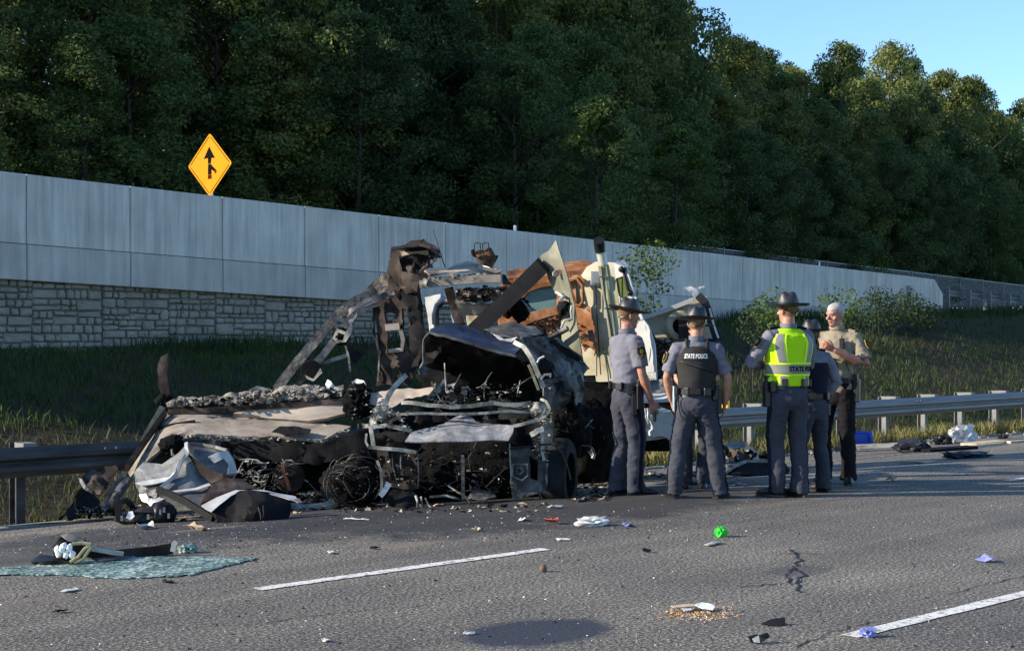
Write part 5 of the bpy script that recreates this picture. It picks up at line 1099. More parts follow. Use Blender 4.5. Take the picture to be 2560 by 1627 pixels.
cp('right_fold', 'alu', [(1160, 235, 15.45), (1300, 245, 15.5), (1450, 265, 15.45), (1560, 300, 15.4), (1620, 400, 15.35), (1665, 540, 15.3), (1580, 570, 15.2), (1400, 520, 15.1), (1280, 430, 15.15), (1180, 340, 15.2)], .06, step=34, thick=.012)
cp('right_curl', 'alu_pale', [(1365, 370, 15.1), (1450, 325, 15.1), (1560, 310, 15.15), (1625, 410, 15.15), (1665, 530, 15.1), (1560, 540, 15.05), (1570, 440, 15.1), (1520, 385, 15.08), (1430, 430, 15.05)], .03, step=24)
cp('brown_fold', 'brown_burnt', [(1190, 345, 15.12), (1280, 420, 15.1), (1400, 500, 15.05), (1600, 560, 15.0), (1520, 600, 14.95), (1400, 640, 15.0), (1290, 540, 15.05)], .04, step=28)
bar('ridge', M['alu_pale'], fe_, 'C', [(1150, 232, 15.3), (1160, 340, 15.12), (1090, 420, 15.08), (1050, 540, 15.02), (860, 700, 14.92)], .035, .03, .008)
bar('top_rim', M['alu'], fe_, 'C', [(1160, 240, 15.38), (1310, 245, 15.42), (1450, 268, 15.38), (1560, 300, 15.3)], .03, .03, .006)
cp('lower_panel', 'alu_dark', [(1000, 715, 14.9), (1280, 680, 14.95), (1390, 640, 14.95), (1330, 780, 14.8), (1280, 870, 14.75), (1150, 780, 14.8)], .03, step=30)
cp('lower_lip', 'alu_pale', [(1000, 712, 14.85), (1240, 680, 14.88), (1370, 635, 14.9), (1400, 655, 14.88), (1260, 700, 14.83), (1010, 728, 14.82)], .012, step=20)
cp('ground_skirt', 'alu_dark', [(880, 720, 14.9), (1000, 790, 14.85), (1200, 870, 14.8), (1180, 885, 14.75), (990, 900, 14.9), (900, 860, 15)], .03, step=30)

hd_ = thing('crumpled_hood', 'black crumpled hood panel with a white bare edge lying on the road before the trailer', 'wreckage', G('C', 1800, 1040))
cp('dark_face', 'char_smooth', [(1400, 930, 14.0), (1480, 860, 14.05), (1600, 760, 14.15), (1680, 712, 14.2), (1800, 710, 14.2), (2000, 740, 14.2), (2150, 790, 14.2), (2200, 860, 14.15), (2190, 960, 14.05), (2110, 1050, 13.98), (1900, 1080, 13.95), (1600, 1060, 13.95), (1460, 1010, 13.95)], .05, root=hd_, step=46, ctrl=[(1850, 900, 13.85)], thick=.012)
cp('bare_edge', 'alu_pale', [(1295, 860, 14.1), (1450, 780, 14.2), (1640, 705, 14.3), (1900, 702, 14.3), (2080, 740, 14.25), (2240, 765, 14.2), (2290, 820, 14.1), (2180, 800, 14.1), (1990, 745, 14.12), (1700, 712, 14.15), (1600, 760, 14.08), (1480, 855, 14.0), (1400, 925, 13.95), (1360, 905, 14.0)], .018, root=hd_, step=28)
cp('brown_flap', 'brown_burnt', [(1290, 850, 14.15), (1340, 750, 14.25), (1400, 650, 14.4), (1540, 590, 14.5), (1700, 600, 14.5), (1850, 695, 14.4), (1640, 700, 14.35), (1450, 775, 14.22)], .04, root=hd_, step=32, thick=.012)
bar('long_arm', M['char_smooth'], hd_, 'C', [(860, 695, 14.6), (1000, 745, 14.5), (1160, 830, 14.35), (1300, 920, 14.2), (1420, 985, 14.0)], .06, .04, .006)
bar('bottom_scrap', M['alu_dark'], hd_, 'C', [(1680, 1112, 13.85), (1900, 1092, 13.85), (2110, 1070, 13.9)], .025, .08, .006)
cp('bottom_curl', 'alu_pale', [(1990, 1065, 13.85), (2030, 1030, 13.85), (2090, 1020, 13.88), (2060, 1070, 13.84)], .03, root=hd_, step=14)
cp('cable_hole', 'char', [(1750, 880, 13.92), (1850, 850, 13.92), (1900, 900, 13.9), (1860, 930, 13.9), (1780, 915, 13.9)], .02, root=hd_, step=20)
rod('loose_cable', M['wire'], hd_, 'C', [(1870, 870, 13.84), (1890, 940, 13.82), (1895, 1000, 13.82), (1925, 960, 13.82), (1920, 850, 13.84)], .007, 5)
cp('loose_corner', 'alu_dark', [(2220, 800, 14.1), (2280, 790, 14.12), (2310, 830, 14.05), (2260, 835, 14.0)], .02, root=hd_, step=14)

bg_ = thing('black_bag', 'black carry bag with a looped strap and a white label lying on the road', 'bag', G('C', 730, 1030))
gb = G('C', 730, 1030).y
def lumpbox(nm, mt, x, y, Y, a, b, c, seed, root=bg_): return one_lump(nm, mt, root, 'C', x, y, Y, a, b, c, seed, .16)
lumpbox('body', 'black', 680, 985, gb, .24, .14, .075, 5)
lumpbox('side_pocket', 'black', 900, 940, gb - .02, .14, .13, .12, 6)
bar('strap', M['black'], bg_, 'C', [(475, 1010, gb - .1), (460, 900, gb - .1), (480, 830, gb - .1), (540, 800, gb - .08), (600, 840, gb - .05), (620, 900, gb)], .055, .04, .004)
plate('flap', M['soot_beam'], bg_, 'C', [(560, 880, gb), (640, 870, gb - .05), (800, 880, gb - .12), (820, 930, gb - .14), (640, 920, gb - .13)], crumple=.02, step=22)
plate('label', M['white'], bg_, 'C', [(540, 975, gb - .16), (570, 915, gb - .15), (610, 910, gb - .15), (630, 960, gb - .16), (585, 1005, gb - .165)], crumple=.015, step=14)
for x, y in ((500, 985), (765, 970), (885, 920), (925, 900), (970, 960)): plate('reflective_tab', M['alu'], bg_, 'C', [(x - 12, y - 28, gb - .175), (x + 12, y - 28, gb - .175), (x + 12, y + 24, gb - .175), (x - 12, y + 24, gb - .175)], crumple=.002, step=12)

tw = thing('twisted_metal', 'heap of twisted dark metal sheets lying under the guardrail, left of the trailer', 'wreckage', G('C', 250, 950))
for i, (pts, mt) in enumerate((([(100, 600, 15.9), (190, 480, 16.0), (280, 540, 15.9), (330, 470, 15.95), (440, 455, 15.95), (470, 500, 15.9), (360, 640, 15.7), (330, 700, 15.6), (220, 600, 15.6), (170, 660, 15.65)], 'brown_burnt'),
        ([(20, 780, 15.6), (110, 670, 15.6), (180, 700, 15.55), (260, 770, 15.5), (330, 900, 15.4), (180, 960, 15.4), (60, 900, 15.5)], 'char_smooth'),
        ([(300, 900, 15.3), (520, 520, 15.7), (600, 600, 15.6), (470, 780, 15.4), (340, 930, 15.3)], 'alu_dark'),
        ([(160, 640, 15.55), (215, 595, 15.5), (260, 640, 15.45), (340, 660, 15.45), (300, 750, 15.45), (200, 740, 15.5)], 'brown_burnt'),
        ([(-60, 900, 15.5), (20, 820, 15.6), (60, 960, 15.3), (-40, 1000, 15.3)], 'char_smooth'))):
    plate('metal_sheet', M[mt], tw, 'C', pts, crumple=.05, step=34, thick=.01)
for pts in ([(520, 520, 15.6), (400, 700, 15.4), (310, 870, 15.2)], [(600, 590, 15.5), (480, 760, 15.3), (420, 850, 15.2)], [(60, 590, 15.7), (100, 600, 15.6), (140, 680, 15.5), (210, 720, 15.5)]): bar('metal_strip', M['ash_grey'], tw, 'C', pts, .035, .03, .01)
chips('charred_bits', ['char', 'char_smooth', 'ash_metal'], tw, 'C', [(-40, 900), (400, 850), (640, 940), (0, 1000)], 15.2, 15.6, 90, (.02, .07), 95)
# ================================================================ people
def skin_mat(name, col, red):
    m, n, l, p = new_mat(name); v = coords(n, l); t = noise_node(n, l, v, 14, 4, .6)
    c = ramp(n, [(.35, red), (.65, col)]); l.new(t.outputs['Fac'], c.inputs['Fac']); l.new(c.outputs['Color'], p.inputs['Base Color'])
    p.inputs['Roughness'].default_value = .5; p.inputs['Subsurface Weight'].default_value = .08; p.inputs['Subsurface Radius'].default_value = (.01, .004, .002); return m
M['skin'] = skin_mat('skin', (.44, .235, .155), (.36, .155, .10))
M['skin_ruddy'] = skin_mat('ruddy_skin', (.42, .22, .15), (.33, .13, .09))
def cloth(name, c, var=.2, bs=.25):
    a = tuple(x * (1 - var) for x in c); b = tuple(x * (1 + var) for x in c)
    return patchy(name, [(.3, a), (.7, b)], 5, .92, 0, bs, .003, 260, spec=.12, detail=4)
M['shirt_grey'] = cloth('grey_shirt_cloth', (.155, .155, .185)); M['trouser_grey'] = cloth('grey_blue_trouser_cloth', (.047, .049, .062)); M['navy'] = cloth('navy_cloth', (.010, .013, .024))
M['tan'] = cloth('tan_shirt_cloth', (.25, .212, .15)); M['trouser_black'] = cloth('black_trouser_cloth', (.012, .011, .012)); M['vest_black'] = cloth('charcoal_vest_cloth', (.030, .029, .028), .25, .4)
M['hat_felt'] = patchy('black_hat_felt', [(.3, (.010, .010, .012)), (.7, (.020, .020, .022))], 6, .5, 0, .2, .003, 60, spec=.6)
M['leather'] = patchy('black_leather', [(.3, (.008, .008, .009)), (.7, (.016, .016, .017))], 9, .35, 0, .2, .002, 60, spec=.5)
M['lime'] = cloth('lime_vest_cloth', (.42, .72, .012), .06); M['lime_edge'] = cloth('bright_lime_binding', (.62, .88, .06), .05)
M['silver'] = patchy('silver_reflective_tape', [(.3, (.19, .195, .18)), (.7, (.27, .275, .25))], 6, .55, .1, .1, .002, 120)
M['gold'] = cloth('gold_thread', (.22, .165, .045), .4); M['hair_brown'] = patchy('cropped_hair', [(.3, (.10, .065, .035)), (.7, (.20, .13, .07))], 30, .8, 0, .5, .004, 150); M['hair_white'] = patchy('white_hair', [(.3, (.29, .27, .25)), (.7, (.46, .44, .42))], 25, .7, 0, .5, .004, 140)
M['label_white'] = plain('white_lettering', (.80, .80, .78), .6); M['eye'] = plain('dark_eye', (.02, .015, .012), .2); M['lip'] = plain('lips', (.30, .135, .10), .7)
M['metal'] = plain('polished_metal', (.6, .6, .6), .25, .9)

def remesh(name, mb, vox, mat, parent, disp=None, smooth_it=3, S=1.0):
    me = mesh('tmp', [v * S for v in mb.v], mb.f, mat); o = bpy.data.objects.new('tmp', me); COL.objects.link(o)
    r_ = o.modifiers.new('r', 'REMESH'); r_.mode = 'VOXEL'; r_.voxel_size = vox; r_.adaptivity = 0
    if smooth_it: sm = o.modifiers.new('s', 'SMOOTH'); sm.iterations = smooth_it; sm.factor = .5
    dg = bpy.context.evaluated_depsgraph_get(); m2 = bpy.data.meshes.new_from_object(o.evaluated_get(dg))
    bpy.data.objects.remove(o); bpy.data.meshes.remove(me)
    m2.name = name; m2.materials.clear(); m2.materials.append(mat)
    if disp:
        nr = [v.normal.copy() for v in m2.vertices]
        for v, nn in zip(m2.vertices, nr): v.co += nn * disp(v.co / S) * S
    m2.polygons.foreach_set('use_smooth', [True] * len(m2.polygons)); m2.update()
    return link(name, m2, parent)
def ellipse_ring(n_=20): return [(math.cos(2 * math.pi * k / n_), math.sin(2 * math.pi * k / n_)) for k in range(n_)]
def loft_z(mb, rows, n_=24, top=True):
    """rows: (z, rx, ry, cx, cy)"""
    v = []; f = []; E = ellipse_ring(n_)
    for z, rx, ry, cx, cy in rows:
        for a, b in E: v.append(Vector((cx + rx * a, cy + ry * b, z)))
    m = len(rows)
    for i in range(m - 1):
        for j in range(n_): f.append((i * n_ + j, i * n_ + (j + 1) % n_, (i + 1) * n_ + (j + 1) % n_, (i + 1) * n_ + j))
    f.append(tuple(range(n_ - 1, -1, -1))); f.append(tuple((m - 1) * n_ + j for j in range(n_)))
    mb.add(v, f)
def torso_rows(b, grow=0.0, z0=0, z1=9, lean=0):
    base = [(.90, .165, .118, 0), (1.00, .168, .120 + b * .3, b * .12), (1.06, .162, .118 + b * .7, b * .3), (1.14, .168, .120 + b, b * .4), (1.22, .180, .124 + b * .8, b * .3), (1.31, .200, .132 + b * .3, 0), (1.39, .208, .128, -.008), (1.45, .190, .108, -.012), (1.495, .130, .084, -.012), (1.525, .072, .066, -.008), (1.55, .062, .062, -.004)]
    return [(z, rx + grow, ry + grow, 0, cy + lean * (z - .95)) for z, rx, ry, cy in base if z0 <= z <= z1]
def interp_rows(rows, z):
    for a, b in zip(rows, rows[1:]):
        if a[0] <= z <= b[0]:
            u = (z - a[0]) / (b[0] - a[0]); return [a[i] * (1 - u) + b[i] * u for i in range(5)]
    return rows[0] if z < rows[0][0] else rows[-1]
def surf(rows, ang, z, off):
    """ang 0 = back, +90 deg = the person's right"""
    _, rx, ry, cx, cy = interp_rows(rows, z); return Vector((cx + (rx + off) * math.sin(ang), cy - (ry + off) * math.cos(ang), z))
def band(rows, a0, a1, z0, z1, off, na=24, nz=3, thick=.004):
    A0 = a0 if isinstance(a0, (tuple, list)) else (a0, a0); A1 = a1 if isinstance(a1, (tuple, list)) else (a1, a1)
    mb = MB(); V = []
    for t in (off, off - thick):
        for j in range(nz + 1):
            u = j / nz; z = z0 + (z1 - z0) * u
            for i in range(na + 1):
                w = i / na; a = (A0[0] * (1 - u) + A0[1] * u) * (1 - w) + (A1[0] * (1 - u) + A1[1] * u) * w
                V.append(surf(rows, a, z, t))
    k = (na + 1) * (nz + 1); f = []
    for j in range(nz):
        for i in range(na):
            q = j * (na + 1) + i; f.append((q, q + 1, q + na + 2, q + na + 1)); f.append((k + q, k + q + na + 1, k + q + na + 2, k + q + 1))
    edge = [i for i in range(na + 1)] + [(j) * (na + 1) + na for j in range(1, nz + 1)] + [nz * (na + 1) + i for i in range(na - 1, -1, -1)] + [j * (na + 1) for j in range(nz - 1, 0, -1)]
    for i in range(len(edge)): a, b = edge[i], edge[(i + 1) % len(edge)]; f.append((b, a, a + k, b + k))
    mb.add(V, f); return mb
def scale_mb(mb, S): mb.v = [v * S for v in mb.v]; return mb
def hand(mb, w, D, N, side, curl=.35):
    """w wrist, D finger direction, N palm facing, side: thumb direction sign along D x N"""
    D = D.normalized(); N = (N - D * N.dot(D)).normalized(); T = D.cross(N) * side
    mb.tube([w - D * .02, w + D * .02, w + D * .055, w + D * .092], [(.027, .021), (.034, .017), (.041, .016), (.040, .013)], 12, up=N)
    for i, (o, ln, r_) in enumerate(((.030, .072, .0092), (.010, .082, .0095), (-.011, .076, .0092), (-.031, .058, .0082))):
        p0 = w + D * .080 + T * o; a = curl * (1 + .12 * i); pts = [p0]; ang = a * .5
        for k in (.44, .32, .24):
            d = D * math.cos(ang) + N * math.sin(ang); pts.append(pts[-1] + d * ln * k); ang += a
        mb.tube(pts, [r_, r_, r_ * .92, r_ * .75], 8, up=T)
    p0 = w + D * .025 + T * .028
    mb.tube([p0, p0 + T * .022 + D * .024 + N * .008, p0 + T * .030 + D * .052 + N * .018, p0 + T * .027 + D * .074 + N * .026], [.015, .0125, .011, .008], 8, up=N)
def hat_obj(name, c, Rm, S, parent, mat):
    mb = MB()
    def mod(a, r_, h):
        if h > .055:
            k = (h - .055) / .075; r_ *= 1 - .20 * k * (.5 + .5 * math.cos(4 * (a - math.pi / 4))) ; h -= .018 * k * (.5 + .5 * math.cos(4 * (a - math.pi / 4)))
        if r_ > .115: h += .010 * math.cos(2 * a) * (r_ - .11) / .08 * -1 + .010 * (r_ - .115) / .08
        return r_ * (1 + .06 * abs(math.sin(a))), h
    prof = [(.0, .112), (.022, .118), (.050, .128), (.070, .120), (.084, .095), (.093, .06), (.097, .03), (.098, .004), (.112, .000), (.150, .000), (.186, .004), (.190, .008), (.186, .000), (.150, -.006), (.100, -.006), (.094, .0), (.09, .06), (0, .09)]
    mb.lathe((0, 0, 0), prof, 44, 'Z', 0, mod); mb.v = [c + (Rm @ v) * S for v in mb.v]
    h = mb.build(name, M[mat], parent, world=False, smooth=True, sharp=60)
    mb = MB(); mb.lathe((0, 0, 0), [(.098, .003), (.1015, .004), (.1015, .026), (.098, .027)], 40, 'Z', 0, lambda a, r_, z: (r_ * (1 + .06 * abs(math.sin(a))), z)); mb.v = [c + (Rm @ v) * S for v in mb.v]
    mb.build('hat_band', M['leather'], h, world=False, smooth=True, sharp=50)
def person(label, base, rz, Htot, b=0.0, hat=True, shirt='shirt_grey', trousers='trouser_grey', stripe='navy', sleeve='short', feet=((-.11, 0, 8), (.11, 0, -8)), armL=None, armR=None,
           head_yaw=0, head_tilt=0, hat_tilt=0, skin='skin', hair='hair_brown', lean=0.0, handL=None, handR=None, patch=True, seed=1, legw=1.0, hide_face=False):
    """local frame: +y is the way the person faces, +x the person's right"""
    S = (Htot - (.085 if hat else 0)) / 1.80
    o = thing('person', label, 'person', base, rz, 'people standing by the wreck')
    V = Vector; sh = {-1: V((-.200, -.012 + lean * .5, 1.435)), 1: V((.200, -.012 + lean * .5, 1.435))}
    dflt = {s_: (V((s_ * .265, -.02 + lean * .3, 1.15)), V((s_ * .275, .05, .90))) for s_ in (-1, 1)}
    arm = {-1: armL or dflt[-1], 1: armR or dflt[1]}; arm = {k: (V(a), V(c)) for k, (a, c) in arm.items()}
    hips = {-1: V((-.092, 0, .90)), 1: V((.092, 0, .90))}; fe = {-1: feet[0], 1: feet[1]}
    rows = torso_rows(b, 0, lean=lean)
    # --- body: one continuous surface
    mb = MB(); loft_z(mb, [(z, rx - .018, ry - .018, cx, cy) for z, rx, ry, cx, cy in torso_rows(b * .8, 0, 0, 1.46, lean)] , 18)
    hp = V((0, lean * .60 + .004, 1.57)); Rh = Matrix.Rotation(R(head_yaw), 3, 'Z') @ Matrix.Rotation(R(head_tilt), 3, 'X')
    mb.tube([V((0, lean * .5 - .012, 1.42)), V((0, lean * .54 - .010, 1.52)), V((0, lean * .6 - .004, 1.61))], [(.062, .060), (.060, .060), (.058, .060)], 14)
    hv = MB(); loft_z(hv, [(.000, .026, .024, 0, .056), (.018, .046, .052, 0, .030), (.045, .057, .072, 0, .016), (.075, .064, .084, 0, .008), (.11, .070, .092, 0, .002), (.145, .074, .097, 0, -.003), (.175, .072, .093, 0, -.006), (.205, .060, .078, 0, -.008), (.222, .040, .054, 0, -.008), (.230, .012, .018, 0, -.008)], 22)
    hv.tube([V((0, .088, .128)), V((0, .101, .108)), V((0, .113, .088)), V((0, .100, .080))], [.008, .011, .0145, .010], 8, up=V((1, 0, 0)))
    hv.tube([V((-.045, .078, .134)), V((0, .094, .136)), V((.045, .078, .134))], [.008, .010, .008], 8, up=V((0, 0, 1)))
    hv.tube([V((-.016, .086, .056)), V((0, .094, .056)), V((.016, .086, .056))], [.007, .009, .007], 8, up=V((0, 0, 1)))
    hv.lump((0, .072, .020), (.020, .018, .014), 0, 1, 2)
    for s_ in (-1, 1):
        hv.lump((s_ * .050, .058, .085), (.020, .024, .020), 0, 1, 2)
        hv.tube([V((s_ * .070, -.004, .075)), V((s_ * .080, -.016, .098)), V((s_ * .082, -.020, .125)), V((s_ * .072, -.002, .132))], [.007, .010, .010, .007], 8)
        hv.lump((s_ * .079, -.010, .105), (.007, .018, .028), 0, 1, 2)
    mb.add([hp + Rh @ v for v in hv.v], hv.f)
    for s_ in (-1, 1):
        el, wr = arm[s_]; f0 = V((fe[s_][0], fe[s_][1], 0)); kn = (hips[s_] + f0) / 2 + V((s_ * .012, .025, .045)); an = f0 + V((0, 0, .09))
        d = (wr - el).normalized()
        mb.tube([sh[s_] * .9 + V((0, 0, .13)), sh[s_], sh[s_].lerp(el, .45), el, el.lerp(wr, .28), el.lerp(wr, .65), wr], [.05, .058, .050, .041, .0455, .038, .028], 12)
        hN, hs, cl = (handL if s_ < 0 else handR) or (V((-s_, .2, 0)), s_, .35)
        hand(mb, wr + d * .01, d if not isinstance(cl, tuple) else V(cl[1]), V(hN), hs, cl if not isinstance(cl, tuple) else cl[0])
        mb.tube([hips[s_] + V((0, 0, .06)), hips[s_], kn, kn.lerp(an, .3) + V((0, -.012, 0)), an, f0 + V((0, 0, .05))], [.075, .075, .046, .050, .036, .038], 12)
    body = remesh('body', mb, .0062 * S, M[skin], o, None, 3, S)
    # --- shirt
    mb = MB(); loft_z(mb, [r_ for r_ in rows if r_[0] < 1.53] , 26)
    mb.tube([V((0, lean * .52 - .010, 1.47)), V((0, lean * .56 - .008, 1.545))], [(.074, .076), (.066, .068)], 16)
    for s_ in (-1, 1):
        el, wr = arm[s_]; t0 = sh[s_]
        pts = [V((s_ * .10, t0.y, 1.445)), t0 + V((-s_ * .02, 0, .002)), t0.lerp(el, .35)]; rr = [.070, .080, .072]
        if sleeve == 'short': pts += [t0.lerp(el, .62), t0.lerp(el, .80)]; rr += [.071, .074]
        else: pts += [t0.lerp(el, .8), el, el.lerp(wr, .35), el.lerp(wr, .8), el.lerp(wr, .97)]; rr += [.062, .058, .056, .047, .044]
        mb.tube(pts, rr, 14)
    of = Vector((seed * 3.7, seed * 1.3, 0))
    def fold(p):
        k = .35 + 1.1 * max(0, min(1, (1.28 - p.z) / .25))
        return .010 * k * noise.noise(Vector((p.x * 9, p.y * 9, p.z * 16)) + of) + .006 * noise.noise(Vector((p.x * 22, p.y * 22, p.z * 26)) + of)
    remesh('shirt', mb, .0095 * S, M[shirt], o, fold, 2, S)
    # --- trousers
    mb = MB(); loft_z(mb, [(.78, .10, .09, 0, -.004), (.83, .150, .118, 0, -.008), (.88, .166, .132, 0, -.014), (.94, .170, .132, 0, -.012), (1.0, .168, .124 + b * .2, 0, b * .1), (1.04, .168, .120 + b * .4, 0, b * .2)], 24)
    side_pts = {}
    for s_ in (-1, 1):
        f0 = V((fe[s_][0], fe[s_][1], 0)); kn = (hips[s_] + f0) / 2 + V((s_ * .012, .025, .045)); an = f0 + V((0, -.012, .09))
        pts = [hips[s_] + V((0, 0, .04)), hips[s_] + V((0, -.006, -.08)), hips[s_].lerp(kn, .6), kn, kn.lerp(an, .4) + V((0, -.015, 0)), an + V((0, -.004, .04)), f0 + V((0, -.006, .045))]
        rr = [(.094 * legw, .114), (.096 * legw, .114), (.086 * legw, .098), (.074 * legw, .082), (.074 * legw, .084), (.072, .086), (.079, .094)]
        mb.tube(pts, rr, 16, up=V((0, 1, 0))); side_pts[s_] = (pts, rr)
    def foldt(p):
        k = .45 + 1.2 * math.exp(-((p.z - .50) / .14) ** 2) + 1.8 * math.exp(-((p.z - .10) / .10) ** 2) + .9 * math.exp(-((p.z - .84) / .08) ** 2)
        return .011 * k * noise.noise(Vector((p.x * 8 + p.z * 5, p.y * 9 - p.z * 3, p.z * 8)) + of) + .006 * noise.noise(Vector((p.x * 20, p.y * 20, p.z * 30)) + of)
    tr_ = remesh('trousers', mb, .0095 * S, M[trousers], o, foldt, 2, S)
    if stripe:
        for s_ in (-1, 1):
            pts, rr = side_pts[s_]; m_ = MB(); V_ = []
            K = 34
            for i in range(K + 1):
                u = i / K * (len(pts) - 1); k = min(len(pts) - 2, int(u)); u -= k; c = pts[k].lerp(pts[k + 1], u); rx = rr[k][0] * (1 - u) + rr[k + 1][0] * u; ry = rr[k][1] * (1 - u) + rr[k + 1][1] * u
                for a in (-.26, 0, .26): q = c + V((s_ * (rx + .006) * math.cos(a), (ry + .006) * math.sin(a), 0)); q += V((s_, 0, 0)) * foldt(q); V_.append(q * S)
            f = []
            for i in range(K):
                for j in (0, 1): q = i * 3 + j; f.append((q, q + 1, q + 4, q + 3))
            m_.add(V_, f); so = m_.build('side_stripe', M[stripe], tr_, world=False, smooth=True); sd = so.modifiers.new('t', 'SOLIDIFY'); sd.thickness = .006; sd.offset = 0
    # --- shoes
    for s_ in (-1, 1):
        x, y, yaw = fe[s_]; m_ = MB()
        m_.tube([V((0, -.085, .045)), V((0, -.05, .052)), V((0, .02, .055)), V((0, .10, .042)), V((0, .17, .034)), V((0, .205, .026))], [(.030, .040), (.041, .050), (.043, .050), (.048, .040), (.045, .031), (.026, .020)], 14, up=V((0, 0, 1)))
        m_.sweep([V((0, -.10, .011)), V((0, -.04, .011)), V((0, .04, .011)), V((0, .13, .011)), V((0, .19, .011)), V((0, .215, .011))], [[(-w_, -.011), (w_, -.011), (w_, .011), (-w_, .011)] for w_ in (.030, .042, .040, .050, .044, .022)], V((0, 0, 1)))
        q = Matrix.Rotation(R(yaw), 3, 'Z'); m_.v = [(q @ v + V((x, y, 0))) * S for v in m_.v]
        for v in m_.v: v.z = max(v.z, .0015)
        m_.build('shoe', M['leather'], o, world=False, smooth=True, sharp=45)
    # --- belt and gear
    br = torso_rows(b, 0, lean=lean); bt = band(br, -math.pi, math.pi, 1.005, 1.058, .014, 40, 2, .012); belt = scale_mb(bt, S).build('duty_belt', M['leather'], o, world=False, smooth=True, sharp=50)
    def pouch(a, z, w, h_, t, mat='leather', name='pouch', rot=0):
        p = surf(br, a, max(.93, z), .014 + t / 2); m_ = MB(); q = Matrix.Rotation(a, 3, 'Z') @ Matrix.Rotation(rot, 3, 'Y')
        m_.box((0, 0, 0), (w, t, h_), rot=None); m_.v = [(q @ v + V((p.x, p.y, z))) * S for v in m_.v]
        po = m_.build(name, M[mat], belt, world=False); bv = po.modifiers.new('b', 'BEVEL'); bv.width = .008; bv.segments = 2; return po
    # --- head details
    if not hat or hair:
        hm = MB(); rowsH = [(.075, .0655, .0855, 0, .004), (.11, .0715, .0935, 0, -.001), (.145, .0755, .0985, 0, -.006), (.175, .0735, .0945, 0, -.009), (.205, .0615, .0795, 0, -.011), (.222, .0415, .0555, 0, -.011), (.2325, .013, .019, 0, -.011)]
        E = ellipse_ring(36); vv = []
        for z, rx, ry, cx, cy in rowsH:
            for a, c in E:
                q = V((cx + (rx + (.0015 if not hat else 0)) * a, cy + (ry + (.0015 if not hat else 0)) * c, z + (.001 if not hat else -.001)))
                wv = .012 * noise.noise(Vector((a * 6, c * 6, 2))); fr_ = c > .45 and z < .168 + wv; sid = c > -.12 and z < .118 + wv
                if fr_ or sid: q = V((cx + (rx - .012) * a, cy + (ry - .012) * c, z))
                if z < .08 and c > -.3: q = V((cx + (rx - .012) * a, cy + (ry - .012) * c, z))
                q += V((a, c, .3)) * .0022 * noise.noise(q * 90); vv.append(q)
        n_ = 36; m = len(rowsH); f = [(i * n_ + j, i * n_ + (j + 1) % n_, (i + 1) * n_ + (j + 1) % n_, (i + 1) * n_ + j) for i in range(m - 1) for j in range(n_)] + [tuple((m - 1) * n_ + j for j in range(n_))]
        hm.add([(hp + Rh @ v) * S for v in vv], f); hm.build('hair', M[hair], o, world=False, smooth=True)
    for s_ in (-1, 1):
        m_ = MB(); m_.lump((s_ * .030, .0865, .119), (.0085, .005, .0042), 0, 1, 2); m_.v = [(hp + Rh @ v) * S for v in m_.v]; m_.build('eye', M['eye'], o, world=False, smooth=True)
        m_ = MB(); m_.tube([V((s_ * .014, .098, .137)), V((s_ * .032, .092, .141)), V((s_ * .048, .080, .136))], [.003, .004, .003], 6, up=V((0, 0, 1))); m_.v = [(hp + Rh @ v) * S for v in m_.v]; m_.build('eyebrow', M[hair], o, world=False, smooth=True)
    m_ = MB(); m_.tube([V((-.017, .0925, .0535)), V((0, .1025, .0545)), V((.017, .0925, .0535))], [.002, .003, .002], 6, up=V((0, 0, 1))); m_.v = [(hp + Rh @ v) * S for v in m_.v]; m_.build('mouth', M['lip'], o, world=False, smooth=True)
    if hat:
        Rt = Rh @ Matrix.Rotation(R(hat_tilt), 3, 'X'); hat_obj('campaign_hat', (hp + Rh @ V((0, .002, .158))) * S, Rt, S, o, 'hat_felt')
        m_ = MB(); m_.tube([hp + Rh @ v for v in (V((-.078, .02, .150)), V((-.080, -.03, .125)), V((-.060, -.075, .100)), V((0, -.101, .088)), V((.060, -.075, .100)), V((.080, -.03, .125)), V((.078, .02, .150)))], [(.0035, .006)] * 7, 6); m_.v = [v * S for v in m_.v]; m_.build('chin_strap', M['leather'], o, world=False, smooth=True)
    # collar
    m_ = MB(); ring = [V((.071 * math.cos(a), lean * .56 - .009 + .073 * math.sin(a), 1.548 + .006 * math.sin(a))) for a in [2 * math.pi * k / 22 for k in range(22)]]
    m_.sweep([v * S for v in ring], [(-.006, -.022), (.006, -.022), (.004, .020), (-.004, .020)], V((0, 0, 1)), False, 0, True); m_.build('collar', M[shirt], o, world=False, smooth=True, sharp=50)
    # shoulder straps and sleeve patches
    for s_ in (-1, 1):
        m_ = MB(); m_.bar([V((s_ * .085, sh[s_].y + .003, 1.520)), V((s_ * .13, sh[s_].y + .003, 1.522)), V((s_ * .185, sh[s_].y + .003, 1.508))], .04, .008, up=V((0, 1, 0))); m_.v = [v * S for v in m_.v]
        m_.build('shoulder_strap', M['navy' if shirt != 'tan' else 'tan'], o, world=False)
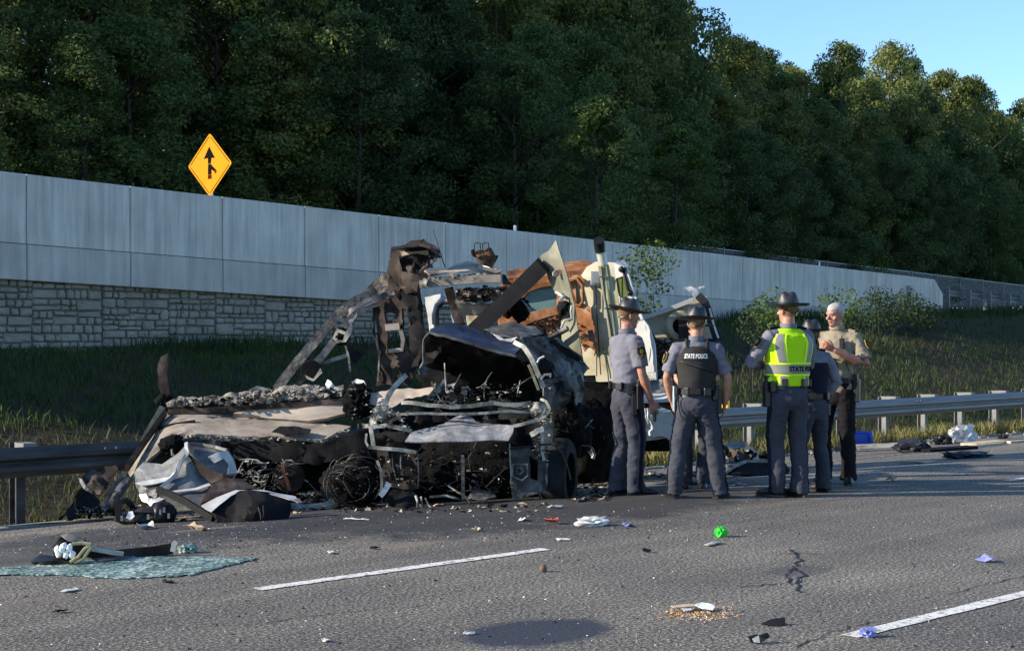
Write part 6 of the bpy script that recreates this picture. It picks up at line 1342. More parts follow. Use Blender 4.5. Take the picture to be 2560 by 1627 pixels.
    if patch:
        for s_ in (-1, 1):
            el, wr = arm[s_]; d = (el - sh[s_]).normalized(); c = sh[s_].lerp(el, .36); outv = V((s_, -.15, .12)); outv = (outv - d * outv.dot(d)).normalized(); t_ = d.cross(outv)
            def sh_pt(u, w_, off): # u along sleeve, w round the sleeve
                a = w_ / .078; return (c + d * u + outv * (.083 + off) * math.cos(a) + t_ * (.083 + off) * math.sin(a)) * S
            def badge(name, pts, off, mat, par):
                m_ = MB(); k = len(pts); V_ = [sh_pt(0 + sum(p[0] for p in pts) / k, sum(p[1] for p in pts) / k, off + .002)] + [sh_pt(p[0], p[1], off) for p in pts] + [sh_pt(p[0], p[1], off - .012) for p in pts]
                f = [(0, 1 + i, 1 + (i + 1) % k) for i in range(k)] + [(1 + i, 1 + k + i, 1 + k + (i + 1) % k, 1 + (i + 1) % k) for i in range(k)]
                m_.add(V_, f); return m_.build(name, M[mat], par, world=False, smooth=False)
            shield = [(-.055, -.038), (-.062, 0), (-.055, .038), (.0, .044), (.040, .030), (.060, 0), (.040, -.030), (0, -.044)]
            pb = badge('sleeve_patch', shield, .006, 'gold', o)
            badge('patch_field', [(u * .84, w_ * .82) for u, w_ in shield], .009, 'navy', pb)
            badge('patch_emblem', [(.026 * math.cos(a) - .008, .017 * math.sin(a)) for a in [2 * math.pi * k / 12 for k in range(12)]], .012, 'gold', pb)
            badge('patch_scroll', [(.030, -.024), (.024, 0), (.030, .024), (.040, .020), (.034, 0), (.040, -.020)], .012, 'gold', pb)
    return o, S, rows, belt, pouch, br, arm, hp, Rh
V = Vector
def std_gear(pouch, holster=1):
    pouch(R(28), 1.03, .075, .075, .035); pouch(R(-32), 1.035, .06, .075, .032); pouch(R(62 * holster), 1.0, .05, .10, .045); pouch(R(-70 * holster), 1.03, .05, .07, .04)
    pouch(R(92 * holster), .93, .07, .23, .06, name='holster', rot=R(0)); pouch(R(92 * holster), 1.065, .05, .06, .05, name='pistol_grip')
def hgt(fr, yt, yb_pt): return H - (px(fr, 0, yt)[1] - HY) * yb_pt.y / F - yb_pt.z
# 1 trooper on the left, in profile
g1 = G(4, 235, 1418)
o1 = person('trooper in grey shirt and black campaign hat seen in profile, leftmost of the group', g1, R(-66), hgt(4, 97, g1), .025, feet=((-.10, -.04, 10), (.10, .05, -14)), head_yaw=-4, head_tilt=-3, hat_tilt=-8,
            armR=((.245, .02, 1.15), (.235, .12, .895)), armL=((-.25, .02, 1.15), (-.20, .16, .93)), seed=1, skin='skin_ruddy')
std_gear(o1[4]); o1[4](R(75), .86, .045, .20, .05, name='baton_holder')
m_ = MB(); m_.tube([V((.22, .17, .80)), V((.235, .16, .70))], .016, 10); scale_mb(m_, o1[1]).build('torch', M['leather'], o1[0], world=False, smooth=True, sharp=40)
# 2 trooper in the black vest, from behind
g2 = G(4, 690, 1436)
o2 = person('broad trooper in a black vest with a white back patch, seen from behind', g2, R(-4), hgt(4, 148, g2), .045, feet=((-.215, 0, 14), (.215, 0.02, -26)), head_yaw=-14, armL=((-.285, .03, 1.16), (-.235, .12, .93)), armR=((.30, .02, 1.15), (.275, .10, .90)), seed=2, legw=1.12, hat_tilt=-2)
S2, rows2 = o2[1], o2[2]
mb = MB(); loft_z(mb, [(z, rx + .016 - max(0, (z - 1.33)) * .42, ry + .020, cx, cy) for z, rx, ry, cx, cy in rows2 if 1.04 < z < 1.46] + [(1.475, .118, .088, 0, -.012)], 30)
for s_ in (-1, 1): mb.tube([V((s_ * .095, -.10, 1.43)), V((s_ * .10, -.05, 1.515)), V((s_ * .10, .03, 1.515)), V((s_ * .095, .09, 1.43))], [(.034, .016)] * 4, 10, up=V((1, 0, 0)))
vo = remesh('armor_vest', mb, .009 * S2, M['vest_black'], o2[0], lambda p: .003 * noise.noise(p * 14), 2, S2)
vr = [(z, rx + .016 - max(0, (z - 1.33)) * .42, ry + .020, cx, cy) for z, rx, ry, cx, cy in rows2]
scale_mb(band(vr, R(-42), R(36), 1.335, 1.405, .007, 16, 3, .010), S2).build('name_panel', M['vest_black'], vo, world=False, smooth=True, sharp=50)
me = text_mesh('STATE POLICE', .056, .001, True); bx_ = [v.co.x for v in me.vertices]; wd = max(bx_) - min(bx_)
for v in me.vertices:
    a = R(-4) + v.co.x / wd * R(62); p = surf(vr, a, 1.370 + v.co.y * 1.05, .010 + v.co.z); v.co = p * S2
me.materials.clear(); me.materials.append(M['label_white']); link('lettering', me, vo)
m_ = MB(); m_.tube([surf(vr, R(-44 + 92 * k / 12), 1.325 - .105 * k / 12, .010) for k in range(13)], .009, 6); scale_mb(m_, S2).build('radio_cord', M['leather'], vo, world=False, smooth=True)
m_ = MB()
for k in range(26):
    u = k / 25; p = surf(vr, R(-44 + 92 * u), 1.325 - .105 * u, .012); m_.lump(p, (.006, .010, .012), 0, 1, 1)
scale_mb(m_, S2).build('cord_coils', M['leather'], vo, world=False, smooth=True)['kind'] = 'stuff'
for z in (1.10, 1.18): scale_mb(band(vr, R(60), R(120), z, z + .035, .008, 8, 1, .006), S2).build('side_strap', M['vest_black'], vo, world=False)
std_gear(o2[4]); o2[4](R(-6), 1.033, .11, .062, .022, 'soot_beam', 'belt_pouch')
m_ = MB(); q = surf(o2[5], R(-88), 1.0, .05); m_.tube([q + V((0, 0, .08)), q + V((0, -.01, -.03)), q + V((0, -.015, -.16))], [.013, .016, .016], 10); scale_mb(m_, S2).build('baton', M['metal'], o2[3], world=False, smooth=True)
m_ = MB(); m_.tube([surf(o2[5], R(-60), .99, .04), surf(o2[5], R(-55), .93, .05) + V((0, 0, -.03)), V((-.16, -.15, .80)), V((-.10, -.16, .77))], .006, 6); scale_mb(m_, S2).build('cable', M['leather'], o2[3], world=False, smooth=True)
# 3 trooper hidden behind him, only legs show
g3 = G(4, 692, 1372)
o3 = person('trooper mostly hidden behind the vested one, his lower legs showing between the others', g3, R(168), hgt(4, 185, g3) - .03, .0, feet=((-.06, 0, 6), (.12, 0, -6)), armL=((-.20, .06, 1.16), (-.06, .2, 1.1)), armR=((.20, .06, 1.16), (.06, .2, 1.05)), seed=3)
std_gear(o3[4])
# 4 trooper in the yellow green vest
g4 = G(4, 1292, 1428)
o4 = person('tall trooper in a bright yellow green safety vest and black campaign hat, seen from behind', g4, R(19), hgt(4, 55, g4), .02, sleeve='long', feet=((-.10, .03, 30), (.10, -.02, 18)), head_yaw=16, head_tilt=2, armL=((-.34, .06, 1.215), (-.13, .23, 1.18)), armR=((.29, .10, 1.20), (.06, .24, 1.22)), seed=4, handL=(V((0, -1, 0)), -1, .4), handR=(V((0, -1, 0)), 1, .4))
S4, rows4 = o4[1], o4[2]
vr4 = [(z, rx + .030 - max(0, (z - 1.38)) * .22, ry + .028, cx, cy) for z, rx, ry, cx, cy in rows4]
mb = MB(); loft_z(mb, [r_ for r_ in vr4 if 0.99 < r_[0] < 1.46][0:] + [(1.485, .160, .094, 0, -.012), (1.520, .105, .080, 0, -.010)], 30)
vo4 = remesh('safety_vest', mb, .009 * S4, M['lime'], o4[0], lambda p: .006 * noise.noise(Vector((p.x * 6, p.y * 6, p.z * 7))) + .0025 * noise.noise(p * 18), 2, S4)
off = .009
def vb(a0, a1, z0, z1, mat, nm, o_=off, na=10, nz=6): scale_mb(band(vr4, a0, a1, z0, z1, o_, na, nz, .008), S4).build(nm, M[mat], vo4, world=False, smooth=True, sharp=50)
vb(-math.pi, math.pi, 1.095, 1.215, 'lime_edge', 'waist_binding', off, 44, 2); vb(-math.pi, math.pi, 1.115, 1.118, 'sign_black', 'tape_edge', off + .004, 44, 1); vb(-math.pi, math.pi, 1.192, 1.195, 'sign_black', 'tape_edge', off + .004, 44, 1)
vb(-math.pi, math.pi, 1.118, 1.192, 'silver', 'reflective_tape', off + .003, 44, 2)
for c0, c1 in ((R(-36), R(-44)), (R(36), R(44))):
    w0, w1 = R(15), R(17)
    vb((c0 - w0, c1 - w1), (c0 + w0, c1 + w1), 1.216, 1.47, 'lime_edge', 'shoulder_binding'); vb((c0 - w0 * .62, c1 - w1 * .62), (c0 + w0 * .62, c1 + w1 * .62), 1.216, 1.472, 'silver', 'reflective_tape', off + .003)
    vb(c0 - w0 * .9, c0 + w0 * .9, 1.015, 1.094, 'lime_edge', 'lower_binding'); vb(c0 - w0 * .55, c0 + w0 * .55, 1.012, 1.094, 'silver', 'reflective_tape', off + .003)
me = text_mesh('STATE POLICE', .062, .001, True); bx_ = [v.co.x for v in me.vertices]; wd = max(bx_) - min(bx_)
for v in me.vertices:
    a = R(24) + v.co.x / wd * R(90); v.co = surf(vr4, a, 1.155 + v.co.y, off + .006 + v.co.z) * S4
me.materials.clear(); me.materials.append(M['sign_black']); link('lettering', me, vo4)
m_ = MB(); loft_z(m_, [(1.02, .02, .05, -.19, .03), (1.06, .035, .07, -.185, .03), (1.10, .02, .06, -.17, .03)], 12); scale_mb(m_, S4).build('vest_flap', M['lime_edge'], vo4, world=False, smooth=True)
std_gear(o4[4], -1)
# 5 trooper behind his right shoulder, hand on hip
g5 = G(4, 1452, 1396)
o5 = person('trooper half hidden behind the yellow vest, arm bent with a hand at the belt', g5, R(30), 1.71, .03, sleeve='long', feet=((-.15, .03, 34), (.12, -.03, 8)), lean=.02, armR=((.335, -.02, 1.175), (.215, .07, 1.0)), armL=((-.25, .05, 1.15), (-.2, .16, .95)), head_yaw=10, seed=5, handR=(V((-1, 0, 0)), 1, (.6, (-.35, .6, -.7))))
mb = MB(); loft_z(mb, [(z, rx + .012 - max(0, (z - 1.33)) * .5, ry + .016, cx, cy) for z, rx, ry, cx, cy in o5[2] if 1.04 < z < 1.40], 26)
remesh('armor_vest', mb, .010, M['navy'], o5[0], lambda p: .003 * noise.noise(p * 14), 2, o5[1])
std_gear(o5[4])
m_ = MB(); m_.box((.205, .06, .93), (.05, .10, .22)); scale_mb(m_, o5[1]).build('holster', M['leather'], o5[3], world=False)
m_ = MB(); el, wr = o5[6][1]; q = el.lerp(wr, .86); m_.lathe((0, 0, 0), [(.040, -.012), (.047, -.012), (.047, .012), (.040, .012), (.040, -.012)], 18); d = (wr - el).normalized(); rq = d.to_track_quat('Z', 'Y').to_matrix(); m_.v = [(rq @ v + q) * o5[1] for v in m_.v]; m_.build('watch', M['metal'], o5[0], world=False, smooth=True, sharp=40)
# 6 white haired deputy in tan
g6 = G(4, 1612, 1340)
o6 = person('white haired bare headed officer in tan shirt and black trousers, hand at his chest', g6, R(150), hgt(4, 152, g6), .04, hat=False, shirt='tan', trousers='trouser_black', stripe=None, feet=((-.12, 0, 20), (.12, .02, -10)), head_yaw=-24, head_tilt=-6, skin='skin_ruddy', hair='hair_white', seed=6,
            armL=((-.315, .04, 1.19), (-.06, .25, 1.335)), armR=((.27, .03, 1.16), (.12, .20, 1.22)), handL=(V((.1, -1, .3)), -1, .5), handR=(V((0, -1, 0)), 1, .5))
std_gear(o6[4], -1)
S6, rows6 = o6[1], o6[2]
m_ = MB(); q = V((-.10, .135, 1.40)); m_.box(q, (.045, .035, .10)); m_.tube([q + V((0, 0, .05)), q + V((0, 0, .075))], .006, 6); po = scale_mb(m_, S6).build('radio_microphone', M['soot_beam'], o6[0], world=False); bv = po.modifiers.new('b', 'BEVEL'); bv.width = .006
m_ = MB(); m_.tube([q + V((0, 0, -.05)), q + V((-.03, .02, -.13)), q + V((-.06, 0, -.24)), q + V((-.10, -.03, -.36))], .006, 6); scale_mb(m_, S6).build('radio_cord', M['leather'], o6[0], world=False, smooth=True)
m_ = MB()
m_.add([V(v) for v in ((.045, .128, 1.42), (.085, .122, 1.42), (.09, .124, 1.38), (.065, .130, 1.36), (.04, .13, 1.38), (.065, .135, 1.395))], [(0, 1, 5), (1, 2, 5), (2, 3, 5), (3, 4, 5), (4, 0, 5)]); scale_mb(m_, S6).build('badge', M['gold'], o6[0], world=False)
# ================================================================ things scattered on the road
def gp(fr, pts, z=.012): return [G(fr, *q) + Vector((0, 0, z)) for q in pts]
def one(name, label, cat, mb, mats, smooth_=True, sharp=45, group=None, loc=None):
    o = mb.build(name, mats, smooth=smooth_, sharp=sharp); return tag(o, label, cat, group)
def crumple_ball(name, label, cat, fr, x, y, w, d, h_, mat, seed, amp=.5, rz=0, group=None, freq=2.9, sub=3):
    c = G(fr, x, y); mb = MB(); mb.lump((0, 0, 0), (w / 2, d / 2, h_ * .62), amp, freq, sub, 0, seed); q = Matrix.Rotation(rz, 3, 'Z')
    for v in mb.v: v.z = max(v.z, -h_ * .38)
    mb.v = [q @ v + c + Vector((0, 0, h_ * .39)) for v in mb.v]; return one(name, label, cat, mb, M[mat], True, 30, group)
def scrap(name, label, cat, fr, x, y, w, d, mat, seed, bend=.3, rz=0, thick=.004, lift=.0, group=None, jag=.25, tilt=0):
    """small bent piece of sheet or paper"""
    r_ = random.Random(seed); c = G(fr, x, y); n_ = 9; ol = []
    for k in range(n_):
        a = 2 * math.pi * k / n_; k_ = 1 + r_.uniform(-jag, jag); ol.append((math.cos(a) * w / 2 * k_, math.sin(a) * d / 2 * k_))
    mb = MB(); q = Matrix.Rotation(rz, 3, 'Z') @ Matrix.Rotation(tilt, 3, 'X')
    def zz(u, v): return bend * (.5 + noise.noise(Vector((u * 9 / max(w, .1), v * 9 / max(w, .1), seed * 1.7)))) * min(w, d)
    V_ = [Vector((0, 0, zz(0, 0)))] + [Vector((u * .5, v * .5, zz(u * .5, v * .5))) for u, v in ol] + [Vector((u, v, zz(u, v))) for u, v in ol]
    V2_ = [v - Vector((0, 0, thick)) for v in V_]; k = len(V_)
    f = [(0, 1 + i, 1 + (i + 1) % n_) for i in range(n_)] + [(1 + i, 1 + n_ + i, 1 + n_ + (i + 1) % n_, 1 + (i + 1) % n_) for i in range(n_)]
    F_ = f + [tuple(k + i for i in reversed(g_)) for g_ in f] + [(1 + n_ + (i + 1) % n_, 1 + n_ + i, k + 1 + n_ + i, k + 1 + n_ + (i + 1) % n_) for i in range(n_)]
    A = [q @ v for v in V_ + V2_]; zmin = min(v.z for v in A)
    mb.add([v + c + Vector((0, 0, -zmin + .003 + lift)) for v in A], F_); return one(name, label, cat, mb, M[mat], True, 25, group)
M['glove_blue'] = plain('blue_violet_glove', (.20, .22, .48), .5, 0, .3, .2); M['green_bright'] = plain('bright_green_plastic', (.03, .50, .03), .4, 0, .4, .2)
M['jug_blue'] = plain('blue_plastic', (.006, .045, .36), .35, 0, .5, .1); M['red_cloth'] = plain('red_scrap', (.42, .09, .05), .8, 0, .2, .3); M['brown_ball'] = plain('brown_ball', (.13, .08, .06), .7, 0, .3, .3)
M['paper'] = plain('crumpled_paper', (.55, .54, .51), .8, 0, .2, .2); M['grey_film'] = plain('grey_plastic_film', (.40, .40, .38), .45, 0, .4, .25); M['wood'] = patchy('pale_wood', [(.3, (.36, .29, .19)), (.7, (.54, .45, .32))], 3, .8, 0, .3, .004, 30, stretch=(8, 1, 8))
M['board_grey'] = patchy('grey_scorched_board', [(.3, (.05, .05, .045)), (.5, (.26, .25, .22)), (.75, (.46, .45, .40))], 3, .8); M['orange_crumb'] = plain('orange_crumbs', (.55, .27, .08), .8, 0, .2, .4); M['tan_bag'] = plain('tan_lining', (.46, .35, .24), .85, 0, .2, .3)
M['dark_plastic'] = patchy('dark_plastic_sheet', [(.3, (.012, .013, .017)), (.7, (.04, .042, .05))], 5, .4)
# shattered green glass sheet
m, n, l, p = new_mat('shattered_green_glass'); v = coords(n, l)
vo_ = n.new('ShaderNodeTexVoronoi'); vo_.inputs['Scale'].default_value = 34; l.new(v, vo_.inputs['Vector']); ns = noise_node(n, l, coords(n, l, (1, .35, 1)), 7, 8, .75)
c = ramp(n, [(.28, (.035, .07, .058)), (.48, (.12, .20, .165)), (.68, (.42, .50, .45))]); ml = n.new('ShaderNodeMath'); ml.operation = 'MULTIPLY_ADD'; l.new(vo_.outputs['Color'], ml.inputs[0]); ml.inputs[1].default_value = .45
l.new(ns.outputs['Fac'], ml.inputs[2]); sb_ = n.new('ShaderNodeMath'); sb_.operation = 'SUBTRACT'; l.new(ml.outputs[0], sb_.inputs[0]); sb_.inputs[1].default_value = .22; l.new(sb_.outputs[0], c.inputs['Fac'])
l.new(c.outputs['Color'], p.inputs['Base Color']); p.inputs['Roughness'].default_value = .3; bump(n, l, p, vo_.outputs['Distance'], .8, .01); M['shattered'] = m
ol = [(-120, 425), (60, 415), (230, 398), (420, 384), (650, 366), (900, 366), (1215, 371), (1100, 398), (905, 448), (760, 458), (560, 467), (300, 450), (60, 448), (-120, 452)]
b_ = gp(5, ol, .010); bb = []; r_ = random.Random(31)
for a_, c_ in zip(b_, b_[1:] + b_[:1]):
    for i in range(7): bb.append(a_.lerp(c_, i / 7) + (Vector((r_.uniform(-.02, .02), r_.uniform(-.035, .035), 0)) if i else Vector()))
b_ = bb; mb = MB(); k = len(b_); r_ = random.Random(3)
cen = sum(b_, Vector()) / k
mb.add([cen + Vector((0, 0, .004))] + b_ + [q - Vector((0, 0, .006)) for q in b_], [(0, 1 + i, 1 + (i + 1) % k) for i in range(k)] + [(1 + i, 1 + k + i, 1 + k + (i + 1) % k, 1 + (i + 1) % k) for i in range(k)])
one('glass_sheet', 'large flat sheet of shattered green glass lying on the road at the left edge', 'glass', mb, M['shattered'], False)
# torn mirror housing beside it with its long strip
base = G(5, 300, 392); mt = thing('torn_car_part', 'torn mangled car part with white clips and a long strip, behind the green glass sheet', 'car part', base)
Yb = base.y
plate('housing', M['brown_burnt'], mt, 5, [(290, 262, Yb), (340, 258, Yb + .05), (430, 300, Yb + .05), (415, 350, Yb), (360, 385, Yb - .05), (280, 380, Yb - .05), (262, 310, Yb)], crumple=.03, step=16, thick=.03)
plate('lid', M['beige'], mt, 5, [(285, 262, Yb - .03), (320, 252, Yb), (400, 285, Yb), (380, 300, Yb - .04), (320, 285, Yb - .06)], crumple=.01, step=14)
for i, (x, y) in enumerate(((300, 312), (275, 345), (310, 350), (340, 350), (290, 325), (325, 318), (270, 325))): MB().lump(P(5, x, y, Yb - .1), (.022, .022, .028), .35, 2, 2, 0, i).build('clip', M['white'], mt, smooth=True)
for pts in ([(330, 385), (370, 360), (400, 320), (425, 305)], [(350, 388), (390, 370), (410, 340), (430, 312)], [(340, 300), (380, 295), (430, 300)]): rod('rib', M['olive_stack'], mt, 5, [(a, b, Yb - .12) for a, b in pts], .012, 6)
plate('foot', M['black'], mt, 5, [(155, 395, Yb), (200, 368, Yb + .05), (280, 380, Yb), (370, 378, Yb), (360, 395, Yb - .1), (200, 402, Yb - .1)], crumple=.03, step=18, thick=.03)
bar('curled_strip', M['brown_burnt'], mt, 5, [(410, 335, Yb + .05), (470, 345, Yb + .1), (540, 355, Yb + .1), (610, 345, Yb + .2), (720, 335, Yb + .3), (810, 322, Yb + .35)], .075, .02, .004)
bar('strip_edge', M['alu_pale'], mt, 5, [(430, 322, Yb), (520, 338, Yb + .05), (580, 345, Yb + .1)], .028, .02, .004)
bar('strip_end', M['alu_pale'], mt, 5, [(812, 335, Yb + .3), (818, 300, Yb + .3), (830, 285, Yb + .3)], .035, .02, .004)
plate('strip_lower', M['alu_dark'], mt, 5, [(430, 370, Yb), (520, 362, Yb + .05), (640, 360, Yb + .1), (540, 376, Yb), (470, 380, Yb - .03)], crumple=.01, step=16)
crumple_ball('plastic_clip', 'small teal green plastic piece at the end of the long torn strip', 'plastic piece', 5, 885, 340, .13, .09, .06, 'shattered', 7)
# litter on the road, each its own thing
for a in (
    ('plastic_film', 'clear crumpled plastic film in front of the black bag', 'plastic', 'C', 740, 1090, .28, .12, 'grey_film', 1, .5),
    ('burnt_food', 'orange brown burnt lump on the road in front of the crumpled hood', 'scrap', 'C', 1260, 1110, .18, .12, 'tan_bag', 2, .45),
    ('red_scrap', 'crumpled red scrap on the road in front of the pickup', 'scrap', 6, 190, 205, .16, .10, 'red_cloth', 4, .5),
    ('blue_glove', 'blue rubber glove lying beside the crumpled white plastic', 'glove', 6, 540, 215, .18, .08, 'glove_blue', 6, .35),
    ('white_scrap', 'small white scrap below the crumpled white plastic', 'paper', 6, 240, 283, .12, .07, 'paper', 7, .2),
    ('white_scrap', 'pale strip lying on the road in front of the bright green ball', 'strip', 6, 945, 303, .26, .06, 'grey_film', 8, .25),
    ('blue_glove', 'blue glove alone on the road at the right', 'glove', 6, 2230, 385, .16, .09, 'glove_blue', 9, .5),
    ('black_scrap', 'small black scrap between the lane line and the bright green ball', 'scrap', 6, 635, 340, .07, .05, 'black', 10, .6),
    ('white_scrap', 'small cream scrap beside the rust stain above the lane line', 'scrap', 5, 1560, 345, .09, .05, 'paper', 11, .3),
    ('dark_scrap', 'small dark scrap on the rust stain above the lane line', 'scrap', 5, 1765, 325, .08, .05, 'char_smooth', 12, .4),
    ('pale_scrap', 'thin pale scrap on the road below the green glass sheet', 'scrap', 5, 330, 522, .14, .06, 'paper', 13, .2),
    ('dark_scrap', 'dark scrap at the tip of the lane line start', 'scrap', 5, 790, 482, .10, .05, 'brown_burnt', 14, .4),
    ('dark_scrap', 'flat dark scrap at the lower left of the road', 'scrap', 5, 280, 622, .08, .04, 'char_smooth', 15, .3),
    ('white_scrap', 'flat white scrap in the foreground left of the dark stain', 'scrap', 5, 1530, 758, .06, .04, 'paper', 16, .25),
    ('white_scrap', 'white scrap beside the dark stain edge', 'scrap', 5, 2205, 725, .06, .04, 'paper', 17, .3),
    ('white_scrap', 'small white scrap between the wreck and the red scrap', 'scrap', 6, 50, 190, .14, .07, 'paper', 18, .3),
    ('white_scrap', 'pale crumpled scrap at the foot of the crumpled hood', 'scrap', 5, 1680, 190, .22, .09, 'paper', 19, .3),
    ('white_scrap', 'white shred on the road left of the officers', 'scrap', 6, 205, 132, .18, .08, 'grey_film', 20, .3),
    ('tan_scrap', 'round tan scrap on the road in front of the pickup', 'scrap', 5, 2240, 238, .08, .06, 'tan_bag', 21, .6)):
    nm, lab, cat, fr, x, y, w, d, mt_, sd, bd = a; scrap(nm, lab, cat, fr, x, y, w, d, mt_, sd, bd, rz=sd * 1.3, group=None)
crumple_ball('plastic_bag', 'crumpled white and grey plastic lying beside the blue glove', 'plastic', 6, 375, 213, .24, .14, .07, 'paper', 22, .6)
crumple_ball('green_ball', 'bright green crumpled plastic ball on the road in front of the officers', 'plastic', 6, 983, 265, .095, .085, .08, 'green_bright', 23, .35)
crumple_ball('brown_ball', 'small round brown ball on the road right of the lane line', 'ball', 6, 147, 430, .050, .050, .048, 'brown_ball', 24, .05)
crumple_ball('crumpled_glove', 'crumpled blue glove lying on the end of the nearest lane line', 'glove', 6, 1675, 735, .085, .07, .048, 'glove_blue', 25, .6)
# black shards in the foreground
def shard(label, fr, pts, Y_off, mat, h3):
    b = [G(fr, *q) for q in pts[:2]]; Yg = (b[0].y + b[1].y) / 2; t_ = thing('black_shard', label, 'plastic shard', (b[0] + b[1]) / 2)
    plate('shell', M[mat], t_, fr, [(x, y, Yg + dy) for x, y, dy in h3], crumple=.008, step=14, thick=.006); return t_
shard('black triangular plastic shard standing in the foreground', 6, [(1175, 680), (1285, 686)], 0, 'soot_beam', [(1170, 676, 0), (1215, 655, .03), (1280, 645, .05), (1285, 685, 0), (1230, 686, -.02)])
t_ = shard('broken black plastic shard with a grey face, nearest the camera', 6, [(1110, 765), (1200, 765)], 0, 'dark_plastic', [(1108, 735, 0), (1150, 726, .03), (1205, 740, 0), (1160, 768, -.02), (1120, 762, -.02)])
plate('grey_face', M['grey_film'], t_, 6, [(1130, 745, G(6, 1150, 765).y - .03), (1160, 730, G(6, 1150, 765).y - .02), (1165, 765, G(6, 1150, 765).y - .04), (1140, 762, G(6, 1150, 765).y - .04)], crumple=.004, step=10)
plate('curl', M['black'], t_, 6, [(1165, 728, G(6, 1180, 765).y), (1200, 716, G(6, 1180, 765).y), (1212, 735, G(6, 1180, 765).y), (1180, 742, G(6, 1180, 765).y - .02)], crumple=.006, step=9)
# spilled food
q0 = G(6, 880, 640); sp = thing('spilled_food', 'spilled orange and white food crumbs with a torn white wrapper on the road', 'food spill', q0)
def sp_pt(rng):
    a = rng.uniform(0, 6.28); r_ = rng.random() ** .5 * rng.uniform(.7, 1.25); q = G(6, 880 + 175 * r_ * math.cos(a), 628 + 40 * r_ * math.sin(a)); q.z += .006; return q
rubble('crumbs', [M['orange_crumb'], M['orange_crumb'], M['paper'], M['tan_bag']], sp, sp_pt, 620, (.004, .013), 5, 'stuff', .6)
plate('wrapper', M['white'], sp, 6, [(865, 586, q0.y + .16), (890, 572, q0.y + .20), (935, 574, q0.y + .2), (960, 592, q0.y + .14), (945, 606, q0.y + .08), (900, 600, q0.y + .10)], crumple=.03, step=9, thick=.003)
plate('wrapper', M['paper'], sp, 6, [(795, 600, q0.y + .12), (840, 598, q0.y + .15), (850, 612, q0.y + .1), (810, 618, q0.y + .08)], crumple=.012, step=10, thick=.003)
plate('wrapper_strip', M['tan_bag'], sp, 6, [(745, 590, q0.y + .18), (870, 578, q0.y + .22), (872, 590, q0.y + .16), (760, 598, q0.y + .12)], crumple=.012, step=10, thick=.003)
# things beyond the officers, along the pavement edge
c = G('G', 1125, 240); mb = MB(); bw, bd, bh = 1.40 / 2.45, .34, .34
bm = bmesh.new(); bmesh.ops.create_cube(bm, size=1); bmesh.ops.scale(bm, vec=(210 * .3239 * c.y / F, .36, 125 * .3239 * c.y / F), verts=bm.verts); bmesh.ops.bevel(bm, geom=bm.edges[:], offset=.07, segments=4, affect='EDGES', profile=.6)
bm.verts.index_update(); hz_ = 125 * .3239 * c.y / F / 2; mb.add([v.co + c + Vector((0, 0, hz_)) for v in bm.verts], [tuple(v.index for v in f.verts) for f in bm.faces]); bm.free()
jg = thing('blue_jug', 'blue plastic jug lying on its side by the guardrail post', 'jug', c); mb.build('body', M['jug_blue'], jg, smooth=True, sharp=60)
MB().tube([c + Vector((.15, -.19, hz_ * 1.9)), c + Vector((.16, -.22, hz_ * 1.3)), c + Vector((.16, -.21, hz_ * .8))], .014, 8).build('handle', M['jug_blue'], jg, smooth=True)
mb = MB(); mb.lathe(c + Vector((-.34 * 210 * .3239 * c.y / F, 0, hz_ * 1.98)), [(0, .03), (.04, .03), (.045, .0), (.045, -.02)], 14); mb.build('cap', M['jug_blue'], jg, smooth=True, sharp=40)
def board(label, a, b, w, t, mat, name='board', lift=0):
    qa, qb = G('G', *a), G('G', *b); qa.z += t / 2 + lift; qb.z += t / 2 + lift; mb = MB(); mb.bar([qa, qa.lerp(qb, .5) + Vector((0, 0, .004)), qb], w, t, up=Vector((0, 0, 1)) ); return one(name, label, 'board', mb, M[mat], False)
board('grey board lying in front of the blue jug', (1020, 262), (1240, 240), .35, .05, 'board_grey')
board('long pale edged board lying right of the blue jug', (1060, 275), (1450, 258), .30, .05, 'board_grey', lift=.05)
board('dark flat board at the back behind the pale edged board', (1260, 222), (1450, 214), .30, .04, 'brown_burnt')
board('dark board lying right of the dark plastic bundle', (1640, 280), (2010, 254), .25, .05, 'char_smooth')
board('pale wooden board lying below the white bag', (1980, 235), (2240, 210), .28, .05, 'wood')
board('long thin pale wooden strip along the pavement edge at the far right', (1970, 250), (2240, 222), .08, .04, 'wood')
board('short pale wooden strip at the right frame edge', (2290, 212), (2480, 198), .09, .04, 'wood')
crumple_ball('dark_bundle', 'dark blue black plastic bundle lying among the boards', 'bundle', 'G', 1545, 280, .48, .35, .20, 'dark_plastic', 31, .4)
crumple_ball('white_bag', 'crumpled white bag lying on the pavement edge', 'bag', 'G', 1930, 205, .42, .3, .28, 'paper', 32, .55)
crumple_ball('black_item', 'black crumpled item lying left of the white bag', 'bag', 'G', 1780, 218, .28, .22, .15, 'black', 33, .5)
crumple_ball('black_item', 'black flat scrap lying on the far right verge', 'scrap', 'G', 2245, 172, .18, .12, .07, 'black', 34, .5)
crumple_ball('dark_clothing', 'dark clothing lying on the road before the boards', 'clothing', 'G', 1970, 325, .62, .3, .09, 'dark_plastic', 35, .5)
scrap('tan_scrap', 'scattered tan paper on the road right of the officers', 'scrap', 'G', 1600, 362, .5, .2, 'tan_bag', 36, .15, .3)
scrap('white_scrap', 'thin white scrap on the road at the right', 'scrap', 'G', 1910, 455, .22, .08, 'paper', 37, .2, .2)
scrap('pink_scrap', 'pale pink scrap in front of the white haired officer', 'scrap', 'G', 1385, 500, .12, .09, 'tan_bag', 38, .5, .2)
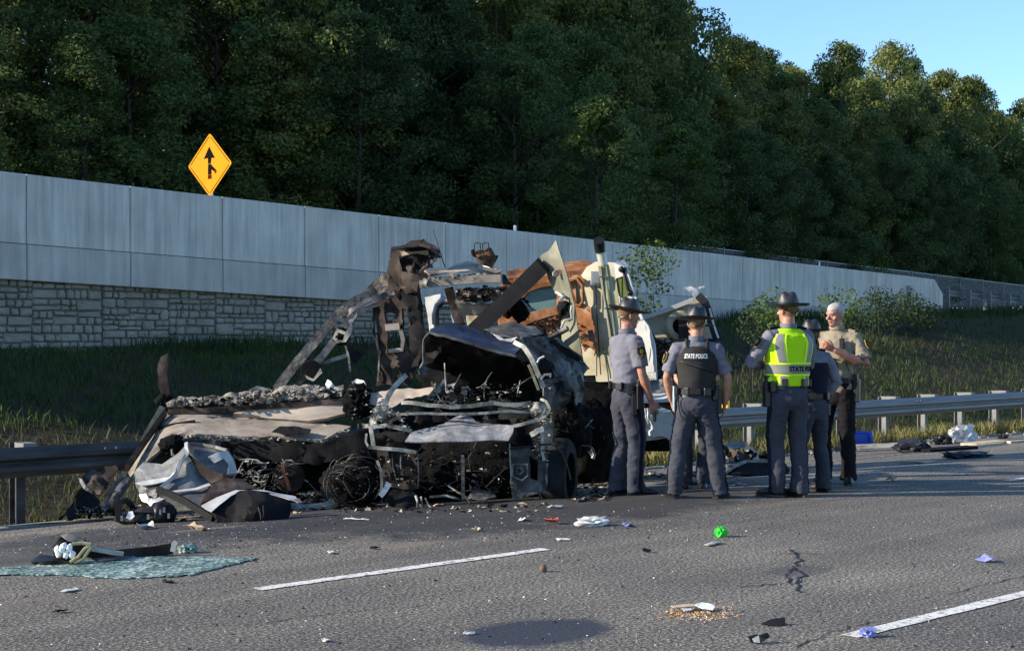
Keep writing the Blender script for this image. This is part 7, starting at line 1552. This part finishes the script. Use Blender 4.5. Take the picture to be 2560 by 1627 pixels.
# heap between the two groups of officers
hp0 = G('G', 300, 455); Yh = hp0.y; hp_ = thing('debris_heap', 'heap of broken panels and lining lying behind the officers by the guardrail', 'debris heap', hp0)
def hpz(nm, mt_, pts, cr=.04, st=26): return plate(nm, M[mt_], hp_, 'G', [(x, y, Yh + dy) for x, y, dy in pts], crumple=cr, step=st, thick=.02)
hpz('curved_panel', 'char_smooth', [(95, 455, -.2), (150, 400, -.1), (260, 355, .1), (420, 348, .1), (560, 365, 0), (600, 420, -.15), (560, 465, -.25), (300, 462, -.3)], .03)
bar('panel_edge', M['ash_light'], hp_, 'G', [(90, 445, Yh - .25), (160, 392, Yh - .15), (260, 350, Yh + .05), (420, 345, Yh + .05), (540, 362, Yh - .05)], .035, .05, .006)
hpz('torn_sheet', 'alu', [(80, 230, 1.2), (150, 210, 1.4), (270, 205, 1.4), (230, 250, 1.1), (150, 275, .9)], .06)
hpz('lining', 'tan_bag', [(250, 230, 1.1), (310, 245, 1.1), (350, 290, .8), (330, 330, .6), (250, 335, .6), (240, 280, .9)], .07, 18)
hpz('lower_sheet', 'ash_grey', [(70, 330, .6), (170, 340, .5), (240, 360, .3), (130, 400, .1), (80, 380, .2)], .05)
bar('long_board', M['brown_burnt'], hp_, 'G', [(60, 255, Yh + .8), (160, 300, Yh + .5), (270, 345, Yh + .2)], .13, .05, .006)
hpz('scrap', 'board_grey', [(380, 290, .9), (440, 285, 1.0), (500, 290, .9), (490, 318, .7), (390, 318, .7)], .06, 18)
rubble('broken_bits', [M['ash_metal'], M['paper'], M['tan_bag'], M['char'], M['char']], hp_, in_poly('G', [(70, 280), (520, 280), (540, 340), (90, 360)], Yh + .3, Yh + .7), 120, (.02, .08), 40)
# rubble under and behind the truck
def scatter(seed, items):
    def fn(rng):
        x0, x1, y0, y1 = rng.choice(items); q = G(0, rng.uniform(x0, x1), rng.uniform(y0, y1)); q.z += .006; return q
    return fn
o = rubble('charred_rubble', [M['char'], M['char_smooth'], M['ash_metal'], M['brown_burnt'], M['soot'], M['tan_bag']], None, scatter(1, [(1340, 1440, 1130, 1180), (1500, 1740, 1095, 1140), (700, 1290, 1185, 1205), (300, 700, 1180, 1225), (620, 880, 1165, 1200)]), 900, (.012, .065), 41, 'stuff', .5)
rng = random.Random(8)
def crumb_pt(r_):
    while True:
        u = r_.random()
        if u < .40: x, y = r_.gauss(330, 260), r_.uniform(1210, 1300)
        elif u < .62: x, y = r_.gauss(1200, 420), r_.uniform(1195, 1275)
        elif u < .75: x, y = r_.uniform(1500, 2400), r_.uniform(1040, 1250)
        else: x, y = r_.uniform(0, 2400), 1240 + 290 * r_.random() ** .8
        if 0 < x < 2407 and y < 1526: break
    q = G(0, x, y); q.z += .004; return q
o = rubble('glass_crumbs', [M['white'], M['white'], M['grey_film'], M['alu_pale'], M['shattered'], M['red_cloth'], M['glove_blue']][:5], None, crumb_pt, 1700, (.0035, .010), 42, 'stuff', .6)
o = rubble('dark_crumbs', [M['char'], M['brown_burnt'], M['rubber']], None, crumb_pt, 900, (.005, .018), 43, 'stuff', .5)
def color_pt(r_): q = G(0, r_.uniform(300, 2100), r_.uniform(1240, 1526)); q.z += .004; return q
o = rubble('coloured_crumbs', [M['red_cloth'], M['glove_blue']], None, color_pt, 40, (.005, .012), 44, 'stuff', .6)
def verge_pt(r_): q = rd(r_.uniform(12, 45), r_.uniform(13.4, 14.6)); q.z += .02; return q
o = rubble('verge_stones', [M['board_grey'], M['paper'], M['tan_bag']], None, verge_pt, 700, (.015, .055), 45, 'stuff', .6)
